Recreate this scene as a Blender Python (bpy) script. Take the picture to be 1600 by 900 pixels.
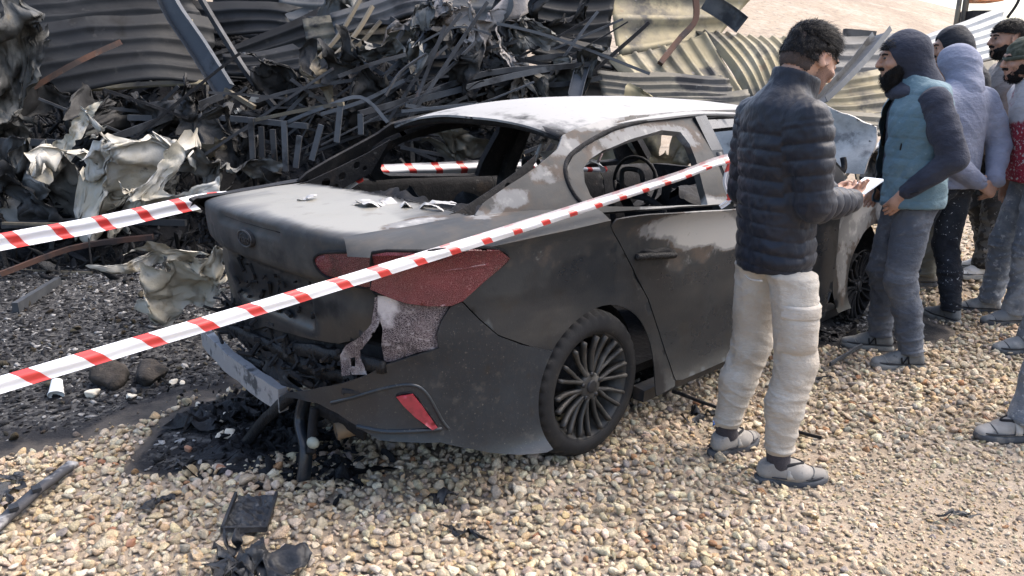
import bpy, bmesh, math, random
import numpy as np
from mathutils import Vector, Matrix, Euler
from mathutils.geometry import delaunay_2d_cdt
from mathutils import noise as mnoise
for o in list(bpy.data.objects): bpy.data.objects.remove(o, do_unlink=True)
SC = bpy.context.scene
COL = SC.collection
R = math.radians
PI = math.pi
# ------------------------------------------------------------------ camera, sky, sun, exposure
F, H, PT = 1203.0, 1.577, R(15.23)          # focal length in photo pixels (1600 wide), eye height, pitch
cam = bpy.data.cameras.new('camera'); cam.sensor_width = 36.0; cam.lens = F/1600*36
cam.clip_end = 3000; cam.clip_start = 0.05
camo = bpy.data.objects.new('camera', cam); COL.objects.link(camo)
camo.location = (0, 0, H); camo.rotation_euler = (PI/2-PT, 0, 0)
SC.camera = camo
SUN_EL, SUN_AZ = R(56), R(72)               # azimuth clockwise from +Y (the viewing direction) to +X
W = bpy.data.worlds.new('World'); SC.world = W; W.use_nodes = True
wn = W.node_tree.nodes; wl = W.node_tree.links
bg = wn['Background']; sky = wn.new('ShaderNodeTexSky'); sky.sky_type = 'NISHITA'; sky.sun_disc = False
sky.sun_elevation = SUN_EL; sky.sun_rotation = SUN_AZ; sky.dust_density = 4.5; sky.air_density = 1.0; sky.ozone_density = 1.0
wl.new(sky.outputs[0], bg.inputs[0]); bg.inputs[1].default_value = 0.15
sl = bpy.data.lights.new('sun', 'SUN'); sl.energy = 0.85; sl.angle = R(55); sl.color = (1, 0.955, 0.88)
so = bpy.data.objects.new('sun', sl); COL.objects.link(so)
sd = Vector((math.sin(SUN_AZ)*math.cos(SUN_EL), math.cos(SUN_AZ)*math.cos(SUN_EL), math.sin(SUN_EL)))
so.rotation_euler = sd.to_track_quat('Z', 'Y').to_euler(); so.location = (0, 0, 30)
SC.view_settings.view_transform = 'Standard'; SC.view_settings.look = 'None'
SC.view_settings.gamma = 1.0; SC.view_settings.use_curve_mapping = False
SC.view_settings.exposure = 1.72
SC.render.engine = 'CYCLES'

# ------------------------------------------------------------------ pixel -> point helpers (photo pixels, 1600x900)
_c, _s = math.cos(PT), math.sin(PT)
def ray(px, py):
    a = (px-800)/F; b = (450-py)/F
    return np.array([a, _c+b*_s, -_s+b*_c])
O3 = np.array([0, 0, H])
def G(px, py, z=0.0):
    r = ray(px, py); return O3+r*((z-H)/r[2])
def D(px, py, y):
    r = ray(px, py); return O3+r*(y/r[1])

# ------------------------------------------------------------------ mesh helpers
def tag(o, label=None, cat=None, group=None, kind=None):
    if label: o['label'] = label
    if cat: o['category'] = cat
    if group: o['group'] = group
    if kind: o['kind'] = kind
    return o
def empty(name, loc=(0, 0, 0), rz=0, parent=None):
    o = bpy.data.objects.new(name, None); COL.objects.link(o); o.location = loc; o.rotation_euler = (0, 0, rz)
    o.empty_display_size = 0.1
    if parent: o.parent = parent
    return o
def mk(name, V, Fc, mat, parent=None, smooth=True, attrs=None, loc=None, mats=None, fmat=None):
    me = bpy.data.meshes.new(name)
    V = np.asarray(V, float)
    if isinstance(Fc, np.ndarray):
        n, k = Fc.shape
        me.vertices.add(len(V)); me.vertices.foreach_set('co', V.astype(np.float32).ravel())
        me.loops.add(n*k); me.loops.foreach_set('vertex_index', Fc.astype(np.int32).ravel())
        me.polygons.add(n); me.polygons.foreach_set('loop_start', np.arange(0, n*k, k, dtype=np.int32))
        me.update(calc_edges=True); me.validate()
    else:
        me.from_pydata([tuple(v) for v in V], [], [tuple(f) for f in Fc]); me.update()
    if smooth: me.polygons.foreach_set('use_smooth', np.ones(len(me.polygons), bool))
    if attrs:
        for k, a in attrs.items():
            at = me.attributes.new(k, 'FLOAT', 'POINT'); at.data.foreach_set('value', np.asarray(a, np.float32))
    o = bpy.data.objects.new(name, me); COL.objects.link(o)
    for m in (mats or [mat]): me.materials.append(m)
    if fmat is not None: me.polygons.foreach_set('material_index', np.asarray(fmat, np.int32))
    if parent: o.parent = parent
    if loc is not None: o.location = loc
    return o
class MB:
    """collects simple solids, build() links them as one mesh object"""
    def __init__(s): s.v = []; s.f = []
    def add(s, V, Fc):
        b = len(s.v); s.v += [tuple(v) for v in V]; s.f += [tuple(b+i for i in f) for f in Fc]; return s
    def box(s, c, d, M=None):
        c = np.array(c, float); d = np.array(d, float)/2
        P = np.array([[x, y, z] for x in (-1, 1) for y in (-1, 1) for z in (-1, 1)])*d
        if M is not None: P = P @ np.array(M).T
        return s.add(P+c, [(0, 1, 3, 2), (4, 6, 7, 5), (0, 4, 5, 1), (2, 3, 7, 6), (0, 2, 6, 4), (1, 5, 7, 3)])
    def tube(s, pts, r, n=8, caps=True, sx=1.0, up=None):
        V, Fc = tube(pts, r, n, caps, sx, up); return s.add(V, Fc)
    def build(s, name, mat, parent=None, smooth=False, **k): return mk(name, s.v, s.f, mat, parent, smooth, **k)
def frames(P, up=None):
    P = np.asarray(P, float); T = np.gradient(P, axis=0) if len(P) > 2 else np.repeat([P[-1]-P[0]], len(P), 0)
    T /= np.linalg.norm(T, axis=1)[:, None]+1e-9
    u = np.array(up if up is not None else ((0, 0, 1) if abs(T[0][2]) < .85 else (1, 0, 0)), float)
    A = []
    for t in T:
        a = u-t*(u@t); n = np.linalg.norm(a)
        a = a/n if n > 1e-6 else A[-1]
        A.append(a)
        if up is None: u = a
    A = np.array(A); B = np.cross(T, A)
    return T, A, B
def sweep(pts, prof, caps=True, up=None, scale=None):
    """sweep a closed 2D profile (list of (a,b)) along pts"""
    P = np.asarray(pts, float); T, A, B = frames(P, up); prof = np.asarray(prof, float); n = len(prof)
    sc = np.ones(len(P)) if scale is None else np.asarray(scale)
    V = (P[:, None, :]+sc[:, None, None]*(prof[None, :, 0, None]*A[:, None, :]+prof[None, :, 1, None]*B[:, None, :])).reshape(-1, 3)
    Fc = []
    for i in range(len(P)-1):
        for j in range(n):
            k = (j+1) % n; Fc.append((i*n+j, i*n+k, (i+1)*n+k, (i+1)*n+j))
    if caps: Fc.append(tuple(range(n))[::-1]); Fc.append(tuple((len(P)-1)*n+j for j in range(n)))
    return V, Fc
def tube(pts, r, n=8, caps=True, sx=1.0, up=None):
    a = np.arange(n)/n*2*PI
    prof = np.stack([np.cos(a), np.sin(a)*sx], 1)
    r = np.atleast_1d(np.asarray(r, float)); r = np.repeat(r, len(pts)) if len(r) == 1 else r
    return sweep(pts, prof, caps, up, r)
def cr(pts, n=8, closed=False):
    """Catmull-Rom through pts, n samples per span"""
    P = np.asarray(pts, float); m = len(P); out = []
    rng = m if closed else m-1
    for i in range(rng):
        if closed: p0, p1, p2, p3 = P[(i-1) % m], P[i], P[(i+1) % m], P[(i+2) % m]
        else: p0, p1, p2, p3 = P[max(i-1, 0)], P[i], P[i+1], P[min(i+2, m-1)]
        for t in np.arange(n)/n:
            out.append(.5*((2*p1)+(-p0+p2)*t+(2*p0-5*p1+4*p2-p3)*t*t+(-p0+3*p1-3*p2+p3)*t**3))
    if not closed: out.append(P[-1])
    return np.array(out)
def sm(a, b, x):
    t = np.clip((np.asarray(x, float)-a)/(b-a), 0, 1); return t*t*(3-2*t)
def lerpf(xs, ys):
    xs = np.array(xs, float); ys = np.array(ys, float)
    return lambda x: np.interp(x, xs, ys)
def smoothf(xs, ys, n=12):
    c = cr(np.stack([xs, ys], 1), n); o = np.argsort(c[:, 0], kind='stable'); return lambda x: np.interp(x, c[o, 0], c[o, 1])
class Noise:
    """cheap vectorised value-like noise: sums of warped sinusoids"""
    def __init__(s, seed, n=10):
        g = np.random.default_rng(seed); d = g.normal(size=(n, 3)); d /= np.linalg.norm(d, axis=1)[:, None]
        s.d = d*g.uniform(.6, 1.5, (n, 1)); s.p = g.uniform(0, 6.28, n); s.n = n
    def __call__(s, P, freq=1.0):
        P = np.asarray(P, float); q = P*freq
        q = q+.35*np.stack([np.sin(q[..., 1]*1.7+1), np.sin(q[..., 2]*1.3+2), np.sin(q[..., 0]*1.9)], -1)
        return np.sin(q @ s.d.T*2.2+s.p).sum(-1)/math.sqrt(s.n)*1.1
    def fbm(s, P, freq=1.0, oc=4, gain=.5):
        a = 0; g = 1
        for i in range(oc): a = a+g*s(np.asarray(P)+i*7.3, freq*2**i); g *= gain
        return a
    def ridge(s, P, freq=1.0, oc=3):
        a = 0; g = 1
        for i in range(oc): a = a+g*(1-np.abs(s(np.asarray(P)+i*3.1, freq*2**i))*1.2); g *= .5
        return a

# ------------------------------------------------------------------ materials
def mat(name, base, rough=.8, metal=0.0, layers=(), bumps=(), spec=.3, coord='Object', rnd=True, vary=.0, sheen=0.0):
    """layers: dict(col, scale, lo, hi, [attr], [gain], [stretch], [rough], [metal], [kind])"""
    m = bpy.data.materials.new(name); m.use_nodes = True; nt = m.node_tree; N = nt.nodes; L = nt.links
    b = N['Principled BSDF']; b.inputs['Specular IOR Level'].default_value = spec
    b.inputs['Roughness'].default_value = rough; b.inputs['Metallic'].default_value = metal
    if sheen: b.inputs['Sheen Weight'].default_value = sheen; b.inputs['Sheen Roughness'].default_value = .6
    tc = N.new('ShaderNodeTexCoord'); vec = tc.outputs[coord]
    if rnd:
        oi = N.new('ShaderNodeObjectInfo'); mu = N.new('ShaderNodeMath'); mu.operation = 'MULTIPLY'; mu.inputs[1].default_value = 23.7
        L.new(oi.outputs['Random'], mu.inputs[0]); ad = N.new('ShaderNodeVectorMath'); ad.operation = 'ADD'
        L.new(vec, ad.inputs[0]); L.new(mu.outputs[0], ad.inputs[1]); vec = ad.outputs[0]
    def noise(scale, detail=5, stretch=None, kind='noise', dist=0.0):
        v = vec
        if stretch:
            mp = N.new('ShaderNodeMapping'); mp.inputs['Scale'].default_value = stretch; L.new(v, mp.inputs[0]); v = mp.outputs[0]
        if kind == 'voronoi':
            t = N.new('ShaderNodeTexVoronoi'); t.inputs['Scale'].default_value = scale; L.new(v, t.inputs['Vector']); return t.outputs['Distance']
        if kind == 'cells':
            t = N.new('ShaderNodeTexVoronoi'); t.feature = 'DISTANCE_TO_EDGE'; t.inputs['Scale'].default_value = scale; L.new(v, t.inputs['Vector']); return t.outputs['Distance']
        if kind == 'wave':
            t = N.new('ShaderNodeTexWave'); t.inputs['Scale'].default_value = scale; t.inputs['Distortion'].default_value = 4; t.inputs['Detail'].default_value = 3; L.new(v, t.inputs['Vector']); return t.outputs['Fac']
        t = N.new('ShaderNodeTexNoise'); t.inputs['Scale'].default_value = scale; t.inputs['Detail'].default_value = detail
        t.inputs['Roughness'].default_value = .62; t.inputs['Distortion'].default_value = dist; L.new(v, t.inputs['Vector']); return t.outputs['Fac']
    def ramp(fac, lo, hi):
        r = N.new('ShaderNodeMapRange'); r.interpolation_type = 'SMOOTHSTEP'
        r.inputs['From Min'].default_value = lo; r.inputs['From Max'].default_value = hi; L.new(fac, r.inputs['Value']); return r.outputs[0]
    rgb = N.new('ShaderNodeRGB'); rgb.outputs[0].default_value = (*base, 1); col = rgb.outputs[0]
    if vary:
        hs = N.new('ShaderNodeHueSaturation'); mr = N.new('ShaderNodeMapRange'); oi2 = N.new('ShaderNodeObjectInfo')
        mr.inputs['To Min'].default_value = 1-vary; mr.inputs['To Max'].default_value = 1+vary
        L.new(oi2.outputs['Random'], mr.inputs[0]); L.new(mr.outputs[0], hs.inputs['Value']); L.new(col, hs.inputs['Color']); col = hs.outputs[0]
    rg = None; mt = None
    for l in layers:
        f = noise(l.get('scale', 5), l.get('detail', 5), l.get('stretch'), l.get('kind', 'noise'), l.get('dist', 0))
        if l.get('attr'):
            at = N.new('ShaderNodeAttribute'); at.attribute_name = l['attr']
            a = N.new('ShaderNodeMath'); a.operation = 'MULTIPLY_ADD'; a.inputs[1].default_value = l.get('gain', 1.0)
            L.new(at.outputs['Fac'], a.inputs[0]); L.new(f, a.inputs[2]); f = a.outputs[0]
        f = ramp(f, l['lo'], l['hi'])
        if l.get('amt', 1) != 1:
            a = N.new('ShaderNodeMath'); a.operation = 'MULTIPLY'; a.inputs[1].default_value = l['amt']; L.new(f, a.inputs[0]); f = a.outputs[0]
        mx = N.new('ShaderNodeMix'); mx.data_type = 'RGBA'; L.new(f, mx.inputs[0]); L.new(col, mx.inputs[6]); mx.inputs[7].default_value = (*l['col'], 1); col = mx.outputs[2]
        if 'rough' in l:
            mx = N.new('ShaderNodeMix'); L.new(f, mx.inputs[0])
            if rg is None: mx.inputs[2].default_value = rough
            else: L.new(rg, mx.inputs[2])
            mx.inputs[3].default_value = l['rough']; rg = mx.outputs[0]
        if 'metal' in l:
            mx = N.new('ShaderNodeMix'); L.new(f, mx.inputs[0])
            if mt is None: mx.inputs[2].default_value = metal
            else: L.new(mt, mx.inputs[2])
            mx.inputs[3].default_value = l['metal']; mt = mx.outputs[0]
    L.new(col, b.inputs['Base Color'])
    if rg is not None: L.new(rg, b.inputs['Roughness'])
    if mt is not None: L.new(mt, b.inputs['Metallic'])
    prev = None
    for q in bumps:
        sc, st, ds = q[:3]; f = noise(sc, q[4] if len(q) > 4 else 5, q[3] if len(q) > 3 else None, q[5] if len(q) > 5 else 'noise')
        bn = N.new('ShaderNodeBump'); bn.inputs['Strength'].default_value = st; bn.inputs['Distance'].default_value = ds
        L.new(f, bn.inputs['Height'])
        if prev is not None: L.new(prev, bn.inputs['Normal'])
        prev = bn.outputs[0]
    if prev is not None: L.new(prev, b.inputs['Normal'])
    return m
# ================================================================== GROUND
NG = Noise(3); rng = np.random.default_rng(11)
CARX, CARY, CARH = -.264, 3.667, R(43.2)
def gz(x, y):
    x = np.asarray(x, float); y = np.asarray(y, float)
    z = .15*sm(2.55, 3.3, x)*sm(4.9, 6.0, y)
    z = z+.05*sm(5.0, 7.5, y)*sm(-1.2, -2.5, x)
    z = z+(.012*NG(np.stack([x, y, x*0], -1), 1.3)+.006*NG(np.stack([x, y, x*0+5], -1), 4.0))*sm(30, 8, y)
    # the slope behind: rises from the yard to a long crest that falls away to the right
    hill = 9.5*sm(13, 60, y)*(1-.62*sm(8, 38, x*45/np.maximum(y, 12)))
    return z+hill
def soot(x, y):
    """1 inside the burnt ground and the shade painted under the car, 0 on clean gravel"""
    P = np.stack([x, y, x*0], -1)
    n = NG.fbm(P, 1.7, 4)*.16
    dx, dy = x-CARX, y-CARY
    cx = dx*math.cos(CARH)+dy*math.sin(CARH); cy = -dx*math.sin(CARH)+dy*math.cos(CARH)
    e = (y-3.62)-.95*(x+1.50)          # left of a diagonal line
    left = sm(-.30, .55, e+n*1.3)*sm(-.2, -1.0, x-.15*y+n)
    back = sm(5.6, 6.6, y+n*2)*sm(3.4, 2.2, x+n)
    under = sm(.70, .40, np.abs(cy)+n*.5)*sm(-.60, -.25, cx+n)*sm(4.6, 3.9, cx+n)*.97  # shade beneath the car, painted in as darkened ground
    beh = sm(.30, .0, np.hypot((cx+1.0)/.55, (cy-.30)/.85)-.45+n)
    fr = sm(.4, .1, np.hypot((cx-2.75)/.9, (cy+.7)/.65)-.45+n)
    return np.clip(np.maximum.reduce([left, back, under*.9, beh, fr]), 0, 1)
def axis(a, b, fine, growth, lim):
    o = list(np.arange(a, b, fine)); st = fine; x = o[-1]
    while x < lim: st *= growth; x += st; o.append(x)
    st = fine; x = o[0]; pre = []
    while x > -lim: st *= growth; x -= st; pre.append(x)
    return np.array(pre[::-1]+o)
gx = axis(-5, 5, .07, 1.16, 400); gy = axis(1.2, 8, .07, 1.12, 420); gy = gy[gy > -60]
X, Y = np.meshgrid(gx, gy); Zg = gz(X, Y)
V = np.stack([X, Y, Zg], -1).reshape(-1, 3); nx = len(gx)
i, j = np.meshgrid(np.arange(len(gy)-1), np.arange(nx-1), indexing='ij'); a = (i*nx+j).ravel()
Fg = np.stack([a, a+1, a+nx+1, a+nx], 1)
S0 = soot(X, Y).ravel(); S0[(V[:, 1] > 13)] = 0
comp = (sm(.3, 1.6, V[:, 0]-.45*(2.9-V[:, 1])*0-.55)*sm(3.4, 2.4, V[:, 1]))
m_ground = mat('ground_dirt', (0.286, 0.228, 0.166), .95, layers=[
    dict(col=(0.361, 0.301, 0.235), scale=3, lo=.4, hi=.65), dict(col=(0.210, 0.172, 0.138), scale=14, lo=.52, hi=.7), dict(col=(0.227, 0.176, 0.129), scale=.22, lo=.45, hi=.62, detail=8, amt=.7), dict(col=(0.378, 0.327, 0.267), scale=.6, lo=.52, hi=.66, detail=8, amt=.7), dict(col=(0.185, 0.150, 0.120), scale=2.2, lo=.58, hi=.7, detail=8, amt=.5),
    dict(col=(0.395, 0.331, 0.258), scale=70, lo=.52, hi=.7, amt=.7), dict(col=(0.168, 0.142, 0.120), scale=110, lo=.57, hi=.68, amt=.6),
    dict(col=(.075, .066, .058), scale=5, lo=.50, hi=.85, attr='soot', gain=.8), dict(col=(.018, .018, .020), scale=6, lo=.85, hi=1.2, attr='soot', gain=.8),
    dict(col=(.085, .083, .08), scale=26, lo=1.16, hi=1.42, attr='soot', gain=.75)],
    bumps=[(60, .8, .012), (14, .5, .02), (200, .5, .004)], spec=.2, rnd=False)
g = mk('ground', V, Fg, m_ground, attrs={'soot': S0}); tag(g, kind='structure')

# stones: variants in a collection that is not linked to the scene, scattered as one mass of gravel
def ico(sub):
    bm = bmesh.new(); bmesh.ops.create_icosphere(bm, subdivisions=sub, radius=1)
    v = np.array([x.co[:] for x in bm.verts]); f = np.array([[q.index for q in p.verts] for p in bm.faces]); bm.free(); return v, f
def stone_shape(seed, sub=2, flat=.62):
    g = np.random.default_rng(seed); v, f = ico(sub)
    for k in range(13):                     # chop with random planes: angular crushed stone
        d = g.normal(size=3); d /= np.linalg.norm(d); h = g.uniform(.42, .74)
        e = np.clip(v @ d-h, 0, None); v = v-e[:, None]*d*.98
    v = v*np.array([g.uniform(.85, 1.25), g.uniform(.65, .95), flat*g.uniform(.8, 1.2)])
    v += .045*Noise(seed)(v, 5)[:, None]*v
    return v, f
def attr_color_mat(name, rough=.9, bump=(90, .5, .006)):
    m = bpy.data.materials.new(name); m.use_nodes = True; N = m.node_tree.nodes; L = m.node_tree.links; b = N['Principled BSDF']
    at = N.new('ShaderNodeAttribute'); at.attribute_type = 'INSTANCER'; at.attribute_name = 'tint'
    tc = N.new('ShaderNodeTexCoord'); t = N.new('ShaderNodeTexNoise'); t.inputs['Scale'].default_value = 2.2; t.inputs['Detail'].default_value = 6; L.new(tc.outputs['Object'], t.inputs['Vector'])
    mr = N.new('ShaderNodeMapRange'); mr.inputs[1].default_value = .3; mr.inputs[2].default_value = .7; mr.inputs[3].default_value = .68; mr.inputs[4].default_value = 1.18; L.new(t.outputs['Fac'], mr.inputs[0])
    vm = N.new('ShaderNodeVectorMath'); vm.operation = 'SCALE'; L.new(at.outputs['Color'], vm.inputs[0]); L.new(mr.outputs[0], vm.inputs['Scale'])
    L.new(vm.outputs[0], b.inputs['Base Color']); b.inputs['Roughness'].default_value = rough; b.inputs['Specular IOR Level'].default_value = .25
    t2 = N.new('ShaderNodeTexNoise'); t2.inputs['Scale'].default_value = 7; t2.inputs['Detail'].default_value = 4; L.new(tc.outputs['Object'], t2.inputs['Vector'])
    bn = N.new('ShaderNodeBump'); bn.inputs['Strength'].default_value = .5; bn.inputs['Distance'].default_value = .12; L.new(t2.outputs['Fac'], bn.inputs['Height']); L.new(bn.outputs[0], b.inputs['Normal'])
    return m
m_stone = attr_color_mat('gravel_stone')
def variants(name, shapes, m):
    c = bpy.data.collections.new(name)
    for v, f in shapes:
        o = mk(name+'_piece', v, f, m, smooth=False); COL.objects.unlink(o); c.objects.link(o)
    return c
def scatter(name, P, rot, scl, tint, idx, coll, label, cat):
    me = bpy.data.meshes.new(name); me.vertices.add(len(P)); me.vertices.foreach_set('co', np.asarray(P, np.float32).ravel())
    for k, a, t in (('rot', rot, 'FLOAT_VECTOR'), ('scl', scl, 'FLOAT_VECTOR')):
        at = me.attributes.new(k, t, 'POINT'); at.data.foreach_set('vector', np.asarray(a, np.float32).ravel())
    at = me.attributes.new('tint', 'FLOAT_COLOR', 'POINT'); at.data.foreach_set('color', np.concatenate([tint, np.ones((len(P), 1))], 1).astype(np.float32).ravel())
    at = me.attributes.new('pick', 'INT', 'POINT'); at.data.foreach_set('value', np.asarray(idx, np.int32))
    o = bpy.data.objects.new(name, me); COL.objects.link(o)
    ng = bpy.data.node_groups.new(name, 'GeometryNodeTree')
    ng.interface.new_socket('Geometry', in_out='INPUT', socket_type='NodeSocketGeometry'); ng.interface.new_socket('Geometry', in_out='OUTPUT', socket_type='NodeSocketGeometry')
    N = ng.nodes; L = ng.links; gi = N.new('NodeGroupInput'); go = N.new('NodeGroupOutput'); ip = N.new('GeometryNodeInstanceOnPoints')
    ci = N.new('GeometryNodeCollectionInfo'); ci.inputs['Collection'].default_value = coll; ci.inputs['Separate Children'].default_value = True; ci.inputs['Reset Children'].default_value = True
    def na(n, t):
        x = N.new('GeometryNodeInputNamedAttribute'); x.data_type = t; x.inputs['Name'].default_value = n; return x.outputs['Attribute']
    L.new(gi.outputs[0], ip.inputs['Points']); L.new(ci.outputs[0], ip.inputs['Instance']); ip.inputs['Pick Instance'].default_value = True
    L.new(na('pick', 'INT'), ip.inputs['Instance Index']); L.new(na('rot', 'FLOAT_VECTOR'), ip.inputs['Rotation']); L.new(na('scl', 'FLOAT_VECTOR'), ip.inputs['Scale'])
    L.new(ip.outputs[0], go.inputs[0])
    md = o.modifiers.new('scatter', 'NODES'); md.node_group = ng
    tag(o, label, cat, kind='stuff'); return o
c_stone = variants('gravel', [stone_shape(100+k) for k in range(14)], m_stone)
def jitter(x0, x1, y0, y1, sp):
    x = np.arange(x0, x1, sp); y = np.arange(y0, y1, sp); X, Y = np.meshgrid(x, y)
    X = X+(np.arange(len(y)) % 2)[:, None]*sp*.5
    return (X+rng.uniform(-.5, .5, X.shape)*sp).ravel(), (Y+rng.uniform(-.5, .5, Y.shape)*sp).ravel()
def stone_tint(n):
    pal = np.array([[.58, .48, .345], [.54, .42, .28], [.48, .39, .28], [.64, .55, .42], [.42, .34, .25], [.38, .33, .275], [.52, .38, .225], [.34, .19, .105], [.27, .235, .20]])
    w = np.array([22, 20, 16, 12, 10, 7, 8, 1.6, 4.5]); k = rng.choice(len(pal), n, p=w/w.sum())
    return np.clip(pal[k]*np.array([1.09, 1.09, 1.08])*rng.uniform(.8, 1.15, (n, 1))*rng.uniform(.95, 1.05, (n, 3)), 0, 1)
PX, PY, PS = [], [], []
for y0, y1, sp, s0, s1 in ((1.3, 3.0, .029, .0125, .031), (3.0, 5.2, .033, .014, .032), (5.2, 8.5, .045, .016, .036)):
    w = .74*y1+1.7; x, y = jitter(-w, w, y0, y1, sp)
    k = np.abs(x) < .72*y+1.5; x, y = x[k], y[k]
    s = s0+(s1-s0)*rng.random(len(x))**1.8
    PX.append(x); PY.append(y); PS.append(s)
PX, PY, PS = map(np.concatenate, (PX, PY, PS))
big = rng.random(len(PX)) < .035; PS[big] *= 1.35
so_ = soot(PX, PY)
worn = np.maximum(sm(.15, 1.3, PX-.35-.35*(2.6-PY))*sm(3.6, 2.3, PY), sm(3.6, 4.6, PX)*.7)          # trodden lower right: finer stone pressed into dirt
keep = (rng.random(len(PX)) > sm(.15, .5, so_)*.97)&(rng.random(len(PX)) > worn*.35)
PX, PY, PS, so_, worn = (q[keep] for q in (PX, PY, PS, so_, worn))
PS = PS*(1-.38*worn)
tn = stone_tint(len(PX)); tn = tn*(1-.9*sm(.25, .75, so_))[:, None]
tn = tn*(1-.12*worn)[:, None]
PZ = gz(PX, PY)+PS*(.35-.5*worn)+rng.uniform(-.4, .5, len(PX))*PS*.6
rot = np.stack([rng.normal(0, .6, len(PX)), rng.normal(0, .45, len(PX)), rng.uniform(0, 6.28, len(PX))], 1)
scatter('gravel', np.stack([PX, PY, PZ], 1), rot, PS[:, None]*rng.uniform(.8, 1.2, (len(PX), 3)), tn, rng.integers(0, 14, len(PX)), c_stone,
        'loose pale beige crushed stone covering the yard', 'gravel')
# finer chips between the stones
x, y = jitter(-4.2, 4.6, 1.5, 4.6, .0205); k = np.abs(x) < .72*y+1.1; x, y = x[k], y[k]
wo = sm(.15, 1.3, x-.35-.35*(2.6-y))*sm(3.6, 2.3, y); so2 = soot(x, y); k = (rng.random(len(x)) < .28+.6*wo)&(rng.random(len(x)) > sm(.2, .6, so2)*.97); x, y, wo, so2 = x[k], y[k], wo[k], so2[k]
s = .0045+.0085*rng.random(len(x))**1.6; tn = stone_tint(len(x))*(1-.85*sm(.2, .7, so2))[:, None]*.92
scatter('gravel_chips', np.stack([x, y, gz(x, y)+s*.25+.006*(1-wo)], 1), np.stack([rng.normal(0, .4, len(x)), rng.normal(0, .4, len(x)), rng.uniform(0, 6.3, len(x))], 1), s[:, None]*rng.uniform(.8, 1.25, (len(x), 3)), tn, rng.integers(0, 14, len(x)), c_stone, 'fine stone chips pressed into the trodden yard', 'gravel')
# ash and charred crumbs over the burnt ground
def shard_shape(seed):
    g = np.random.default_rng(seed); v, f = ico(1); v = v*np.array([g.uniform(.9, 1.9), g.uniform(.4, .9), g.uniform(.12, .4)])+g.normal(0, .12, v.shape); return v, f
c_sh = variants('ash_debris', [shard_shape(300+k) for k in range(10)], m_stone)
x, y = jitter(-8, 2.5, 2.2, 8.5, .027); k = (np.abs(x) < .72*y+1.4)&(rng.random(len(x)) < sm(.72, 1.0, soot(x, y))*.85); x, y = x[k], y[k]
s = .005+.017*rng.random(len(x))**3
cl = NG.fbm(np.stack([x, y, x*0+9], -1), 1.4, 3)
tn = np.where(rng.random(len(x))[:, None] < (.16+.44*sm(-.1, .9, cl))[:, None], np.array([[.21, .205, .20]])*rng.uniform(.4, 1.8, (len(x), 1)), np.array([[.012, .012, .0135]])*rng.uniform(.5, 2.2, (len(x), 1)))
scatter('ash_debris', np.stack([x, y, gz(x, y)+s*.2], 1), np.stack([rng.normal(0, .4, len(x)), rng.normal(0, .4, len(x)), rng.uniform(0, 6.3, len(x))], 1),
        np.repeat(s[:, None], 3, 1), tn, rng.integers(0, 10, len(x)), c_sh, 'black and grey ash crumbs over the burnt ground', 'ash')
# ================================================================== BURNT CAR
car = empty('burnt_car', (CARX, CARY, 0), CARH)
tag(car, 'burnt-out dark grey sedan with white ash on its roof and no glass', 'car')
_ch, _sh = math.cos(CARH), math.sin(CARH)
def proj_car(P):
    P = np.asarray(P, float); x = CARX+P[..., 0]*_ch-P[..., 1]*_sh; y = CARY+P[..., 0]*_sh+P[..., 1]*_ch; z = P[..., 2]-H
    d = y*_c-z*_s; u = y*_s+z*_c
    return np.stack([800+F*x/d, 450-F*u/d], -1)
def pix_on(fn, u0, u1, v0, v1, pts):
    """photo pixels -> (u,v) on the car surface fn"""
    out = []
    for px, py in pts:
        a0, a1, b0, b1 = u0, u1, v0, v1
        for it in range(4):
            U, Vv = np.meshgrid(np.linspace(a0, a1, 70), np.linspace(b0, b1, 70)); q = proj_car(fn(np.stack([U, Vv], -1).reshape(-1, 2)))
            k = np.argmin(((q-np.array([px, py]))**2).sum(1)); uu, vv = U.ravel()[k], Vv.ravel()[k]
            du, dv = (a1-a0)*.06, (b1-b0)*.06; a0, a1, b0, b1 = uu-du, uu+du, vv-dv, vv+dv
        out.append((uu, vv))
    return out
def inpoly(P, poly):
    poly = np.asarray(poly); x, y = P[:, 0], P[:, 1]; ins = np.zeros(len(P), bool); n = len(poly)
    for i in range(n):
        x1, y1 = poly[i]; x2, y2 = poly[(i+1) % n]
        c = ((y1 > y) != (y2 > y))&(x < (x2-x1)*(y-y1)/((y2-y1) if abs(y2-y1) > 1e-12 else 1e-12)+x1); ins ^= c
    return ins
def resample(poly, sp):
    P = np.asarray(poly, float); out = []
    for i in range(len(P)):
        a, b = P[i], P[(i+1) % len(P)]; n = max(1, int(round(np.linalg.norm(b-a)/sp)))
        for k in range(n): out.append(a+(b-a)*k/n)
    return np.array(out)
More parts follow.
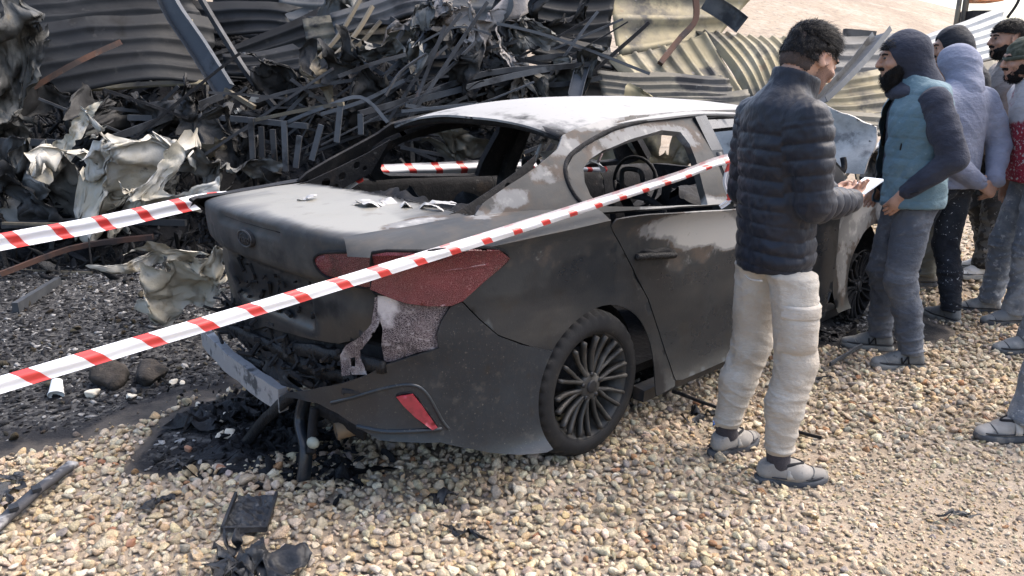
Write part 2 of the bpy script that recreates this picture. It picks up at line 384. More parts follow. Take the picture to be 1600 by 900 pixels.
def panel_mesh(outline, fn, sp=.03, holes=(), thick=.005, side=1, seed=0):
    g = np.random.default_rng(seed); lo = [resample(p, sp*.7) for p in [outline, *holes]]
    mn, mx = lo[0].min(0), lo[0].max(0)
    X, Y = np.meshgrid(np.arange(mn[0], mx[0], sp), np.arange(mn[1], mx[1], sp*.87)); X = X+(np.arange(X.shape[0]) % 2)[:, None]*sp*.5
    Q = np.stack([X.ravel(), Y.ravel()], 1); Q = Q[inpoly(Q, lo[0])]
    for h in lo[1:]: Q = Q[~inpoly(Q, h)]
    B = np.concatenate(lo)
    if len(Q): Q = Q[np.sqrt(((Q[:, None, :]-B[None])**2).sum(2)).min(1) > sp*.45]
    pts = np.concatenate([B, Q]) if len(Q) else B; ed = []; b = 0
    for l in lo:
        n = len(l); ed += [(b+i, b+(i+1) % n) for i in range(n)]; b += n
    r = delaunay_2d_cdt([Vector(p) for p in pts], ed, [], 0, 1e-6); v2 = np.array([v[:] for v in r[0]]); T = np.array([t for t in r[2]])
    c = v2[T].mean(1); k = inpoly(c, lo[0])
    for h in lo[1:]: k &= ~inpoly(c, h)
    T = T[k]; e = 1e-4
    P = fn(v2); du = fn(v2+[e, 0])-P; dv = fn(v2+[0, e])-P; N = np.cross(du, dv)*side; N /= np.linalg.norm(N, axis=1)[:, None]+1e-12
    a, b_, c_ = P[T[:, 0]], P[T[:, 1]], P[T[:, 2]]; fl = (np.cross(b_-a, c_-a)*N[T[:, 0]]).sum(1) < 0; T[fl] = T[fl][:, ::-1]
    n = len(P); E = {}
    for t in T:
        for i in range(3):
            q = (t[i], t[(i+1) % 3]); E[q] = 1
    walls = [(a, b) for (a, b) in E if (b, a) not in E]
    Pb = P-N*thick; Fc = [tuple(t) for t in T]+[tuple(t[::-1]+n) for t in T]
    V = np.concatenate([P, Pb, P, Pb])          # the rim has vertices of its own so that edges stay crisp
    for a, b in walls: Fc += [(b+2*n, a+2*n, a+3*n), (b+2*n, a+3*n, b+3*n)]
    used = np.unique(np.array(Fc)); rm = np.full(4*n, -1); rm[used] = np.arange(len(used)); V = V[used]; Fc = rm[np.array(Fc)]
    return V, np.array(Fc)
def join(parts):
    V = []; Fc = []; b = 0
    for v, f in parts: V.append(v); Fc.append(np.asarray(f)+b); b += len(v)
    return np.concatenate(V), np.concatenate(Fc)
def mir(vf):
    v, f = vf; v = v.copy(); v[:, 1] *= -1; return v, np.asarray(f)[:, ::-1]
def blobmask(V, blobs):
    a = np.zeros(len(V))
    for c, r, s in blobs:
        d = np.linalg.norm((V-np.asarray(c))/np.asarray(r), axis=1); a = np.maximum(a, s*(1-sm(.35, 1.15, d)))
    return a
NC = Noise(21)
def wob(P, amp=.003, f=5.0):
    return P+(NC(P, f)*amp+NC(P+9, f*2.7)*amp*.4)[:, None]*np.array([.3, .7, .6])
m_paint = mat('burnt_paint', (.0058, .0088, .0130), .27, .0, layers=[
    dict(col=(.0095, .0138, .0190), scale=2.0, lo=.40, hi=.70), dict(col=(.005, .0055, .0065), scale=5, lo=.56, hi=.72, rough=.5),
    dict(col=(.024, .025, .026), scale=9, lo=.58, hi=.80, amt=.4, rough=.65), dict(col=(.085, .08, .075), scale=90, lo=.64, hi=.74, amt=.4), dict(col=(.028, .029, .031), scale=3, lo=.60, hi=.8, amt=.4, stretch=(1, 1, .2), rough=.6),
    dict(col=(.017, .019, .021), scale=6, lo=.66, hi=.90, attr='burn', gain=.5, rough=.7, detail=9), dict(col=(.050, .043, .037), scale=13, lo=1.02, hi=1.16, attr='burn', gain=.55, rough=.85, detail=9, amt=.5),
    dict(col=(.075, .070, .062), scale=3, lo=.35, hi=1.05, attr='sheen', gain=.75, rough=.42, stretch=(.35, 1.6, 1)), dict(col=(.225, .212, .18), scale=4, lo=.72, hi=1.30, attr='sheen', gain=.85, rough=.40, stretch=(.25, 1.8, 1)),  # sky glare on the trunk deck, painted into the colour as pale streaks
    dict(col=(.062, .048, .039), scale=9, lo=.66, hi=.90, attr='ash', gain=.75, rough=.8, detail=10),
    dict(col=(.15, .15, .15), scale=19, lo=.84, hi=1.02, attr='ash', gain=.85, rough=.85, detail=11),
    dict(col=(.285, .28, .27), scale=13, lo=1.04, hi=1.27, attr='ash', gain=.85, rough=.88, detail=11), dict(col=(.08, .078, .075), scale=30, lo=.62, hi=.72, amt=.35, detail=10),
    dict(col=(.005, .005, .006), scale=8, lo=.58, hi=.95, attr='char', gain=.8, rough=.9)],
    bumps=[(120, .16, .003), (9, .08, .01)], spec=.40, rnd=False)
m_char = mat('charred_metal', (.012, .012, .0135), .8, .1, layers=[dict(col=(.032, .031, .031), scale=9, lo=.5, hi=.72), dict(col=(.065, .048, .036), scale=5, lo=.6, hi=.75, amt=.6), dict(col=(.14, .137, .133), scale=28, lo=.62, hi=.74, amt=.5)], bumps=[(35, .5, .01), (110, .4, .004)])
m_soot = mat('black_soot', (.006, .006, .007), .9, layers=[dict(col=(.018, .018, .02), scale=14, lo=.5, hi=.7)], bumps=[(30, .6, .015)])
m_melt = mat('melted_plastic', (.006, .0065, .008), .5, layers=[dict(col=(.016, .017, .019), scale=16, lo=.55, hi=.7, rough=.75)], bumps=[(24, .7, .02), (80, .4, .006)], spec=.25)
m_barem = mat('scorched_alloy', (.36, .36, .37), .45, .5, layers=[dict(col=(.06, .06, .062), scale=9, lo=.52, hi=.66, rough=.8, metal=.1), dict(col=(.5, .5, .5), scale=30, lo=.6, hi=.7, amt=.6)], bumps=[(40, .4, .006)])
m_lamp = mat('crazed_red_lens', (.055, .005, .010), .22, layers=[dict(col=(.10, .012, .018), scale=4, lo=.4, hi=.65), dict(col=(.032, .008, .010), scale=7, lo=.52, hi=.7), dict(col=(.20, .085, .09), scale=170, lo=.10, hi=.02, kind='cells', amt=.5, rough=.6), dict(col=(.28, .17, .17), scale=45, lo=.60, hi=.78, amt=.6), dict(col=(.02, .006, .008), scale=5, lo=.58, hi=.72, amt=.8)], bumps=[(170, .5, .003, None, 3, 'cells')], spec=.5, rnd=False)
m_red = mat('red_reflector', (.23, .018, .03), .35, layers=[dict(col=(.10, .01, .015), scale=12, lo=.5, hi=.7)], spec=.5)
m_blist = mat('blistered_paint', (.030, .020, .024), .7, layers=[dict(col=(.24, .205, .205), scale=110, lo=.16, hi=.02, kind='cells', stretch=(1, 1, 1.9), amt=.8), dict(col=(.26, .235, .235), scale=30, lo=.55, hi=.66, amt=.85, stretch=(1, 1, 1.7), detail=11), dict(col=(.018, .014, .016), scale=11, lo=.56, hi=.68, amt=.8), dict(col=(.10, .075, .08), scale=14, lo=.5, hi=.68, amt=.6), dict(col=(.46, .43, .43), scale=12, lo=.75, hi=1.2, attr='ash', gain=.7)], bumps=[(110, .7, .004, (1, 1, 1.9), 3, 'cells'), (30, .5, .008)], rnd=False)
m_bump = mat('bumper_plastic', (.008, .0118, .0170), .28, layers=[dict(col=(.0135, .0190, .0255), scale=3, lo=.4, hi=.65), dict(col=(.010, .010, .011), scale=8, lo=.57, hi=.72), dict(col=(.05, .046, .041), scale=20, lo=.55, hi=.75, amt=.5, rough=.75), dict(col=(.14, .13, .11), scale=120, lo=.62, hi=.7, amt=.5, rough=.9), dict(col=(.012, .012, .013), scale=8, lo=.62, hi=.95, attr='char', gain=.8, rough=.9)], bumps=[(60, .15, .004)], spec=.4, rnd=False)

# ---- belt surface: (u along the plan outline of one side, from the front centre to the rear centre; z)
plan = cr([(3.66, 0), (3.655, -.30), (3.60, -.55), (3.42, -.74), (3.15, -.845), (2.7, -.895), (2.0, -.905), (1.0, -.91), (.2, -.912), (-.2, -.905), (-.5, -.882), (-.72, -.838), (-.875, -.755), (-.965, -.62), (-1.015, -.42), (-1.04, 0)], 24)
pl_u = np.concatenate([[0], np.cumsum(np.linalg.norm(np.diff(plan, axis=0), axis=1))])
pl_t = np.gradient(plan, axis=0); pl_t /= np.linalg.norm(pl_t, axis=1)[:, None]; pl_n = np.stack([pl_t[:, 1], -pl_t[:, 0]], 1)   # outward normal
kx = np.argsort(plan[:, 0]); Ux = lambda x: np.interp(x, plan[kx, 0], pl_u[kx])
UREAR = pl_u[-1]
zt = smoothf([-1.2, -.7, -.3, .1, .5, .86, 1.5, 2.2, 3.0, 3.7], [1.005, 1.02, 1.04, 1.05, 1.02, .995, .965, .945, .90, .80])
in_side = smoothf([.05, .17, .22, .30, .45, .60, .76, .80, .88, .93, .97, 1.0, 1.03, 1.06], [.11, .075, .045, .022, .004, .0, -.004, .0, .008, .016, .030, .052, .085, .13])
in_rear = smoothf([.05, .17, .30, .36, .45, .60, .66, .72, .88, .96, 1.0, 1.03, 1.06], [.14, .10, .035, .012, .0, .0, .012, .022, .018, .03, .07, .12, .18])
def belt(q):
    q = np.asarray(q, float); u, z = q[:, 0], q[:, 1]
    x = np.interp(u, pl_u, plan[:, 0]); y = np.interp(u, pl_u, plan[:, 1]); nx_ = np.interp(u, pl_u, pl_n[:, 0]); ny = np.interp(u, pl_u, pl_n[:, 1])
    zz = np.where(z > .8, .8+(z-.8)*.2/(zt(x)-.8), z)
    w = sm(-.62, -.92, x); ins = in_side(zz)*(1-w)+in_rear(zz)*w
    return np.stack([x-nx_*ins, y-ny*ins, z], 1)
BP = lambda pts: pix_on(belt, Ux(3.4), UREAR, .12, 1.06, pts)
def XZ(pts): return [(float(Ux(x)), z) for x, z in pts]
def wb(amp=.003, f=5): return lambda q: wob(belt(q), amp, f)
ac = lambda a0, a1, r=.357, cx=0, cz=.325, n=22: [(cx+r*math.cos(R(t)), cz+r*math.sin(R(t))) for t in np.linspace(a0, a1, n)]
PAR = []
def part(name, vf, m, parent=car, blobs=(), char=(), smooth=True, sheen=(), **k):
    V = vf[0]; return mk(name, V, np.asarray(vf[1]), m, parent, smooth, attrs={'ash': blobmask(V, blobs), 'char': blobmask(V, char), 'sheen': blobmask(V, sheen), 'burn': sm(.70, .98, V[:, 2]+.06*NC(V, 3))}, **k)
def onb(px, py): return belt(np.array(BP([(px, py)])))[0]

# rear quarter panel, right: arch, lamp cut, bumper cut, door shut line
shut = XZ([(-.015, 1.045), (.0, 1.02), (.08, .939), (.197, .802), (.308, .654), (.40, .477), (.47, .31), (.492, .235)])
lamp_px = [(493, 402), (508, 395), (593, 393), (665, 391), (735, 386), (778, 388), (795, 402), (776, 421), (753, 439), (721, 468), (703, 475), (670, 475), (636, 471), (605, 460), (582, 450), (529, 439), (500, 425)]
lamp_out = BP([(583, 394), (665, 391), (735, 386), (778, 388), (795, 402), (776, 421), (753, 439), (721, 468), (703, 475), (670, 475), (636, 471), (605, 460), (581, 450)])
bcut = BP([(721, 469), (748, 497), (778, 523), (815, 537), (862, 547)])
qo = shut[:-1]+XZ([(.492, .235), (.482, .213), (.345, .206)])+XZ(ac(-19, 142))
# walk: shut line down, along sill, up and over the arch, then the bumper joint, lamp edge, top edge
topu = [(float(u), float(zt(np.interp(u, pl_u, plan[:, 0])))-.002) for u in np.linspace(lamp_out[1][0], shut[0][0], 14)]
qo = qo+[(p[0], p[1]) for p in bcut[::-1]][1:]+[lamp_out[k] for k in (6, 5, 4, 3, 2)]+[(lamp_out[2][0], lamp_out[2][1]+.004)]+[t for t in topu if t[0] < lamp_out[2][0]-.01]
qp = panel_mesh(qo, wb(.002, 4), .03, thick=.005, side=1)
# shoulder: from the belt's top edge in to the deck shut line and up to the C-pillar foot
def yg(x, z):
    b = np.interp(x, [-.6, -.45, -.2, 0, .3, 2.0, 2.6], [.70, .725, .79, .83, .852, .85, .80]); t = z-1.0
    return -(b-.38*t-.62*t*t)
def green(q):
    q = np.asarray(q, float); return np.stack([q[:, 0], yg(q[:, 0], q[:, 1]), q[:, 1]], 1)
GP = lambda pts: pix_on(green, -.6, 2.2, .98, 1.44, pts)
us = np.linspace(shut[0][0], Ux(-.955), 26); A0 = belt(np.stack([us, zt(np.interp(us, pl_u, plan[:, 0]))-.004], 1))
tt = np.linspace(0, 1, 26); B0 = np.stack([np.interp(tt, [0, .5, .62, 1], [-.01, -.38, -.47, -.985]), np.interp(tt, [0, .25, .5, .62, 1], [-.832, -.775, -.70, -.665, -.60]), np.interp(tt, [0, .3, .5, .62, 1], [1.075, 1.085, 1.085, 1.082, 1.06])], 1)
rows = []
for k in range(7):
    t = k/6; rows.append(A0*(1-t)+B0*t+np.array([0, 0, .018])*math.sin(PI*t))
Vs = wob(np.concatenate(rows), .002, 6); n_ = 26; Fs = [(r*n_+c, (r+1)*n_+c, (r+1)*n_+c+1, r*n_+c+1) for r in range(6) for c in range(n_-1)]
Fs = np.array([(a, b, c) for a, b, c, d in Fs]+[(a, c, d) for a, b, c, d in Fs])
fr_px = [(1128, 181), (1082, 181), (1049, 183), (1006, 190), (959, 202), (922, 221), (893, 242), (884, 260), (887, 283), (902, 310), (930, 338)]
frame_o = GP(fr_px)
# C-pillar
cp_rear = [(.065, 1.352), (.0, 1.303), (-.145, 1.238), (-.30, 1.177), (-.42, 1.125), (-.47, 1.085)]
cpo = [(p[0], p[1]) for p in frame_o[3:]]+[(-.03, 1.062), (-.25, 1.07), (-.40, 1.07)]+cp_rear[::-1]+[(.16, 1.374), (.34, 1.40), (.55, 1.41), (.70, 1.412)]
cpil = panel_mesh(cpo, lambda q: wob(green(q), .003, 5), .028, thick=.012, side=1)
qj = join([qp, (Vs, Fs), cpil])
bl_q = [((-.43, -.70, 1.06), (.13, .10, .07), .72), ((-.30, -.70, 1.13), (.14, .08, .06), .68), ((-.10, -.68, 1.20), (.14, .08, .07), .62), ((.02, -.63, 1.31), (.18, .12, .08), .72), ((.28, -.62, 1.40), (.3, .12, .06), .95),
        ((-.62, -.74, 1.03), (.22, .09, .05), .72), ((-.02, -.84, 1.03), (.08, .06, .08), .62), ((-.25, -.86, .95), (.45, .1, .09), .45), ((.06, -.86, .97), (.12, .1, .07), .5)]
part('quarter_panel', qj, m_paint, blobs=bl_q, char=[((.36, -.86, .25), (.1, .2, .2), .6)])
# mirrored left quarter and left side
ch_l = [((0, .85, .6), (1.6, .5, .8), .75)]
part('quarter_panel', mir(qj), m_char, char=ch_l, blobs=[])
# roof rail + roof
zc = smoothf([-.05, .05, .2, .4, .7, 1.0, 1.4, 1.9, 2.1], [1.385, 1.408, 1.440, 1.464, 1.480, 1.485, 1.477, 1.440, 1.42])
def roof(q):
    q = np.asarray(q, float); x, y = q[:, 0], q[:, 1]; return np.stack([x, y, zc(x)-.082*(np.abs(y)/.62)**2.4], 1)
ro = [(.07, y) if abs(y) > .5 else (.07-.03*math.cos(y*3.1), y) for y in np.linspace(-.60, .60, 17)]+[(.3, .61), (.8, .625), (1.4, .62), (1.9, .58)]+[(1.93, .3), (1.95, 0), (1.93, -.3)]+[(1.9, -.58), (1.4, -.62), (.8, -.625), (.3, -.61)]
rp = panel_mesh(ro, lambda q: wob(roof(q), .004, 3.2), .04, thick=.01, side=1)
part('roof', rp, m_paint, blobs=[((.95, .0, 1.45), (1.5, 1.2, .5), 1.22), ((.18, -.42, 1.40), (.2, .2, .1), .1), ((.3, .4, 1.43), (.5, .4, .1), 1.5)], char=[((.10, -.55, 1.36), (.07, .09, .06), .6), ((.12, .0, 1.40), (.05, .7, .03), .35)])
rail = [(.55, 1.413), (.70, 1.414), (1.0, 1.42), (1.5, 1.415), (1.9, 1.39), (1.98, 1.33), (1.9, 1.335)]+[(1.5, 1.375), (1.2, 1.386)]+[(p[0], p[1]) for p in frame_o[0:4]]
rl = panel_mesh(rail, lambda q: wob(green(q), .002, 5), .03, thick=.02, side=1)
part('roof_rail', rl, m_paint, blobs=[((.9, -.6, 1.40), (.5, .2, .05), .75)])
part('roof_rail', mir(rl), m_char)
# rear window header, pillars (inner structure) seen from inside
mb = MB()
mb.tube(cr([(.10, -.60, 1.335), (.11, -.3, 1.378), (.115, 0, 1.386), (.11, .3, 1.378), (.10, .60, 1.335)], 6), .022, 6, sx=1.6)
mb.build('window_header', m_char, car, smooth=True)

# rear doors
sp_in = .008
dshut = [(u-.006, z) for u, z in shut]
sill_px = GP([(951, 323), (1030, 322), (1107, 322), (1132, 322)])
xd1 = 1.06
door_lo = [(float(Ux(x)), zt(x)-.004) for x in np.linspace(xd1, .02, 16)]+dshut[1:]+XZ([(.55, .225), (.8, .222), (xd1+.02, .22), (xd1+.015, .6)])
dlo = panel_mesh(door_lo, wb(.002, 4), .03, thick=.006, side=1)
hole_px = [(913, 264), (915, 285), (924, 306), (936, 318), (951, 323), (1030, 322), (1107, 320), (1099, 290), (1089, 252), (1078, 224), (1064, 206), (1035, 204), (984, 219), (944, 235), (923, 249)]
fo = [(p[0]+.008, p[1]-.006) for p in frame_o]; hole = GP(hole_px)
do = fo+[(.02, 1.045), (.3, 1.035), (.6, 1.015), (1.03, .985), (1.035, 1.1), (1.03, 1.25), (1.03, 1.384)]
dup = panel_mesh(do, lambda q: wob(green(q), .0015, 6)+np.array([0, .004, 0]), .022, holes=[hole], thick=.035, side=1)
dblobs = [((.62, -.88, .975), (.56, .12, .10), 1.75), ((.75, -.9, .90), (.38, .1, .085), 1.7), ((.95, -.9, .86), (.22, .1, .10), 1.55), ((.62, -.9, .80), (.4, .1, .10), .35), ((.6, -.7, 1.3), (.55, .3, .12), .72), ((.22, -.75, 1.2), (.12, .15, .12), 1.0)]
dchar = [((.5, -.78, 1.2), (.05, .1, .1), .2)]
rd = part('rear_door', join([dlo, dup]), m_paint, blobs=dblobs)
part('rear_door', mir(join([dlo, dup])), m_char)
# handle: burnt bar and its recess
hp = np.array([onb(990, 401), onb(1008, 399), onb(1030, 398), onb(1049, 397)])+np.array([0, -.022, 0]); hp[0, 1] += .012
V, Fc = tube(cr(hp, 6), [.012]+[.016]*17+[.012], 8, sx=1.0); mk('handle', V, Fc, m_melt, rd)
V, Fc = tube(cr(hp+np.array([0, .014, .018]), 4), .013, 6, sx=.8); mk('handle_cap', wob(np.array(V), .008, 25), Fc, m_char, rd)
# window seal of the quarter side: dark band round the door frame
V, Fc = tube(green(np.array(cr(frame_o[1:], 4)))+np.array([0, .004, 0]), .011, 6); mk('door_seal', V, Fc, m_soot, rd)
# B pillars
for s in (-1, 1):
    V, Fc = sweep([(1.07, s*.60, 1.38), (1.08, s*.70, 1.22), (1.06, s*.79, 1.02), (1.05, s*.83, .7), (1.05, s*.82, .25)], [(-.05, -.03), (-.05, .03), (.05, .03), (.05, -.03)], up=(1, 0, 0)); mk('centre_pillar', V, Fc, m_char if s > 0 else m_paint, car, False)
# front doors, fenders
fdl = [(float(Ux(x)), zt(x)-.004) for x in np.linspace(2.10, xd1+.008, 14)]+XZ([(xd1+.024, .6), (xd1+.028, .22), (1.6, .218), (2.0, .22), (2.12, .35), (2.16, .6), (2.16, .85)])
fd = panel_mesh(fdl, wb(.003, 4), .045, thick=.006, side=1)
fdr = part('front_door', fd, m_paint, blobs=[((1.5, -.88, .9), (.5, .1, .12), 1.2)]); part('front_door', mir(fd), m_char)
fw = [(1.065, 1.375), (1.5, 1.37), (1.9, 1.325), (2.2, 1.14), (2.42, .99), (2.3, .965), (1.06, .985)]; fh = [(1.11, 1.33), (1.5, 1.335), (1.83, 1.30), (2.1, 1.11), (2.2, 1.0), (1.12, 1.005)]
fup = panel_mesh(fw, lambda q: green(q)+np.array([0, .004, 0]), .04, holes=[fh], thick=.035, side=1)
mk('window_frame', fup[0], fup[1], m_paint, fdr); mk('window_frame', *mir(fup), m_char, car)
fe = [(float(Ux(x)), zt(x)-.004) for x in np.linspace(3.42, 2.11, 16)]+XZ([(2.165, .85), (2.168, .6), (2.13, .35), (2.16, .21), (2.34, .20)])+XZ(ac(190, 5, .37, 2.70, .30, 24))+XZ([(3.15, .40), (3.3, .5), (3.42, .62)])
fen = panel_mesh(fe, wb(.006, 5), .04, thick=.005, side=1)
part('front_fender', fen, m_paint, blobs=[((2.35, -.9, .8), (.5, .2, .35), .72), ((2.5, -.9, .85), (.3, .15, .14), 1.25), ((2.25, -.9, .5), (.1, .1, .4), .7), ((3.0, -.85, .8), (.4, .2, .2), 1.1)]); part('front_fender', mir(fen), m_char)
# rocker sills
for s in (-1, 1):
    V, Fc = sweep([(.345, s*.862, .185), (1.0, s*.866, .185), (2.33, s*.862, .185)], [(-.035, -.03), (-.035, .03), (.022, .035), (.03, -.03)], up=(0, 0, 1)); mk('rocker_sill', V, Fc, m_paint if s < 0 else m_char, car, False, attrs={'ash': np.full(len(V), .2)})

# ---- trunk lid: profile swept across the car
tp = cr([(-.93, .47), (-.955, .56), (-.975, .66), (-.985, .76), (-.985, .835), (-1.0, .868), (-1.035, .890), (-1.045, .95), (-1.047, 1.01), (-1.046, 1.044), (-1.030, 1.064), (-.97, 1.075), (-.85, 1.081), (-.70, 1.088), (-.55, 1.092), (-.46, 1.094)], 10)
ts = np.concatenate([[0], np.cumsum(np.linalg.norm(np.diff(tp, axis=0), axis=1))])
def trunk(q):
    q = np.asarray(q, float); y, s = q[:, 0], q[:, 1]; x = np.interp(s, ts, tp[:, 0]); z = np.interp(s, ts, tp[:, 1])
    w = sm(-.5, -.98, x); a = np.abs(y)/.70
    x = x+.115*a**2.6*w
    z = z-.022*a**2.4*sm(1.03, 1.07, z)
    slot = np.exp(-((s-s_slot)/.013)**2)*sm(.30, .24, np.abs(y-.03)); x = x+.022*slot
    pl = sm(.36, .30, np.abs(y-.02))*sm(.865, .845, z)*sm(.63, .68, z); x = x+.03*pl
    return np.stack([x, y, z], 1)
s_slot = float(np.interp(1.028, tp[:120, 1], ts[:120])); S_of = lambda x: float(np.interp(x, tp[105:, 0], ts[105:]))
TP = lambda pts: pix_on(trunk, -.80, .80, 0, ts[-1], pts)
sidx = lambda z: float(np.interp(z, tp[:98, 1], ts[:98]))
tr_r = TP([(582, 452), (582, 480), (580, 503), (564, 528), (529, 537), (480, 528), (415, 510), (370, 499), (333, 489), (322, 460), (318, 439), (312, 405), (311, 382)])
lid_o = [(-.655, ts[-1]), (-.655, S_of(-.75)), (-.63, S_of(-.95)), (-.615, sidx(1.03)), (-.66, sidx(.98)), (-.70, sidx(.93))]+tr_r+[(.70, sidx(.93)), (.66, sidx(.98)), (.615, sidx(1.03)), (.63, S_of(-.95)), (.655, S_of(-.75)), (.655, ts[-1]), (.3, ts[-1]+.0), (0, ts[-1]), (-.3, ts[-1])]
lid = panel_mesh(lid_o, lambda q: wob(trunk(q), .003, 4.5), .024, thick=.008, side=-1)
tl = part('trunk_lid', lid, m_paint, sheen=[((-.72, .1, 1.09), (.40, 1.0, .07), .85), ((-.82, -.25, 1.085), (.22, .55, .07), 1.6), ((-.64, .28, 1.09), (.2, .5, .06), 1.15)], blobs=[((-.68, -.60, 1.06), (.2, .08, .05), .75)],  # sheen blobs place the painted glare band across the deck
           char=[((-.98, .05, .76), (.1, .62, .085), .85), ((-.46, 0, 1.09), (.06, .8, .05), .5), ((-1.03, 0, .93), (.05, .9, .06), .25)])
# oval badge
m_badge = mat('sooted_chrome', (.05, .05, .053), .5, .4, layers=[dict(col=(.02, .02, .022), scale=40, lo=.5, hi=.65)])
bc = trunk(np.array([[.01, sidx(.974)]]))[0]
def oval(rx, rz, n=40): return [(math.cos(a)*rx, math.sin(a)*rz) for a in np.arange(n)/n*2*PI]
def disc(rx, rz, d, y0=0.0, n=40, dome=.0):
    o = oval(rx, rz, n); V = [(0, a, b) for a, b in o]+[(-d, a*.94, b*.94) for a, b in o]+[(-d-dome, 0, 0)]
    Fc = [(i, (i+1) % n, n+(i+1) % n, n+i) for i in range(n)]+[(n+i, n+(i+1) % n, 2*n) for i in range(n)]; return np.array(V), Fc
V, Fc = disc(.066, .036, .012, dome=.003); em = mk('badge', V+bc+[-.002, 0, 0], Fc, m_char, tl)
V, Fc = tube(np.array([(0, a, b) for a, b in oval(.060, .031)+oval(.060, .031)[:1]])+bc+[-.014, 0, 0], .0035, 6); mk('badge_ring', V, Fc, m_badge, em)
fc_ = bpy.data.curves.new('badge_script', 'FONT'); fc_.body = 'Ford'; fc_.size = .046; fc_.shear = .35; fc_.extrude = .0018; fc_.align_x = 'CENTER'; fc_.align_y = 'CENTER'; fc_.resolution_u = 4
fo_ = bpy.data.objects.new('badge_script', fc_); me_ = fo_.to_mesh(); V = np.array([v.co[:] for v in me_.vertices]); Fc = [tuple(p.vertices) for p in me_.polygons]; fo_.to_mesh_clear(); bpy.data.objects.remove(fo_)
mk('badge_script', np.stack([-V[:, 2]-.0165, -V[:, 0], V[:, 1]], 1)+bc, Fc, m_badge, em, False)
# slot shadow plate and the plate recess clutter
V, Fc = sweep([trunk(np.array([[y, s_slot]]))[0]+[.006, 0, -.003] for y in np.linspace(-.22, .28, 14)], [(-.006, -.008), (-.006, .008), (.006, .008), (.006, -.008)]); mk('grip_slot', V, Fc, m_soot, tl)
g = np.random.default_rng(5); mb = MB()
for k in range(40):
    y = g.uniform(-.34, .38); z = g.uniform(.66, .83); c = trunk(np.array([[y, sidx(z)]]))[0]
    mb.tube([c+g.normal(0, .012, 3)+[-.008, 0, 0], c+g.normal(0, .012, 3)+[-.010, g.normal(0, .018), g.normal(0, .018)]], g.uniform(.004, .010), 5)
tag(mb.build('plate_recess_residue', m_soot, tl), kind='stuff')
# flaky white residue lying on the lid
def crumple(w, h, nx, ny, seed, amp, fr=6, fold=1.0, edge=.18):
    N_ = Noise(seed); X, Y = np.meshgrid(np.linspace(-.5, .5, nx), np.linspace(-.5, .5, ny)); ex = N_(np.stack([Y*4, X*0, X*0], -1), 1.3)*edge; ey = N_(np.stack([X*4, X*0+3, X*0], -1), 1.3)*edge
    P = np.stack([(X+ex*X*2)*w, (Y+ey*Y*2)*h, X*0], -1).reshape(-1, 3); q = P/max(w, h)*fr
    z = (N_.ridge(q, .5, 3)-1)*amp*fold+N_.fbm(q+4, .4, 3)*amp*.6
    P = P+np.stack([N_(q+8, .7)*amp*.5, N_(q+12, .7)*amp*.5, z], 1)
    a = (np.arange(ny-1)[:, None]*nx+np.arange(nx-1)[None]).ravel(); return P, np.stack([a, a+1, a+nx+1, a+nx], 1)
m_flake = mat('white_ash_flake', (.34, .335, .33), .9, layers=[dict(col=(.22, .21, .2), scale=16, lo=.52, hi=.64), dict(col=(.05, .05, .05), scale=9, lo=.60, hi=.70)], bumps=[(60, .5, .004)])
P, f4 = crumple(.30, .10, 40, 14, 3, .014, 8); a = R(-62); c, s = math.cos(a), math.sin(a); P = P @ np.array([[c, s, 0], [-s, c, 0], [0, 0, 1]])
mk('melted_trim', P+[-.545, -.33, 1.105], f4, m_flake, tl)
P, f4 = crumple(.07, .035, 12, 8, 9, .008, 6); mk('ash_flake', P+[-.745, .06, 1.103], f4, m_flake, tl)
# tail lamps
def lamp_surf(q):
    return wob(belt(q), .002, 9)-np.array([0, 0, 0])
lo_in = pix_on(lambda q: trunk(q)+np.array([-.004, 0, 0]), -.80, .1, sidx(.70), sidx(1.05), [(582, 450), (529, 439), (505, 428), (494, 414), (493, 402), (508, 395), (560, 394), (585, 393)])
lin = panel_mesh(lo_in, lambda q: wob(trunk(q)+np.array([-.006, 0, 0]), .002, 9), .016, thick=.006, side=-1)
mk('tail_lamp_inner', *lin, m_lamp, tl)
lout = panel_mesh(lamp_out, lambda q: wob(belt(q), .003, 9), .016, thick=.012, side=1)
mk('tail_lamp', lout[0]+np.array([-.004, -.004, 0]), lout[1], m_lamp, car)
for pts_ in (lamp_out,):
    c_ = np.array(cr(pts_, 3, True)); P_ = belt(np.concatenate([c_, c_[:1]]))+np.array([-.006, -.006, 0]); V, Fc = tube(P_, .0055, 6); mk('lamp_seal', V, Fc, m_soot, car)
c_ = np.array(cr(lo_in, 3, True)); P_ = trunk(np.concatenate([c_, c_[:1]]))+np.array([-.008, 0, 0]); V, Fc = tube(P_, .005, 6); mk('lamp_seal', V, Fc, m_soot, tl)
rd_ = belt(np.array(cr(BP([(600, 428), (650, 425), (705, 420), (760, 412)]), 6)))+np.array([-.006, -.006, 0]); V, Fc = tube(rd_, .008, 6, sx=1.6); mk('lens_ridge', V, Fc, m_lamp, car)
mk('tail_lamp', *mir((lout[0]+np.array([.02, .02, 0]), lout[1])), m_char, car)
# charred bits where the far lamp was
mb = MB()
for k in range(50):
    c = np.array([g.uniform(-.96, -.90), g.uniform(.66, .73), g.uniform(.84, .97)]); mb.tube([c, c+g.normal(0, .013, 3)], g.uniform(.006, .012), 5)
tag(mb.build('lamp_residue', m_soot, car), kind='stuff')
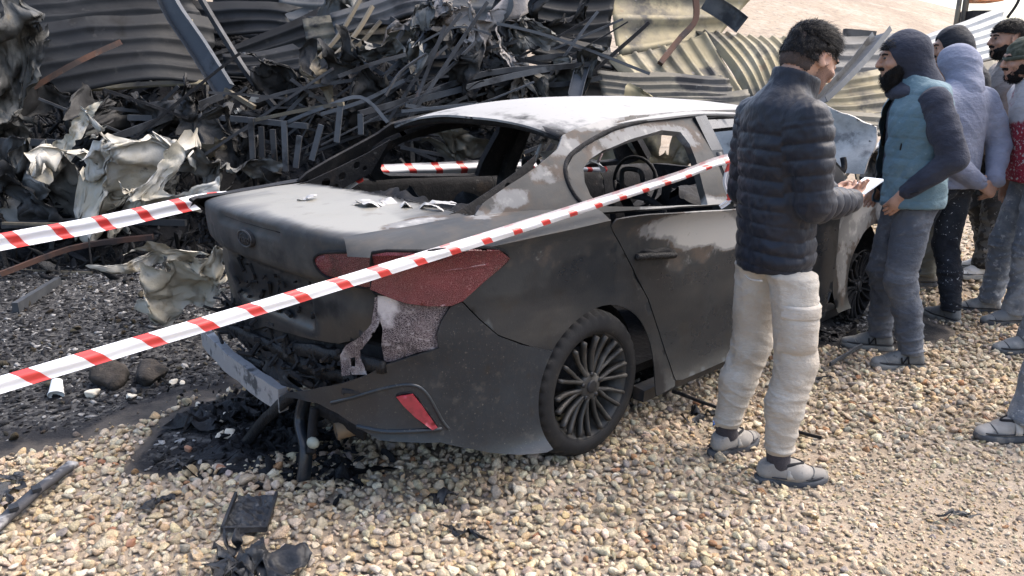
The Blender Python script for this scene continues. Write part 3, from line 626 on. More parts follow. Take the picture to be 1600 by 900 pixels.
# blistered strip below the lamp, melted lacy edge
bl_px = [(590, 455), (605, 461), (636, 472), (670, 476), (703, 476), (690, 500), (683, 520), (688, 541), (650, 552), (612, 566), (601, 566), (596, 540), (598, 515), (590, 490)]
blo = BP(bl_px); bl = panel_mesh(blo, lambda q: wob(belt(q), .004, 10)+np.array([.006, .006, 0]), .018, thick=.006, side=1)
part('blistered_corner', bl, m_blist, blobs=[(onb(606, 480), (.05, .08, .10), 1.0), (onb(640, 480), (.1, .1, .03), .5)])
lacy = BP([(583, 462), (592, 462), (594, 490), (588, 508), (566, 540), (560, 560), (572, 590), (548, 588), (532, 590), (530, 560), (538, 540), (560, 525), (578, 505)])
hl = [BP([(560, 548), (566, 546), (566, 560), (560, 562)]), BP([(545, 560), (552, 556), (553, 574), (546, 576)]), BP([(576, 520), (581, 515), (580, 526)])]
lc = panel_mesh(lacy, lambda q: wob(belt(q), .008, 14)+np.array([.012, .006, 0]), .014, holes=hl, thick=.004, side=1); part('melted_lace', lc, m_blist, blobs=[((-.9, -.6, .7), (.4, .4, .3), .45)])
# bumper skin: right hand part is left, torn off near the middle
arch_b = [p for p in ac(139, 204)]
bot = BP([(688, 690), (640, 690), (593, 686), (560, 664), (530, 645), (500, 630), (470, 622), (446, 617)])
top = BP([(449, 612), (490, 607), (540, 596), (575, 583), (601, 568), (640, 556), (685, 542), (682, 520), (689, 500), (703, 478), (718, 472)])
bo = [(p[0], p[1]-.004) for p in bcut]+XZ(arch_b)+XZ([(-.36, .178), (-.48, .20), (-.60, .24)])+bot+top
bmp = panel_mesh(bo, lambda q: wob(belt(q), .0025, 5)+np.array([-.004, -.004, 0]), .022, thick=.006, side=1)
bu = part('rear_bumper', bmp, m_bump, char=[((-.99, -.25, .36), (.15, .2, .08), .8)])
# crease line above the reflector pocket and the reflector
rf = BP([(621, 616), (646, 612), (660, 630), (684, 664), (676, 668), (650, 648), (632, 630)])
rfp = panel_mesh(rf, lambda q: belt(q)+np.array([-.012, -.012, 0]), .014, thick=.008, side=1); mk('reflector', *rfp, m_red, bu)
rim_ = np.array(cr([rf[k] for k in (0, 1, 2, 3, 4, 5, 6)], 4, True)); V, Fc = tube(np.concatenate([belt(rim_), belt(rim_[:1])])+np.array([-.008, -.008, 0]), .005, 5); mk('reflector_frame', V, Fc, m_melt, bu)
crs = belt(np.array(cr(BP([(520, 628), (560, 618), (600, 606), (640, 600), (665, 612), (690, 655), (700, 668)]), 6)))+np.array([-.004, -.004, 0]); V, Fc = tube(crs, .009, 6, sx=1.4); part('bumper_crease', (V, np.array([f for f in Fc if len(f) == 4])), m_bump, bu)
crs = belt(np.array(cr(BP([(560, 664), (600, 672), (640, 672), (690, 668)]), 6)))+np.array([-.006, -.006, 0]); V, Fc = tube(crs, .010, 6, sx=1.2); part('bumper_lip', (V, np.array([f for f in Fc if len(f) == 4])), m_bump, bu)
# rear body panel, floor, beam, muffler
V, Fc = sweep([(-.93+.09*(y/.72)**2, y, .50) for y in np.linspace(-.72, .72, 15)], [(-.13, -.012), (-.13, .012), (.14, .03), (.14, -.0)], up=(0, 0, 1)); mk('rear_body_panel', V, Fc, m_char, car, False)
beam = [(-1.01+.06*(y/.72)**2, y, .315+.01*math.sin(y*4)) for y in np.linspace(-.10, .92, 16)]; V, Fc = sweep(beam, [(-.05, -.02), (-.05, .02), (-.012, .028), (.0, .014), (.012, .028), (.05, .02), (.05, -.02)], up=(0, 0, 1)); mk('crash_beam', wob(np.array(V), .005, 8), Fc, m_barem, car, False)
P, f4 = crumple(.50, .08, 50, 10, 13, .018, 10); mk('beam_residue', np.stack([P[:, 2]-.955, P[:, 0]+.06, P[:, 1]+.405], 1), f4, m_flake if False else m_char, car)
mb = MB(); mb.box((.40, 0, .24), (1.5, 1.5, .04)); mb.box((-.62, 0, .42), (.5, 1.25, .08)); mb.box((1.9, 0, .22), (2.2, 1.5, .04)); mb.build('floor_pan', m_soot, car)
V, Fc = tube(cr([(-.96, -.42, .27), (-.85, -.45, .28), (-.6, -.48, .30)], 5), [.034]*11, 12, caps=False); mk('exhaust_pipe', V, Fc, mat('rusty_pipe', (.20, .15, .10), .7, .4, layers=[dict(col=(.05, .04, .035), scale=14, lo=.45, hi=.6)]), car)
V, Fc = tube([(-.62, -.5, .30), (-.55, 0, .29), (-.62, .45, .30)], .10, 14, sx=.7); mk('muffler', V, Fc, m_soot, car)
# melted strips hanging from the torn bumper
def strip(pts, w, t, name, m, parent=car, tw=0.0):
    c_ = cr(pts, 6); V, Fc = sweep(c_, [(-w/2, -t/2), (-w/2, t/2), (w/2, t/2), (w/2, -t/2)]); return mk(name, wob(np.array(V), .006, 14), Fc, m, parent, True)
def carp(px, py, x=None, y=None, z=None):
    r = ray(px, py); o = np.array([-CARX, -CARY, H]); ow = np.array([o[0]*_ch+o[1]*_sh, -o[0]*_sh+o[1]*_ch, H]); rw = np.array([r[0]*_ch+r[1]*_sh, -r[0]*_sh+r[1]*_ch, r[2]])
    k, v = (0, x) if x is not None else ((1, y) if y is not None else (2, z)); return ow+rw*((v-ow[k])/rw[k])
strip([carp(458, 617, x=-1.0), carp(425, 645, x=-1.03), carp(385, 690, x=-1.06), carp(345, 706, x=-1.08)], .045, .02, 'hanging_trim', m_melt, bu)
strip([carp(478, 622, x=-1.0), carp(470, 660, x=-1.02), carp(478, 700, x=-1.05), carp(474, 750, x=-1.08)], .05, .018, 'hanging_trim', m_bump, bu)
strip([carp(492, 640, x=-.99), carp(487, 680, x=-1.02), carp(486, 710, x=-1.05)], .03, .02, 'hanging_trim', m_char, bu)
V, Fc = ico(2); mk('clip', V*np.array([.022, .03, .022])+carp(489, 692, x=-1.06), Fc, mat('pale_clip', (.22, .23, .19), .6), bu, True)
strip([carp(500, 640, x=-.97), carp(540, 655, x=-.93), carp(572, 676, x=-.90)], .06, .015, 'torn_liner', m_soot, bu)
for s0, s1 in (((330, 505), (520, 590)), ((420, 545), (600, 575)), ((360, 560), (470, 600)), ((450, 570), (560, 600))):
    a_, b_ = carp(*s0, x=-.93), carp(*s1, x=-.93); strip([a_, (a_+b_)/2+[-.02, 0, .03], b_], .05, .02, 'melted_wiring', m_melt)
mb = MB()
for k in range(120):
    c = np.array([g.uniform(-.97, -.90), g.uniform(-.62, .66), g.uniform(.38, .58)]); mb.tube([c, c+g.normal(0, .02, 3), c+g.normal(0, .035, 3)], g.uniform(.005, .014), 5)
tag(mb.build('burnt_bumper_foam', m_char, car), kind='stuff')

# ---- interior: burnt seat frames, parcel shelf, dashboard
mb = MB()
mb.box((-.25, 0, .985), (.42, 1.22, .03)); mb.box((-.02, 0, .66), (.05, 1.25, .60)); mb.build('parcel_shelf', m_char, car)
P, f4 = crumple(.95, .30, 60, 20, 17, .03, 9); mk('shelf_debris', np.stack([P[:, 1]-.30, P[:, 0], P[:, 2]+1.04], 1), f4, m_char, car)
for s in (-1, 1):                        # pierced inner pillar panels beside the rear glass
    po = [(-.62, 1.02), (-.30, 1.02), (-.10, 1.10), (.0, 1.27), (-.14, 1.205), (-.30, 1.145), (-.46, 1.09), (-.62, 1.06)]
    hs = [[(cx+r*math.cos(a), cz+r*math.sin(a)) for a in np.arange(10)/10*6.283] for cx, cz, r in ((-.44, 1.055, .018), (-.36, 1.075, .025), (-.27, 1.10, .022), (-.19, 1.15, .02), (-.30, 1.05, .014), (-.14, 1.13, .014))]
    mk('inner_pillar', *panel_mesh(po, lambda q: np.stack([q[:, 0], np.full(len(q), s*.60)-s*(q[:, 1]-1.02)*.25, q[:, 1]], 1), .02, holes=hs, thick=.004), m_char, car)
def seat(x, y):
    s = empty('seat_frame', (x, y, 0), 0, car)
    mb = MB()
    for d in (-.2, .2): mb.tube(cr([(.28, d, .38), (-.05, d, .36), (-.22, d*.95, .62), (-.34, d*.85, .93)], 6), .018, 7)
    mb.tube(cr([(-.34, -.17, .93), (-.36, -.08, .98), (-.36, .08, .98), (-.34, .17, .93)], 5), .018, 7); mb.build('side_rail', m_char, s, True)
    hr = MB().tube(cr([(-.35, -.07, .96), (-.38, -.07, 1.06), (-.39, -.05, 1.12), (-.39, .05, 1.12), (-.38, .07, 1.06), (-.35, .07, .96)], 5), .013, 7).build('headrest_hoop', m_char, s, True)
    P, f4 = crumple(.44, .60, 24, 30, int(10+x*7+y*3), .03, 6); P = np.stack([-.18-P[:, 1]*.32+P[:, 2]*.4, P[:, 0], .66+P[:, 1]*.95], 1); mk('back_shell', P, f4, m_soot, s)
    P, f4 = crumple(.46, .5, 20, 20, int(30+x*7+y*3), .03, 6); mk('cushion_residue', P+[.04, 0, .42], f4, m_soot, s)
for x, y in ((1.25, -.37), (1.25, .37)): seat(x, y)
P, f4 = crumple(1.0, .62, 50, 26, 23, .04, 8); mk('rear_seat_back', np.stack([.10-P[:, 1]*.28+P[:, 2], P[:, 0], .70+P[:, 1]*.9], 1), f4, m_soot, car)
P, f4 = crumple(1.0, .5, 50, 22, 24, .04, 8); mk('rear_seat_base', P[:, [1, 0, 2]]+[.40, 0, .44], f4[:, ::-1], m_soot, car)
P, f4 = crumple(1.05, .4, 50, 16, 25, .05, 8); mk('dashboard', P[:, [1, 0, 2]]+[2.15, 0, .84], f4[:, ::-1], m_char, car)
V, Fc = tube([(1.85, .37+.18*math.cos(a), .90+.17*math.sin(a)) for a in np.linspace(0, 2*PI, 25)], .013, 7); mk('steering_wheel', V, Fc, m_char, car)
# pale sagging sheet and looping wire at the far window
P, f4 = crumple(.60, .30, 30, 18, 41, .02, 5); m_pale = mat('pale_scorched_sheet', (.50, .52, .53), .8, layers=[dict(col=(.25, .26, .27), scale=4, lo=.45, hi=.7), dict(col=(.62, .63, .63), scale=12, lo=.55, hi=.7)], bumps=[(20, .3, .01)])
mk('sagging_sheet', np.stack([P[:, 0]+1.55, .66+P[:, 2]-.3*P[:, 1]-.05*P[:, 0], 1.13+P[:, 1]-P[:, 0]*.18], 1), f4, m_pale, car)
m_wire = mat('scorched_wire', (.5, .38, .38), .8, layers=[dict(col=(.2, .18, .17), scale=20, lo=.5, hi=.65)])
V, Fc = tube(cr([(1.75, .62, 1.02), (1.85, .60, 1.20), (1.95, .60, 1.25), (2.1, .62, 1.2), (2.2, .64, 1.19)], 6), .010, 6); mk('looped_wire', V, Fc, m_wire, car)
V, Fc = tube(cr([(.28, -.30, 1.30), (.18, -.33, 1.20), (.08, -.30, 1.10)], 6), .010, 6); mk('bare_rod', V, Fc, m_flake, car)
for s in (-1, 1):
    V, Fc = sweep(cr([(1.88, s*.585, 1.395), (2.15, s*.66, 1.22), (2.45, s*.74, 1.0)], 6), [(-.03, -.03), (-.03, .03), (.03, .03), (.03, -.03)]); mk('front_pillar', V, Fc, m_char, car, False)
# open hood, buckled upright
def hood(q):
    q = np.asarray(q, float); v, y = q[:, 0], q[:, 1]          # v along the hood from the hinge
    x = 3.02+.28*v-.16*v*v; z = .90+.82*v-.20*v*v+.05*np.sin(y*3+1)*v
    return np.stack([x+.07*np.abs(y)**2+.02*np.sin(v*9+y*4), y*(1-.1*v), z], 1)
ho = [(0, -.70), (.3, -.71), (.55, -.68), (.68, -.52), (.74, -.2), (.72, .3), (.6, .66), (.3, .70), (0, .70)]
hd = panel_mesh(ho, lambda q: wob(wob(hood(q), .03, 3.2), .010, 11), .03, thick=.02, side=-1); mk('hood', *hd, mat('ashen_hood', (.42, .395, .36), .8, layers=[dict(col=(.54, .515, .47), scale=4, lo=.42, hi=.62), dict(col=(.20, .19, .18), scale=5, lo=.56, hi=.70), dict(col=(.05, .048, .046), scale=14, lo=.64, hi=.72)], bumps=[(20, .4, .012), (90, .3, .004)]), car)
V, Fc = tube(cr([(2.60, -.62, .92), (2.70, -.66, 1.0), (2.72, -.64, 1.08)], 5), .02, 7); mk('hood_hinge', V, Fc, m_char, car)
P, f4 = crumple(1.0, .8, 40, 30, 51, .08, 9); mk('engine_bay_wreck', P[:, [1, 0, 2]]+[3.0, 0, .72], f4[:, ::-1], m_char, car)
for k in range(14):
    c = np.array([g.uniform(2.6, 3.5), g.uniform(-.7, .7), g.uniform(.6, .9)]); MB().tube([c, c+g.normal(0, .12, 3)], g.uniform(.01, .03), 6).build('engine_pipe', m_char, car)
mb = MB(); mb.box((2.55, 0, .6), (.05, 1.45, .7)); mb.build('bulkhead', m_soot, car)

# ---- wheels
m_tyre = mat('tyre_rubber', (.011, .011, .012), .75, layers=[dict(col=(.022, .021, .020), scale=5, lo=.42, hi=.65), dict(col=(.06, .056, .05), scale=22, lo=.60, hi=.74, amt=.6), dict(col=(.2, .19, .18), scale=6, lo=.70, hi=.76)], bumps=[(60, .3, .004)], spec=.3)
m_rim = mat('dusty_alloy', (.048, .046, .043), .5, .35, layers=[dict(col=(.10, .094, .084), scale=9, lo=.5, hi=.68, rough=.8, metal=0), dict(col=(.05, .05, .05), scale=6, lo=.55, hi=.7)], bumps=[(70, .2, .003)])
m_lug = mat('dark_bolt', (.035, .035, .037), .5, .5)
def wheel(x, yo, s, zc_, tyre=True, burnt=False):
    w = empty('wheel', (x, yo, zc_), 0, car); mr = m_soot if burnt else m_rim
    n = 96
    if tyre:
        prof = [(.232, -.012), (.240, -.002), (.262, .002), (.288, -.003), (.305, -.016), (.316, -.034), (.322, -.052), (.323, -.075), (.315, -.078), (.315, -.086), (.323, -.089), (.324, -.108), (.316, -.111), (.316, -.119), (.324, -.122), (.323, -.155), (.318, -.175), (.305, -.195), (.262, -.21), (.235, -.205)]
        V = []; Fc = []; m = len(prof); n2 = 192
        for i in range(n2):
            a = i/n2*2*PI
            for r, d in prof:
                groove = (i % 5 in (0, 1)); rr = r
                if r > .303 and d > -.060 and groove: rr = r-.012*min(1, (r-.30)/.014)
                if r > .303 and d < -.135 and groove: rr = r-.009
                V.append((rr*math.cos(a), s*(-d) if True else 0, rr*math.sin(a)))
        for i in range(n2):
            for j in range(m-1): Fc.append((i*m+j, ((i+1) % n2)*m+j, ((i+1) % n2)*m+j+1, i*m+j+1))
        V = np.array(V); V[:, 1] *= 1; V[:, 2] = np.maximum(V[:, 2], -zc_+.004)
        mk('tyre', V, Fc if s < 0 else [f[::-1] for f in Fc], m_tyre, w)
        # raised sidewall scuffs
    rp_ = [(.237, -.004), (.237, -.012), (.228, -.014), (.220, -.030), (.205, -.05), (.200, -.12), (.215, -.19), (.232, -.20)]
    V = []; Fc = []; m = len(rp_)
    for i in range(n):
        a = i/n*2*PI
        for r, d in rp_: V.append((r*math.cos(a), -s*d, r*math.sin(a)))
    for i in range(n):
        for j in range(m-1): Fc.append((i*m+j, ((i+1) % n)*m+j, ((i+1) % n)*m+j+1, i*m+j+1))
    rim = mk('rim', V, Fc, mr, w)
    for k in range(10):                                   # ten split spokes, each mesh a Y
        a = k/10*2*PI+.11; mb = MB()
        for off in (-.135, .135):
            pts = []
            for t in np.linspace(0, 1, 9):
                r = .050+.172*t; aa = a+off*(min(1, t*1.9))**.8*(1 if t < .6 else 1); pts.append((r*math.cos(aa), s*(.028-.022*t-.012*math.sin(PI*t)*-1), r*math.sin(aa)))
            V, Fc = sweep(pts, [(-.0075, -.014), (-.0075, .010), (-.003, .014), (.003, .014), (.0075, .010), (.0075, -.014)], up=None, scale=np.linspace(1.0, .95, 9)); mb.add(V, Fc)
        mb.build('spoke', mr, rim, True)
    V, Fc = tube([(0, s*.05, 0), (0, s*.018, 0), (0, s*.012, 0)], [.062, .060, .05], 24); mk('hub', V, Fc, mr, rim, True)
    V, Fc = tube([(0, s*.02, 0), (0, s*.006, 0), (0, s*.004, 0)], [.030, .029, .024], 20); mk('centre_cap', V, Fc, m_lug, rim)
    for k in range(5):
        a = k/5*2*PI+.3; V, Fc = tube([(.054*math.cos(a), s*.02, .054*math.sin(a)), (.054*math.cos(a), s*.008, .054*math.sin(a))], .0105, 8); mk('lug_bolt', V, Fc, m_lug, rim)
    V, Fc = tube([(0, s*.11, 0), (0, s*.10, 0)], .15, 32); mk('brake_disc', V, Fc, m_soot, rim)
    return w
wheel(0, -.888, 1, .322); wheel(0, .888, -1, .25, False, True); wheel(2.70, -.86, 1, .262, False, True); wheel(2.70, .86, -1, .25, False, True)
# dark wheel housings
for x in (0, 2.70):
    for s in (-1, 1):
        V = []; Fc = []; n = 24
        for i in range(n+1):
            a = PI*1.34*(i/n)-.17*PI
            for yy in (.80, .55): V.append((x+.375*math.cos(a), s*yy, .31+.375*math.sin(a)))
        for i in range(n): Fc.append((2*i, 2*i+1, 2*i+3, 2*i+2))
        V += [(x, s*.55, .31)]
        for i in range(n): Fc.append((2*i+1, len(V)-1, 2*i+3))
        mk('wheel_housing', V, Fc, m_soot, car)
# ================================================================== PEOPLE
class Fld:
    """a distance field on a grid; smooth unions of tapered capsules and ellipsoids, meshed with surface nets"""
    def __init__(s, lo, hi, h):
        s.lo = np.array(lo, float); s.h = h; s.n = np.ceil((np.array(hi)-s.lo)/h).astype(int)+1
        s.ax = [s.lo[k]+np.arange(s.n[k])*h for k in range(3)]; s.f = np.full(s.n, .5, np.float32)
    def _sub(s, a, b):
        i0 = np.clip(np.floor((np.array(a)-s.lo)/s.h).astype(int), 0, s.n-1); i1 = np.clip(np.ceil((np.array(b)-s.lo)/s.h).astype(int)+1, 1, s.n)
        sl = tuple(slice(i0[k], max(i1[k], i0[k]+1)) for k in range(3)); g = np.meshgrid(*[s.ax[k][sl[k]] for k in range(3)], indexing='ij'); return sl, np.stack(g, -1)
    def _mix(s, sl, d, k, op):
        a = s.f[sl]
        if op == 'cut': d = -d; h = np.clip(.5-.5*(d-a)/k, 0, 1); s.f[sl] = a*h+d*(1-h)+k*h*(1-h); s.f[sl] = np.maximum(s.f[sl], np.minimum(a, 1)) if False else (d+(a-d)*h+k*h*(1-h)); return
        h = np.clip(.5+.5*(d-a)/k, 0, 1); s.f[sl] = d*(1-h)+a*h-k*h*(1-h)
    def cone(s, p0, p1, r0, r1, k=.02, sq=None, op='add'):
        p0 = np.array(p0, float); p1 = np.array(p1, float); m = max(r0, r1)+k*1.5+.02
        if sq is not None: m = m*max(1, sq[1])
        sl, P = s._sub(np.minimum(p0, p1)-m, np.maximum(p0, p1)+m); Q = P-p0; ab = p1-p0; fac = 1.0
        if sq is not None:
            ax = np.array(sq[0], float); ax /= np.linalg.norm(ax); c = Q @ ax; Q = Q+(c*(1/sq[1]-1))[..., None]*ax; ab = ab+ax*(ab @ ax)*(1/sq[1]-1); fac = min(1, sq[1])
        t = np.clip((Q @ ab)/(ab @ ab+1e-9), 0, 1); d = (np.linalg.norm(Q-t[..., None]*ab, axis=-1)-(r0+(r1-r0)*t))*(fac if fac < 1 else 1)
        s._mix(sl, d, k, op); return s
    def ell(s, c, r, k=.015, Rm=None, op='add'):
        c = np.array(c, float); r = np.array(r, float); m = r.max()+k*1.5+.02; sl, P = s._sub(c-m, c+m); Q = P-c
        if Rm is not None: Q = Q @ Rm
        l = np.linalg.norm(Q/r, axis=-1); g = np.linalg.norm(Q/(r*r), axis=-1)+1e-6
        s._mix(sl, np.where(l > .05, l*(l-1)/g, -r.min()), k, op); return s
    def plane(s, p, n):       # keep the side the normal points to
        n = np.array(n, float); n /= np.linalg.norm(n); X, Y, Z = np.meshgrid(*s.ax, indexing='ij', sparse=True)
        s.f = np.maximum(s.f, -((X-p[0])*n[0]+(Y-p[1])*n[1]+(Z-p[2])*n[2])).astype(np.float32); return s
    def mesh(s):
        f = s.f; ng = f < 0; c = [ng[i:ng.shape[0]-1+i, j:ng.shape[1]-1+j, k:ng.shape[2]-1+k] for i in (0, 1) for j in (0, 1) for k in (0, 1)]
        al = np.logical_and.reduce(c); an = np.logical_or.reduce(c); act = an&~al; I = np.argwhere(act); idx = np.full(act.shape, -1, np.int64); idx[tuple(I.T)] = np.arange(len(I))
        off = np.array([(i, j, k) for i in (0, 1) for j in (0, 1) for k in (0, 1)]); val = [f[tuple((I+o).T)] for o in off]
        pos = np.zeros((len(I), 3)); cnt = np.zeros(len(I))
        for a in range(8):
            for b in range(a+1, 8):
                if np.abs(off[a]-off[b]).sum() != 1: continue
                x = (val[a] < 0) != (val[b] < 0); t = np.where(x, val[a]/(val[a]-val[b]+1e-12), 0); pos += np.where(x[:, None], off[a]+t[:, None]*(off[b]-off[a]), 0); cnt += x
        V = s.lo+(I+pos/np.maximum(cnt, 1)[:, None])*s.h; Fc = []
        for ax in range(3):
            o1, o2 = [k for k in range(3) if k != ax]
            a = [slice(1, -1)]*3; a[ax] = slice(0, -1); b = list(a); b[ax] = slice(1, None); A = ng[tuple(a)]; B = ng[tuple(b)]
            E = np.argwhere(A != B); base = E.copy(); base[:, o1] += 1; base[:, o2] += 1; sg = A[tuple(E.T)]
            q = []
            for d1, d2 in ((0, 0), (1, 0), (1, 1), (0, 1)):
                c_ = base.copy(); c_[:, o1] -= d1; c_[:, o2] -= d2; q.append(idx[tuple(c_.T)])
            q = np.stack(q, 1); flip = sg if ax != 1 else ~sg; q[flip] = q[flip][:, ::-1]; Fc.append(q)
        Fc = np.concatenate(Fc); Fc = Fc[(Fc >= 0).all(1)]; return V, Fc[:, ::-1]
def vnorm(V, Fc):
    n = np.cross(V[Fc[:, 2]]-V[Fc[:, 0]], V[Fc[:, 3]]-V[Fc[:, 1]]); N = np.zeros_like(V)
    for k in range(4): np.add.at(N, Fc[:, k], n)
    return N/(np.linalg.norm(N, axis=1)[:, None]+1e-12)
def relax(V, Fc, it=2, l=.5):
    for _ in range(it):
        S = np.zeros_like(V); C = np.zeros(len(V))
        for a, b in ((0, 1), (1, 2), (2, 3), (3, 0)):
            np.add.at(S, Fc[:, a], V[Fc[:, b]]); np.add.at(S, Fc[:, b], V[Fc[:, a]]); np.add.at(C, Fc[:, a], 1); np.add.at(C, Fc[:, b], 1)
        V = V+l*(S/np.maximum(C, 1)[:, None]-V)
    return V
def rotm(yaw=0, pitch=0, roll=0): return np.array(Euler((pitch, roll, yaw), 'XYZ').to_matrix())
def pose(**k):
    J = dict(pelvis=(0, 0, .95), waist=(0, 0, 1.10), chest=(0, .0, 1.32), neck=(0, -.01, 1.50), head=(0, .03, 1.66), hr=(0, 0, 0),
             hipL=(-.09, 0, .92), hipR=(.09, 0, .92), kneeL=(-.10, .02, .50), kneeR=(.10, .02, .50), ankL=(-.10, -.02, .09), ankR=(.10, -.02, .09), toeL=(-.12, 1), toeR=(.12, 1),
             shL=(-.19, -.01, 1.44), shR=(.19, -.01, 1.44), elL=(-.24, -.05, 1.15), elR=(.24, -.05, 1.15), wrL=(-.22, .06, .90), wrR=(.22, .06, .90),
             hdL=((0, .2, -1), (1, 0, 0), 1), hdR=((0, .2, -1), (-1, 0, 0), 1))
    J.update(k); return {a: (np.array(b, float) if a[:2] not in ('hd',) else b) for a, b in J.items()}
def head_sdf(Fd, J, beard=False):
    M = rotm(*J['hr']); c = J['head']; T = lambda p: c+M @ np.array(p, float)
    Fd.ell(T((0, -.017, .028)), (.076, .099, .092), .01, M); Fd.ell(T((0, .028, -.03)), (.063, .072, .088), .03, M); Fd.ell(T((0, .048, -.078)), (.047, .048, .040), .03, M)
    Fd.cone(T((-.03, .087, .038)), T((.03, .087, .038)), .012, .012, .015)
    Fd.cone(T((0, .098, .025)), T((0, .121, -.020)), .008, .0135, .012); Fd.cone(T((-.012, .108, -.024)), T((.012, .108, -.024)), .008, .008, .008)
    for s in (-1, 1):
        Fd.ell(T((s*.031, .104, .012)), (.017, .013, .011), .008, M, 'cut'); Fd.ell(T((s*.031, .088, .012)), (.013, .011, .011), .004, M); Fd.ell(T((s*.042, .075, -.022)), (.022, .02, .018), .02, M)
        E = M @ rotm(s*-.35, 0, 0); Fd.ell(T((s*.079, -.006, -.008)), (.010, .026, .033), .006, E); Fd.ell(T((s*.088, .001, -.004)), (.007, .013, .018), .004, E, 'cut')
    Fd.cone(T((-.016, .098, -.050)), T((.016, .098, -.050)), .008, .008, .006); Fd.cone(T((-.014, .096, -.062)), T((.014, .096, -.062)), .008, .008, .006); Fd.ell(T((0, .083, -.092)), (.022, .020, .018), .015, M)
    Fd.cone(T((0, -.035, -.05)), J['neck']-np.array([0, .01, 0]), .057, .062, .03); Fd.cone(J['neck']-np.array([0, .01, 0]), J['chest']+np.array([0, 0, .08]), .065, .10, .04)
    return T, M
def hand(Fd, w, d, n, thumb, curl=.5, L=.185, side=1):
    d = np.array(d, float); d /= np.linalg.norm(d); n = np.array(n, float); n -= d*(n @ d); n /= np.linalg.norm(n); t = np.cross(d, n)*thumb*side; w = np.array(w, float)
    Fd.cone(w, w+d*.03, .026, .028, .015, sq=(n, .7)); Fd.cone(w+d*.03, w+d*.082, .036, .040, .015, sq=(n, .42))
    for k, (o, ln) in enumerate(((.030, .072), (.010, .080), (-.010, .074), (-.029, .060))):
        p = w+d*(.085-.004*abs(k-1))+t*o; a = curl*(.5+.08*k); dd = d
        for sg, r0, r1 in ((.45, .0098, .0092), (.32, .0092, .0084), (.26, .0084, .0074)):
            dd = dd*math.cos(a)+n*math.sin(a); dd /= np.linalg.norm(dd); q = p+dd*ln*sg; Fd.cone(p, q, r0, r1, .003); p = q; a = curl*.75
    p = w+d*.025+t*.030; q = p+(d*.55+t*.65+n*.35)*.042; Fd.cone(p, q, .014, .012, .012); r = q+(d*.9+n*.45*curl+t*.1)*.034; Fd.cone(q, r, .0115, .009, .004)
def body_mesh(J, h, hands=(1, 1), curl=(.5, .5), legs=True):
    Fd = Fld((-.5, -.45, -.02), (.5, .55, 1.95), h); T, M = head_sdf(Fd, J)
    Fd.cone(J['chest'], J['pelvis'], .11, .095, .05, sq=((0, 1, 0), .7)); Fd.cone(J['shL'], J['shR'], .05, .05, .04); Fd.cone(J['hipL'], J['hipR'], .05, .05, .04)
    for s, sd_ in (('L', -1), ('R', 1)):
        Fd.cone(J['sh'+s], J['el'+s], .050, .040, .03); Fd.cone(J['el'+s], J['wr'+s], .039, .026, .015)
        d, n, th = J['hd'+s]; hand(Fd, J['wr'+s], d, n, th, curl[0 if s == 'L' else 1])
        Fd.cone(J['hip'+s], J['knee'+s], .052, .048, .03); Fd.cone(J['knee'+s], J['ank'+s], .048, .033, .02)
        f = np.append(J['toe'+s], 0); f /= np.linalg.norm(f); Fd.cone(J['ank'+s], J['ank'+s]+f*.09-[0, 0, .052], .031, .025, .02)
    V, Fc = Fd.mesh(); return relax(V, Fc, 1, .35), Fc, T, M
NP = Noise(77, 14)
def folds(P, N, amp, lam, slope=.4, seed=0, bias=None):
    q = P+seed*3.3; f0 = .30/lam; Z_ = np.stack([q[:, 0], q[:, 1], (q[:, 2]+slope*(q[:, 0]*.8+q[:, 1]*.5))*2.6], 1)
    r1 = 1-2.2*np.abs(NP(Z_, f0)*.8); r2 = 1-2.2*np.abs(NP(Z_+3.7, f0*1.9)*.8)
    a = amp*(np.clip(r1, -.6, 1)*.75+np.clip(r2, -.6, 1)*.38+.22*NP(q+2, 6)+.12*NP(q+4, 40))
    if bias is not None: a = a*bias
    return P+N*a[:, None]
def drape(V, N, seed, up=.0055, low=.006, zk=.60):
    """trouser cloth: long hanging folds above the knee, sharp bunched creases below"""
    q = V+seed*2.1; a = NP(np.stack([q[:, 0], q[:, 1], q[:, 2]*.28+q[:, 1]*.2], 1), 7.5); lng = np.clip(1-2.4*np.abs(a*.8), -.5, 1)
    zz = q[:, 2]+.35*q[:, 0]+.25*q[:, 1]+.02*NP(q, 8); b = NP(np.stack([q[:, 0]*.8, q[:, 1]*.8, zz*3.4], 1), 6.5); c = NP(np.stack([q[:, 0]*.9, q[:, 1]*.9, (zz-.7*q[:, 0])*3.0], 1)+5, 9.5)
    crs_ = np.clip(1-2.6*np.abs(b*.8), -.35, 1)+.6*np.clip(1-2.6*np.abs(c*.8), -.35, 1); w = sm(zk+.12, zk-.12, V[:, 2])
    kn = np.exp(-((V[:, 2]-.78)/.09)**2)*.6
    return V+N*((up*lng*(1-w)+low*crs_*(w+kn))*1.0+.0008*NP(q, 45))[:, None]
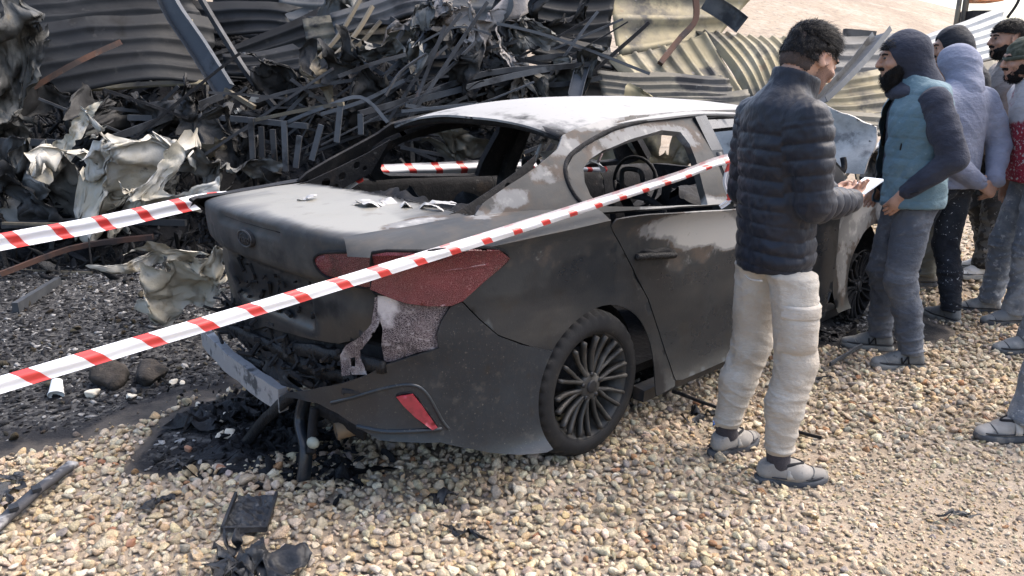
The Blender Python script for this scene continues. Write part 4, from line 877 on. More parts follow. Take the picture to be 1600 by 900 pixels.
def garment_top(J, h, w=1.0, hem=.86, sleeve=True, rs=(.066, .056, .042), cuff=.0, depth=.70, collar=None, hemr=None, infl=0.0, belly=1.0):
    """torso + sleeves; returns V,F and a per-vertex arm parameter (-1 on the torso)"""
    Fd = Fld((-.55, -.5, .55), (.55, .6, 1.85), h); Y = (0, 1, 0); e = infl
    Fd.cone(J['pelvis']-np.array([0, 0, .02]), J['waist'], .192*w+e, .174*w*belly+e, .05, sq=(Y, depth*1.08)); Fd.cone(J['waist'], J['chest'], .170*w*belly+e, .188*w+e, .05, sq=(Y, depth))
    c = J['chest']; Fd.cone(c, (J['shL']+J['shR'])/2-np.array([0, 0, .03]), .185*w+e, .165*w+e, .05, sq=(Y, depth*.92))
    a, b = J['shL'], J['shR']; Fd.cone(a*.8+b*.2-[0, 0, .02], b*.8+a*.2-[0, 0, .02], .075+e, .075+e, .05, sq=(Y, 1.0)); Fd.cone((a+b)/2, J['neck']-np.array([0, 0, .0]), .11+e, .070+e, .05)
    if collar: Fd.cone(J['neck']-[0, 0, .05], J['neck']+np.array(collar[1]), collar[0], collar[0]*.98, .012)
    if sleeve:
        for s in 'LR':
            m1 = J['sh'+s]*.5+J['el'+s]*.5
            Fd.cone(J['sh'+s], m1, rs[0]+e, (rs[0]+rs[1])/2+.003+e, .035); Fd.cone(m1, J['el'+s], (rs[0]+rs[1])/2+.003+e, rs[1]+e, .02); Fd.cone(J['el'+s], J['wr'+s], rs[1]+e, rs[2]+e, .02)
            if cuff: d = J['wr'+s]-J['el'+s]; d = d/np.linalg.norm(d); Fd.cone(J['wr'+s]-d*.05, J['wr'+s]+d*.0, cuff, cuff, .006)
    if sleeve:
        pass
    # cut the hem
    X, Yg, Z = np.meshgrid(*Fd.ax, indexing='ij', sparse=True); tors = (X > -9)
    Fd.f = np.where(tors, np.maximum(Fd.f, (hem-Z)), Fd.f).astype(np.float32)
    if collar: 
        n_ = np.array(collar[1])/np.linalg.norm(collar[1]); p = J['neck']+np.array(collar[1])*.9; near = np.hypot(X-p[0], Yg-p[1]) < collar[0]*2.2
        pl_ = (X-p[0])*n_[0]+(Yg-p[1])*n_[1]+(Z-p[2])*n_[2]; Fd.f = np.where(near&(Z > J['neck'][2]-.01), np.maximum(Fd.f, pl_), Fd.f).astype(np.float32)
    V, Fc = Fd.mesh(); V = relax(V, Fc, 2, .5)
    # arm parameter
    arm = np.full(len(V), -1.0)
    if sleeve:
        for s in 'LR':
            A, B, C = J['sh'+s], J['el'+s], J['wr'+s]; l1 = np.linalg.norm(B-A); l2 = np.linalg.norm(C-B)
            def seg(p, q):
                t = np.clip(((V-p) @ (q-p))/((q-p) @ (q-p)), 0, 1); return t, np.linalg.norm(V-p-t[:, None]*(q-p), axis=1)
            t1, d1 = seg(A, B); t2, d2 = seg(B, C); pa = np.where(d1-.0 < d2, t1*l1, l1+t2*l2); dd = np.minimum(d1, d2)
            ax = np.abs(V[:, 0]); on = (dd < rs[0]+e+.03)&((np.sign(V[:, 0]-J['chest'][0]) == np.sign(A[0]-J['chest'][0]))); lat = (V-A) @ (np.sign(A[0])*np.array([1, 0, 0]))
            on &= (lat > -.035-.0*V[:, 2])|(dd < rs[1]+e+.012); arm = np.where(on, np.maximum(arm, pa), arm)
    return V, Fc, arm
def trousers(J, h, r=(.100, .078, .072, .060), w=1.0, cuffz=.10, crotch=.80, waistz=1.02, hemz=.90):
    Fd = Fld((-.5, -.5, -.0), (.5, .5, 1.12), h); Y = (0, 1, 0)
    Fd.cone(J['pelvis']-np.array([.05*w, -.0, .0]), J['pelvis']+np.array([.05*w, 0, 0]), .128*w, .128*w, .04, sq=(Y, .86)); Fd.cone(J['pelvis'], J['waist'], .15*w, .148*w, .04, sq=(Y, .72))
    for s, sg in (('L', -1), ('R', 1)):
        Fd.ell(J['hip'+s]+np.array([sg*.0, -.05, .01]), (.080*w, .070*w, .10), .04)
        k, a = J['knee'+s], J['ank'+s]; Fd.cone(J['hip'+s], k, r[0]*w, r[1]*w, .022); c = k*.6+a*.4-np.array([0, .018, 0]); Fd.cone(k, c, r[1]*w, r[2]*w, .02); Fd.cone(c, np.array([a[0], a[1], cuffz+.02]), r[2]*w, r[3]*w, .02)
    X, Yg, Z = np.meshgrid(*Fd.ax, indexing='ij', sparse=True); Fd.f = np.maximum(np.maximum(Fd.f, cuffz-Z), Z-waistz).astype(np.float32)
    V, Fc = Fd.mesh(); V = relax(V, Fc, 2, .5)
    k = sm(hemz-.012, hemz+.02, V[:, 2]); c = J['pelvis']; V[:, :2] = c[:2]+(V[:, :2]-c[:2])*(1-.24*k)[:, None]; return V, Fc
def shoe(parent, ank, toe, mu, ms, style, extra=None, size=1.0, col2=None):
    f = np.append(np.array(toe, float), 0); f /= np.linalg.norm(f); rt = np.array([f[1], -f[0], 0]); o = np.array([ank[0], ank[1], 0.0]); g0 = ank[2]-.09
    T = lambda a, b, z: o+f*a*size+rt*b*size+np.array([0, 0, z*size+g0])
    s = empty('shoe', (0, 0, 0), 0, parent)
    m = .30; Fd = Fld(o-[m, m, .02-g0], o+np.array([m, m, .19+g0]), .005)
    Fd.cone(T(-.045, 0, .055), T(.085, .004, .048), .036, .044, .02, sq=((0, 0, 1), .95)); Fd.cone(T(.085, .004, .048), T(.172, -.004, .036), .044, .034, .02, sq=((0, 0, 1), .80))
    Fd.cone(T(-.03, 0, .09), T(.055, 0, .070), .040, .036, .02)
    top = T(-.03, 0, .112 if style != 'sandal' else .100); n = f*.30+np.array([0, 0, -1.0]); Fd.plane(top, n); Fd.plane(T(0, 0, .018), (0, 0, 1))
    V, Fc = Fd.mesh(); V = relax(V, Fc, 1); N = vnorm(V, Fc); V = V+N*(NP(V+o[0], 26)*.0018)[:, None]
    up = mk('upper', V, Fc, mu, s)
    out = []
    for a, b in ((-.088, 0), (-.082, .028), (-.05, .038), (.0, .036), (.05, .042), (.10, .052), (.15, .046), (.19, .025), (.208, -.004), (.198, -.028), (.165, -.044), (.11, -.050), (.05, -.042), (0, -.036), (-.05, -.037), (-.082, -.027)): out.append((a, b))
    oc = cr(np.array(out), 3, True); n_ = len(oc); lv = [(0, .97), (.006, 1.0), (.022, 1.0), (.030, .95)]
    V = []; Fc = []
    for z, k in lv: V += [T(a*k+.06*(1-k), b*k, z+.010*max(0, (a-.14)/.06)) for a, b in oc]
    for l in range(len(lv)-1):
        for i in range(n_): Fc.append((l*n_+i, l*n_+(i+1) % n_, (l+1)*n_+(i+1) % n_, (l+1)*n_+i))
    Fc.append(tuple(range(n_))[::-1]); Fc.append(tuple((len(lv)-1)*n_+i for i in range(n_))); mk('sole', V, Fc, ms, s, True)
    V, Fc = tube(cr([T(-.078, -.02, .040), T(-.02, .036, .040), T(.06, .044, .040), T(.13, .044, .040), T(.185, .018, .042), T(.196, -.008, .042), T(.17, -.036, .042), T(.10, -.046, .040), T(.03, -.038, .040), T(-.05, -.034, .040)], 4, True), .0042, 6); mk('welt', V, Fc, m_sole_d, s, True)
    V, Fc = tube(cr([T(.128, -.042, .046), T(.138, -.02, .066), T(.14, .004, .070), T(.138, .026, .064), T(.128, .044, .046)], 5), .0035, 6); mk('toe_seam', V, Fc, ms, s, True)
    if style == 'sandal':
        V, Fc = tube(cr([T(.02, -.034, .092), T(.07, -.02, .093), T(.10, 0, .088), T(.07, .022, .093), T(.02, .036, .092)], 5), .010, 7, sx=.5); mk('tongue_edge', V, Fc, m_dark, s, True)
        for a, w in ((.055, .03), ):
            pts = [T(a-.012, sgn*.048*math.cos(t), .040+.062*math.sin(t)) for sgn, t in [(1, x) for x in np.linspace(0, PI, 13)]]
            V, Fc = sweep(pts, [(-.014, -.003), (-.014, .003), (.014, .003), (.014, -.003)], up=f); mk('strap', V, Fc, m_strap, s, True)
    else:
        for k in range(4):
            a = .045+.022*k; V, Fc = tube([T(a, -.022, .088-.011*k), T(a+.004, 0, .098-.012*k), T(a, .022, .088-.011*k)], .004, 6); mk('lace', V, Fc, col2 or ms, s, True)
        V, Fc = tube(cr([T(-.045, -.03, .108), T(-.058, 0, .112), T(-.045, .03, .108), T(0, .034, .098), T(.03, .03, .088)], 5), .008, 6); mk('collar', V, Fc, m_dark, s, True)
        if style == 'N':
            for sg in (-1, 1):
                mb = MB()
                for p, q in (((.02, .045), (.028, .085)), ((.028, .085), (.055, .042)), ((.055, .042), (.062, .078))):
                    mb.tube([T(p[0], sg*(.0475-.10*(p[1]-.055)), p[1]), T(q[0], sg*(.0475-.10*(q[1]-.055)), q[1])], .0045, 6)
                mb.build('side_letter', m_dark, s, True)
    return s
def strands(J, T, M, region, n, ln, w, comb, mat_, parent, name, seed, lift=.2):
    """short tapered hair blades on the head's surface"""
    g = np.random.default_rng(seed); V = []; Fc = []; c0 = np.array([0, -.01, .02])
    while len(Fc) < n:
        d = g.normal(size=3); d /= np.linalg.norm(d); p = c0+d*np.array([.081, .104, .098])
        if not region(p): continue
        nrm = d/np.array([.081, .104, .098]); nrm /= np.linalg.norm(nrm); cd = np.array(comb(p), float)+g.normal(0, .25, 3); cd -= nrm*(cd @ nrm); cd /= np.linalg.norm(cd)+1e-9
        t = cd*(1-lift)+nrm*lift*(.6+.8*g.random()); t /= np.linalg.norm(t); sd_ = np.cross(t, nrm); sd_ /= np.linalg.norm(sd_)+1e-9; l = ln*(.6+.7*g.random())
        b = len(V); mid = p+t*l*.55+nrm*.002; tip = p+t*l+(cd*.3-nrm*.25)*l*.35
        V += [T(p-sd_*w), T(p+sd_*w), T(mid+sd_*w*.8), T(mid-sd_*w*.8), T(tip)]; Fc += [(b, b+1, b+2, b+3), (b+3, b+2, b+4)]
    return mk(name, V, Fc, mat_, parent)
def hair_cap(J, T, M, keep, infl, h=.006, seed=0):
    Fd = Fld(J['head']-.2, J['head']+.2, h); Fd.ell(T((0, -.017, .028)), (.076+infl, .099+infl, .092+infl), .01, M); Fd.ell(T((0, -.03, -.03)), (.070+infl*.6, .080+infl*.6, .07), .03, M)
    V, Fc = Fd.mesh(); L_ = (V-J['head']) @ M; k = keep(L_); Fc = Fc[k[Fc].all(1)]; N = vnorm(V, Fc); V = V+N*(NP(V+seed, 60)*.0025)[:, None]
    return V, Fc
def fuzz(V, Fc, n, ln, w, bias, mat_, parent, name, seed, lift=.5):
    g = np.random.default_rng(seed); N = vnorm(V, Fc); us_ = np.unique(Fc); k = us_[g.integers(0, len(us_), n)]; p = V[k]+g.normal(0, .002, (n, 3)); nr = N[k]; b = np.array(bias, float)+g.normal(0, .45, (n, 3))
    t = nr*lift+b*(1-lift); t /= np.linalg.norm(t, axis=1)[:, None]; sd_ = np.cross(t, nr+g.normal(0, .3, (n, 3))); sd_ /= np.linalg.norm(sd_, axis=1)[:, None]+1e-9; l = (ln*g.uniform(.5, 1.3, n))[:, None]
    P = np.stack([p-sd_*w, p+sd_*w, p+t*l+np.array([0, 0, -.15])*l], 1).reshape(-1, 3); return mk(name, P, np.arange(3*n).reshape(n, 3), mat_, parent)
# ---- cloth, skin and hair
m_sole_d = mat('dark_welt', (.03, .03, .034), .85, bumps=[(120, .3, .003)])
m_dark = mat('dark_fabric', (.015, .015, .017), .9, bumps=[(300, .3, .002)])
def cloth(name, base, layers=(), weave=700, rough=.92, spec=.15, sheen=.06, wr=(18, .55, .02, (1, 1, 1.8))):
    return mat(name, base, rough, layers=list(layers), bumps=[(weave, .25, .0012), wr, (60, .35, .006, (1, 1, 1.6))], spec=spec, sheen=sheen)
def skin(name, c): return mat(name, c, .55, layers=[dict(col=tuple(x*.70 for x in c), scale=16, lo=.45, hi=.68), dict(col=(c[0]*1.0, c[1]*.82, c[2]*.78), scale=35, lo=.5, hi=.7, amt=.6)], bumps=[(220, .15, .0015)], spec=.35)
m_strap = mat('pale_strap', (.36, .34, .31), .9, bumps=[(150, .3, .003)])
m_fade = mat('faded_hair', (.045, .034, .030), .8, layers=[dict(col=(.13, .085, .065), scale=330, lo=.52, hi=.66, amt=.7)], bumps=[(400, .4, .002)])
m_skin = skin('skin_warm', (.40, .235, .165)); m_skin2 = skin('skin_tan', (.33, .19, .13))
m_hair = mat('black_hair', (.006, .005, .005), .55, layers=[dict(col=(.012, .0095, .0085), scale=60, lo=.5, hi=.7, stretch=(1, 1, .2))], bumps=[(260, .6, .003, (1, 1, .25))], spec=.15)
m_stub = mat('stubble', (.20, .115, .085), .8, layers=[dict(col=(.05, .035, .03), scale=420, lo=.46, hi=.62, amt=.8)], bumps=[(400, .4, .002)])
m_eye = mat('eye_dark', (.02, .015, .012), .2, spec=.6)
def eyes(T, M, parent):
    for s in (-1, 1):
        V, Fc = ico(2); mk('eye', (V*np.array([.0115, .0095, .0075])) @ M.T+T((s*.031, .0915, .012)), Fc, m_eye, parent); b = [T((s*.014, .101, .030)), T((s*.034, .097, .035)), T((s*.052, .084, .028))]; V, Fc = tube(cr(b, 4), .004, 6); mk('eyebrow', V, Fc, m_hair, parent)
def beard(J, T, M, parent, ln=.012, seed=1, big=False):
    Fd = Fld(J['head']-.2, J['head']+.2, .005); e = .003 if not big else .008
    Fd.ell(T((0, .030, -.045)), (.064+e, .066+e, .066+e), .02, M); Fd.ell(T((0, .050, -.082)), (.048+e, .050+e, .045+e*1.5), .02, M)
    if big: Fd.ell(T((0, .055, -.125)), (.045, .042, .05), .03, M)
    Fd.ell(T((0, .145, -.02)), (.075, .06, .058), .01, M, 'cut')
    V, Fc = Fd.mesh(); L_ = (V-J['head']) @ M; k = (L_[:, 2] < .012-.80*np.clip(L_[:, 1], 0, 1)+.006*NP(V, 40))&(L_[:, 1] > -.018); Fc = Fc[k[Fc].all(1)]; N = vnorm(V, Fc); V = V+N*(NP(V, 60)*.003)[:, None]; bd_ = mk('beard', V, Fc, m_hair, parent); fuzz(V, Fc, 2600, .016 if big else .010, .0011, M @ np.array([0, .3, -1.0]), m_hair, bd_, 'beard_strands', seed, .45)
    V, Fc = tube(cr([T((-.026, .096, -.046)), T((0, .112, -.038)), T((.026, .096, -.046))], 5), [.006]+[.008]*9+[.006], 7); mk('moustache', V, Fc, m_hair, parent)
def hood_up(J, T, M, mat_, parent, h=.006, face=.085, drop=.0, seed=0, back=.0):
    Fd = Fld(J['head']-.32, J['head']+.3, h); Fd.ell(T((0, -.022, .030)), (.097, .118, .109), .02, M); Fd.cone(T((0, -.05-back, -.02)), J['neck']+[0, -.045, .0], .088, .108, .06); Fd.ell(J['neck']+np.array([0, .0, -.03]), (.15, .125, .06), .04)
    Fd.ell(T((0, .125, -.035)), (.072, .105+face*.2, .115), .012, M, 'cut'); 
    V, Fc = Fd.mesh(); V = relax(V, Fc, 1); N = vnorm(V, Fc); V = folds(V, N, .0045, .075, .9, seed); mk('hood', V, Fc, mat_, parent)
def person(base, th, label, sc=1.0):
    z = float(gz(base[0], base[1])); o = empty('person', (base[0], base[1], z-.004), th-PI/2); o.scale = (sc, sc, sc); tag(o, label, 'person'); return o
# ---- the man in the navy puffer jacket, reading what he holds
pA = person((1.035, 2.955), R(17), 'man in a quilted navy jacket and beige cargo trousers looking down at his hands', 1.0)
JA = pose(hipL=(-.10, .0, .93), hipR=(.10, .0, .93), kneeL=(-.13, .02, .50), kneeR=(.125, .05, .50), ankL=(-.145, -.06, .09), ankR=(.14, .0, .09), toeL=(-.25, 1), toeR=(.38, 1),
          pelvis=(0, -.005, .96), waist=(0, -.02, 1.12), chest=(0, -.03, 1.34), neck=(.0, -.005, 1.53), head=(.005, .07, 1.66), hr=(.12, -.50, 0), shL=(-.172, -.035, 1.455), shR=(.172, -.035, 1.455),
          elL=(-.22, -.01, 1.15), elR=(.215, -.01, 1.15), wrL=(-.05, .25, 1.15), wrR=(.10, .235, 1.14), hdL=((.75, .6, .1), (.2, 0, .9), -1), hdR=((-.6, .75, .1), (-.1, 0, .9), -1))
V, Fc, T, M = body_mesh(JA, .005, curl=(.5, .5)); bA = mk('body', V, Fc, m_skin, pA)
Lh = (V-JA['head']) @ M
stb = (Lh[:, 2] < -.015)&(Lh[:, 1] > .0)&(Lh[:, 2] > -.13)&(np.linalg.norm(Lh, axis=1) < .16)&~((Lh[:, 1] > .105))
bA.data.materials.append(m_stub); fi = stb[Fc].all(1); bA.data.polygons.foreach_set('material_index', fi.astype(np.int32))
eyes(T, M, bA)
hk = lambda L_: (L_[:, 2] > .008+.42*np.clip(L_[:, 1]-.02, 0, 1)+np.where(L_[:, 1] < -.03, -.045, 0))&~((L_[:, 1] > .078)&(L_[:, 2] < .075))
V, Fc = hair_cap(JA, T, M, hk, .008); ha = mk('hair', V, Fc, m_hair, bA); fuzz(V, Fc, 5000, .014, .0010, M @ np.array([.1, .5, -.4]), m_hair, ha, 'side_strands', 3, .3)
fk = lambda L_: (L_[:, 2] > -.075)&(L_[:, 1] < .035-.0*L_[:, 2])&(L_[:, 2] < .05)&~((np.abs(L_[:, 0]) > .05)&(L_[:, 1] > -.032)&(L_[:, 2] < .012))
V, Fc = hair_cap(JA, T, M, fk, .0035, seed=2); mk('hair_fade', V, Fc, m_fade, ha)
strands(JA, T, M, lambda p: p[2] > .04 and p[1] < .10 and (p[2] > .07 or p[1] < .03), 9000, .032, .0013, lambda p: (p[0]*2+.2, .9-p[2]*3, .3), m_hair, ha, 'hair_strands', 4, .38)
strands(JA, T, M, lambda p: p[2] > .085 and p[1] > -.02, 1600, .045, .0018, lambda p: (.35, 1, .2), m_hair, ha, 'fringe', 5, .45)
m_puffer = mat('navy_quilt', (.0042, .0064, .0135), .5, layers=[dict(col=(.0075, .0108, .0205), scale=4, lo=.45, hi=.7), dict(col=(.03, .032, .037), scale=40, lo=.64, hi=.78, amt=.5, rough=.9)], bumps=[(35, .5, .008, (1, 1, .45)), (120, .25, .003)], spec=.3, sheen=.05)
V, Fc, arm = garment_top(JA, .0055, w=.88, hem=.868, rs=(.069, .061, .044), cuff=.045, depth=.74, collar=(.090, (0, .03, .080)), infl=.004)
N = vnorm(V, Fc)
wv = .006*NP(V, 5)
tt_ = np.where(arm >= 0, arm+.02+wv, (V[:, 2]+.05*np.abs(V[:, 0])*(V[:, 1] < 0)+wv*.7))
spc = np.where(arm >= 0, .056, .056); ph = np.abs(np.sin(PI*tt_/spc)); yoke = sm(1.44, 1.40, V[:, 2]); yoke = np.where(arm >= 0, sm(-.01, .06, arm), yoke)
d_ = .0098*(ph**.36-.8)*yoke+.0030*NP(V*np.array([1, 1, .45]), 26)*yoke*ph+.0015*NP(V, 60)+.003*NP(V, 9)
seam = (arm >= 0)&(arm < .012); d_ = d_-np.where(seam, .004, 0)
V = V+N*d_[:, None]; jk = mk('jacket', V, Fc, m_puffer, pA)
V, Fc = tube(cr([JA['neck']+p for p in ((.080, .035, .060), (.035, .095, .05), (-.035, .095, .05), (-.080, .035, .060))], 6), .010, 6); mk('collar_lining', V, Fc, mat('teal_lining', (.012, .045, .055), .8), jk, True)
m_beige = cloth('beige_cotton', (0.3512, 0.3130, 0.2634), [dict(col=(0.4122, 0.3893, 0.3512), scale=4, lo=.42, hi=.65), dict(col=(0.2749, 0.2214, 0.1603), scale=5, lo=.56, hi=.75, amt=.6), dict(col=(0.4733, 0.4657, 0.4581), scale=22, lo=.6, hi=.75, amt=.5)])
V, Fc = trousers(JA, .0055, r=(.100, .088, .082, .059), w=.91, cuffz=.135, hemz=.872); N = vnorm(V, Fc)
V = drape(V, N, 1, .0070, .0035); V = V+N*(.006*np.clip(np.sin(V[:, 2]*210), 0, 1)*sm(.20, .165, V[:, 2]))[:, None]
tA = mk('trousers', V, Fc, m_beige, pA)
m_dbeige = cloth('beige_cotton_flap', (0.3536, 0.3134, 0.2612), [dict(col=(0.4179, 0.3857, 0.3455), scale=6, lo=.42, hi=.65)])
def patch(V0, F0, cen, sx_, axis_n, wd, ht, lift, name, parent, m_, bulge=.012, seed=0):
    """a sewn-on piece that follows the cloth: grid points cast onto the nearest garment vertices"""
    axis_n = np.array(axis_n, float); axis_n /= np.linalg.norm(axis_n); up = np.array([0, 0, 1.0]); rt = np.cross(up, axis_n); rt /= np.linalg.norm(rt); nu, nv = 12, 12; G_ = []
    N0 = vnorm(V0, F0); front = ((N0 @ axis_n) > .2)&(V0 @ axis_n > .09); Vf, Nf = V0[front], N0[front]
    for j in range(nv):
        for i in range(nu):
            p = np.array(cen)+rt*((i/(nu-1)-.5)*wd)+up*((j/(nv-1)-.5)*ht); q = Vf-p; r_ = q-np.outer(q @ axis_n, axis_n); k = np.argsort((r_**2).sum(1))[:5]
            e = min(i, nu-1-i, j, nv-1-j); w_ = lift*min(1, e/1.0)+bulge*math.sin(PI*i/(nu-1))*math.sin(PI*j/(nv-1)); s_ = (q[k] @ axis_n).max(); G_.append(p+axis_n*(s_+w_-(.004 if e == 0 else 0)))
    G_ = np.array(G_); a = (np.arange(nv-1)[:, None]*nu+np.arange(nu-1)[None]).ravel(); f = np.stack([a, a+1, a+nu+1, a+nu], 1); return mk(name, G_+NP(G_, 30)[:, None]*.0015*axis_n, f, m_, parent)
pk = patch(V, Fc, (.17, .02, .66), 1, (1, -.1, 0), .15, .19, .008, 'cargo_pocket', tA, m_beige, .012); patch(V, Fc, (.17, .02, .735), 1, (1, -.1, 0), .165, .055, .016, 'pocket_flap', pk, m_dbeige, .006)
V2, F2 = tube(cr([(.03, -.145, .855), (.075, -.15, .848), (.125, -.135, .855)], 5), .004, 6); mk('back_pocket', V2+np.array([0, -.004, 0]), F2, m_dbeige, tA)
m_suede = mat('grey_suede', (0.2100, 0.1974, 0.1806), .9, layers=[dict(col=(0.2856, 0.2688, 0.2478), scale=9, lo=.4, hi=.65), dict(col=(0.1176, 0.1092, 0.1008), scale=18, lo=.56, hi=.7)], bumps=[(126.0000, 0.2520, 0.0025)])
m_sole = mat('grey_rubber_sole', (0.0595, 0.0630, 0.0700), .8, layers=[dict(col=(0.1400, 0.1330, 0.1225), scale=14, lo=.5, hi=.68)], bumps=[(42.0000, 0.2100, 0.0028)])
for s in 'LR': shoe(pA, JA['ank'+s], JA['toe'+s], m_suede, m_sole, 'sandal')
m_sock = cloth('dark_sock', (.045, .04, .045))
for s in 'LR': V2, F2 = tube(cr([JA['ank'+s]+[0, 0, .055], JA['ank'+s]+[0, .0, .02], JA['ank'+s]+[0, .01, -.01]], 4), [.047]*9, 14); mk('sock', V2, F2, m_sock, pA, True)
# the phone or folded paper he holds
hm = empty('held_phone', tuple(pA.matrix_world.translation), 0); 
cA, sA = math.cos(R(17)-PI/2), math.sin(R(17)-PI/2)
def wA(p): return np.array([1.035+p[0]*cA-p[1]*sA, 2.955+p[0]*sA+p[1]*cA, p[2]])
bpy.data.objects.remove(hm)
V = np.array([(x*.078, y*.15, z*.009) for x in (-.5, .5) for y in (-.5, .5) for z in (-.5, .5)]) @ rotm(.3, .35, .0).T; W_ = np.array([wA(v+np.array([.03, .355, 1.165])) for v in V])
hm = mk('held_phone', W_-W_.mean(0), [(0, 1, 3, 2), (4, 6, 7, 5), (0, 4, 5, 1), (2, 3, 7, 6), (0, 2, 6, 4), (1, 5, 7, 3)], mat('pale_glass', (.62, .66, .70), .25, spec=.5), None, False, loc=W_.mean(0)); tag(hm, 'thin pale phone held in front of the man in the navy jacket', 'phone')

# ---- the bearded man in the turquoise vest
pB = person((2.235, 4.23), R(172), 'bearded man in a turquoise quilted vest over a dark hoodie, hand in jeans pocket', 1.01)
JB = pose(hipL=(-.09, .03, .93), hipR=(.09, .03, .93), kneeL=(-.11, .07, .50), kneeR=(.12, .09, .50), ankL=(-.16, -.02, .09), ankR=(.15, .05, .09), toeL=(-.05, 1), toeR=(.15, 1),
          pelvis=(0, .04, .96), waist=(0, .05, 1.12), chest=(0, .06, 1.34), neck=(0, .10, 1.52), head=(0, .17, 1.665), hr=(.0, -.15, 0), shL=(-.205, .05, 1.45), shR=(.205, .05, 1.45),
          elL=(-.28, -.05, 1.17), elR=(.27, .0, 1.17), wrL=(-.17, .11, .99), wrR=(.17, .13, .98), hdL=((.1, .6, -.8), (1, 0, 0), 1), hdR=((-.1, .6, -.8), (-1, 0, 0), 1))
V, Fc, T, M = body_mesh(JB, .006, curl=(.35, .35)); bB = mk('body', V, Fc, m_skin2, pB); eyes(T, M, bB); beard(JB, T, M, bB, big=True)
V, Fc = hair_cap(JB, T, M, lambda L_: (L_[:, 2] > .045)|(L_[:, 1] < -.02), .010); hb = mk('hair', V, Fc, m_hair, bB); strands(JB, T, M, lambda p: p[2] > .055 and p[1] > .03, 500, .028, .002, lambda p: (0, 1, .1), m_hair, hb, 'fringe', 7, .5)
m_hoodie = cloth('slate_hoodie', (0.0275, 0.0308, 0.0451), [dict(col=(0.0413, 0.0457, 0.0633), scale=4, lo=.42, hi=.66), dict(col=(0.0935, 0.0990, 0.1155), scale=24, lo=.64, hi=.76, amt=.5)])
V, Fc, arm = garment_top(JB, .007, w=.99, hem=.93, rs=(.074, .066, .046), cuff=.044, collar=None); N = vnorm(V, Fc); V = folds(V, N, .005, .055, .6, 3, np.where(arm > .1, 1.1, .6)); hB = mk('hoodie', V, Fc, m_hoodie, pB)
hood_up(JB, T, M, m_hoodie, hB, seed=3)
m_vest = cloth('turquoise_quilt', (.090, .148, .178), [dict(col=(.125, .185, .212), scale=5, lo=.42, hi=.66), dict(col=(.24, .31, .33), scale=30, lo=.62, hi=.76, amt=.45)], rough=.75)
V, Fc, arm = garment_top(JB, .0065, w=1.07, hem=.90, sleeve=False, collar=(.098, (0, -.015, .055)), depth=.74, infl=.014); N = vnorm(V, Fc)
qz = V[:, 2]+.010*NP(V, 5); d_ = .009*(np.abs(np.sin(PI*qz/.105))**.4-.8)+.004*NP(V, 20)+.003*np.abs(np.sin((V[:, 2]*1.0+V[:, 0]+V[:, 1])*38)); V = V+N*d_[:, None]
op_ = ~((np.abs(V[:, 0]) < .055)&(V[:, 1] > .10)); Fv = Fc[op_[Fc].all(1)]; vB = mk('vest', V, Fv, m_vest, pB)
for sg in (-1, 1): V2, F2 = tube([(sg*.145, .165, 1.20), (sg*.15, .165, 1.27), (sg*.15, .160, 1.34)], .006, 6); mk('pocket_zip', V2, F2, m_dark, vB, True)
V2, F2 = tube(cr([(-.25, .085, 1.0), (-.235, .12, .985)], 3), .005, 6); mk('side_zip', V2, F2, m_dark, vB, True)
m_jean = cloth('grey_jeans', (0.0721, 0.0817, 0.1009), [dict(col=(0.1297, 0.1393, 0.1586), scale=4, lo=.45, hi=.68), dict(col=(0.2018, 0.2114, 0.2258), scale=16, lo=.6, hi=.76, amt=.6), dict(col=(0.0384, 0.0432, 0.0577), scale=6, lo=.58, hi=.72)], weave=500)
V, Fc = trousers(JB, .0065, r=(.098, .080, .074, .066), w=1.0, cuffz=.085, hemz=.905); N = vnorm(V, Fc); V = drape(V, N, 6, .005, .0052); tB = mk('jeans', V, Fc, m_jean, pB)
V2, F2 = tube(cr([(-.185, .06, .985), (-.17, .115, .945), (-.12, .155, .93), (-.08, .165, .945)], 5), .004, 6); mk('pocket_edge', V2, F2, m_jean, tB)
m_snk = mat('grey_sneaker', (0.1300, 0.1333, 0.1333), .85, layers=[dict(col=(0.1950, 0.1950, 0.1885), scale=10, lo=.45, hi=.66), dict(col=(0.0650, 0.0683, 0.0715), scale=20, lo=.56, hi=.7)], bumps=[(104.0000, 0.1950, 0.0020)]); m_snks = mat('dusty_sole', (0.2340, 0.2275, 0.2080), .9, layers=[dict(col=(0.1300, 0.1235, 0.1105), scale=16, lo=.5, hi=.68)])
for s in 'LR': shoe(pB, JB['ank'+s], JB['toe'+s], m_snk, m_snks, 'N')

# ---- the man in the pale grey hoodie, seen from behind, hands clasped at his back
pC = person((2.86, 5.06), R(112), 'man in a pale grey hoodie seen from behind, hood up and hands clasped behind him', 1.0)
JC = pose(ankL=(-.13, .12, .09), ankR=(.03, -.14, .09), kneeL=(-.12, .13, .50), kneeR=(.07, .0, .49), toeL=(-.1, 1), toeR=(.1, 1), neck=(0, .02, 1.52), head=(.0, .08, 1.655), hr=(.25, -.25, 0),
          elL=(-.29, -.10, 1.16), elR=(.29, -.10, 1.16), wrL=(.03, -.19, .95), wrR=(.17, -.20, .96), hdL=((1, -.1, -.5), (0, 1, 0), 1), hdR=((-.35, -.1, -.9), (0, 1, 0), -1), shL=(-.20, -.01, 1.45), shR=(.20, -.01, 1.45))
V, Fc, T, M = body_mesh(JC, .0065, curl=(.9, .9)); bC = mk('body', V, Fc, m_skin2, pC)
m_grey = cloth('pale_grey_hoodie', (0.1821, 0.1938, 0.2519), [dict(col=(0.2247, 0.2364, 0.2906), scale=4, lo=.42, hi=.66), dict(col=(0.2868, 0.2945, 0.3255), scale=14, lo=.6, hi=.76, amt=.5)])
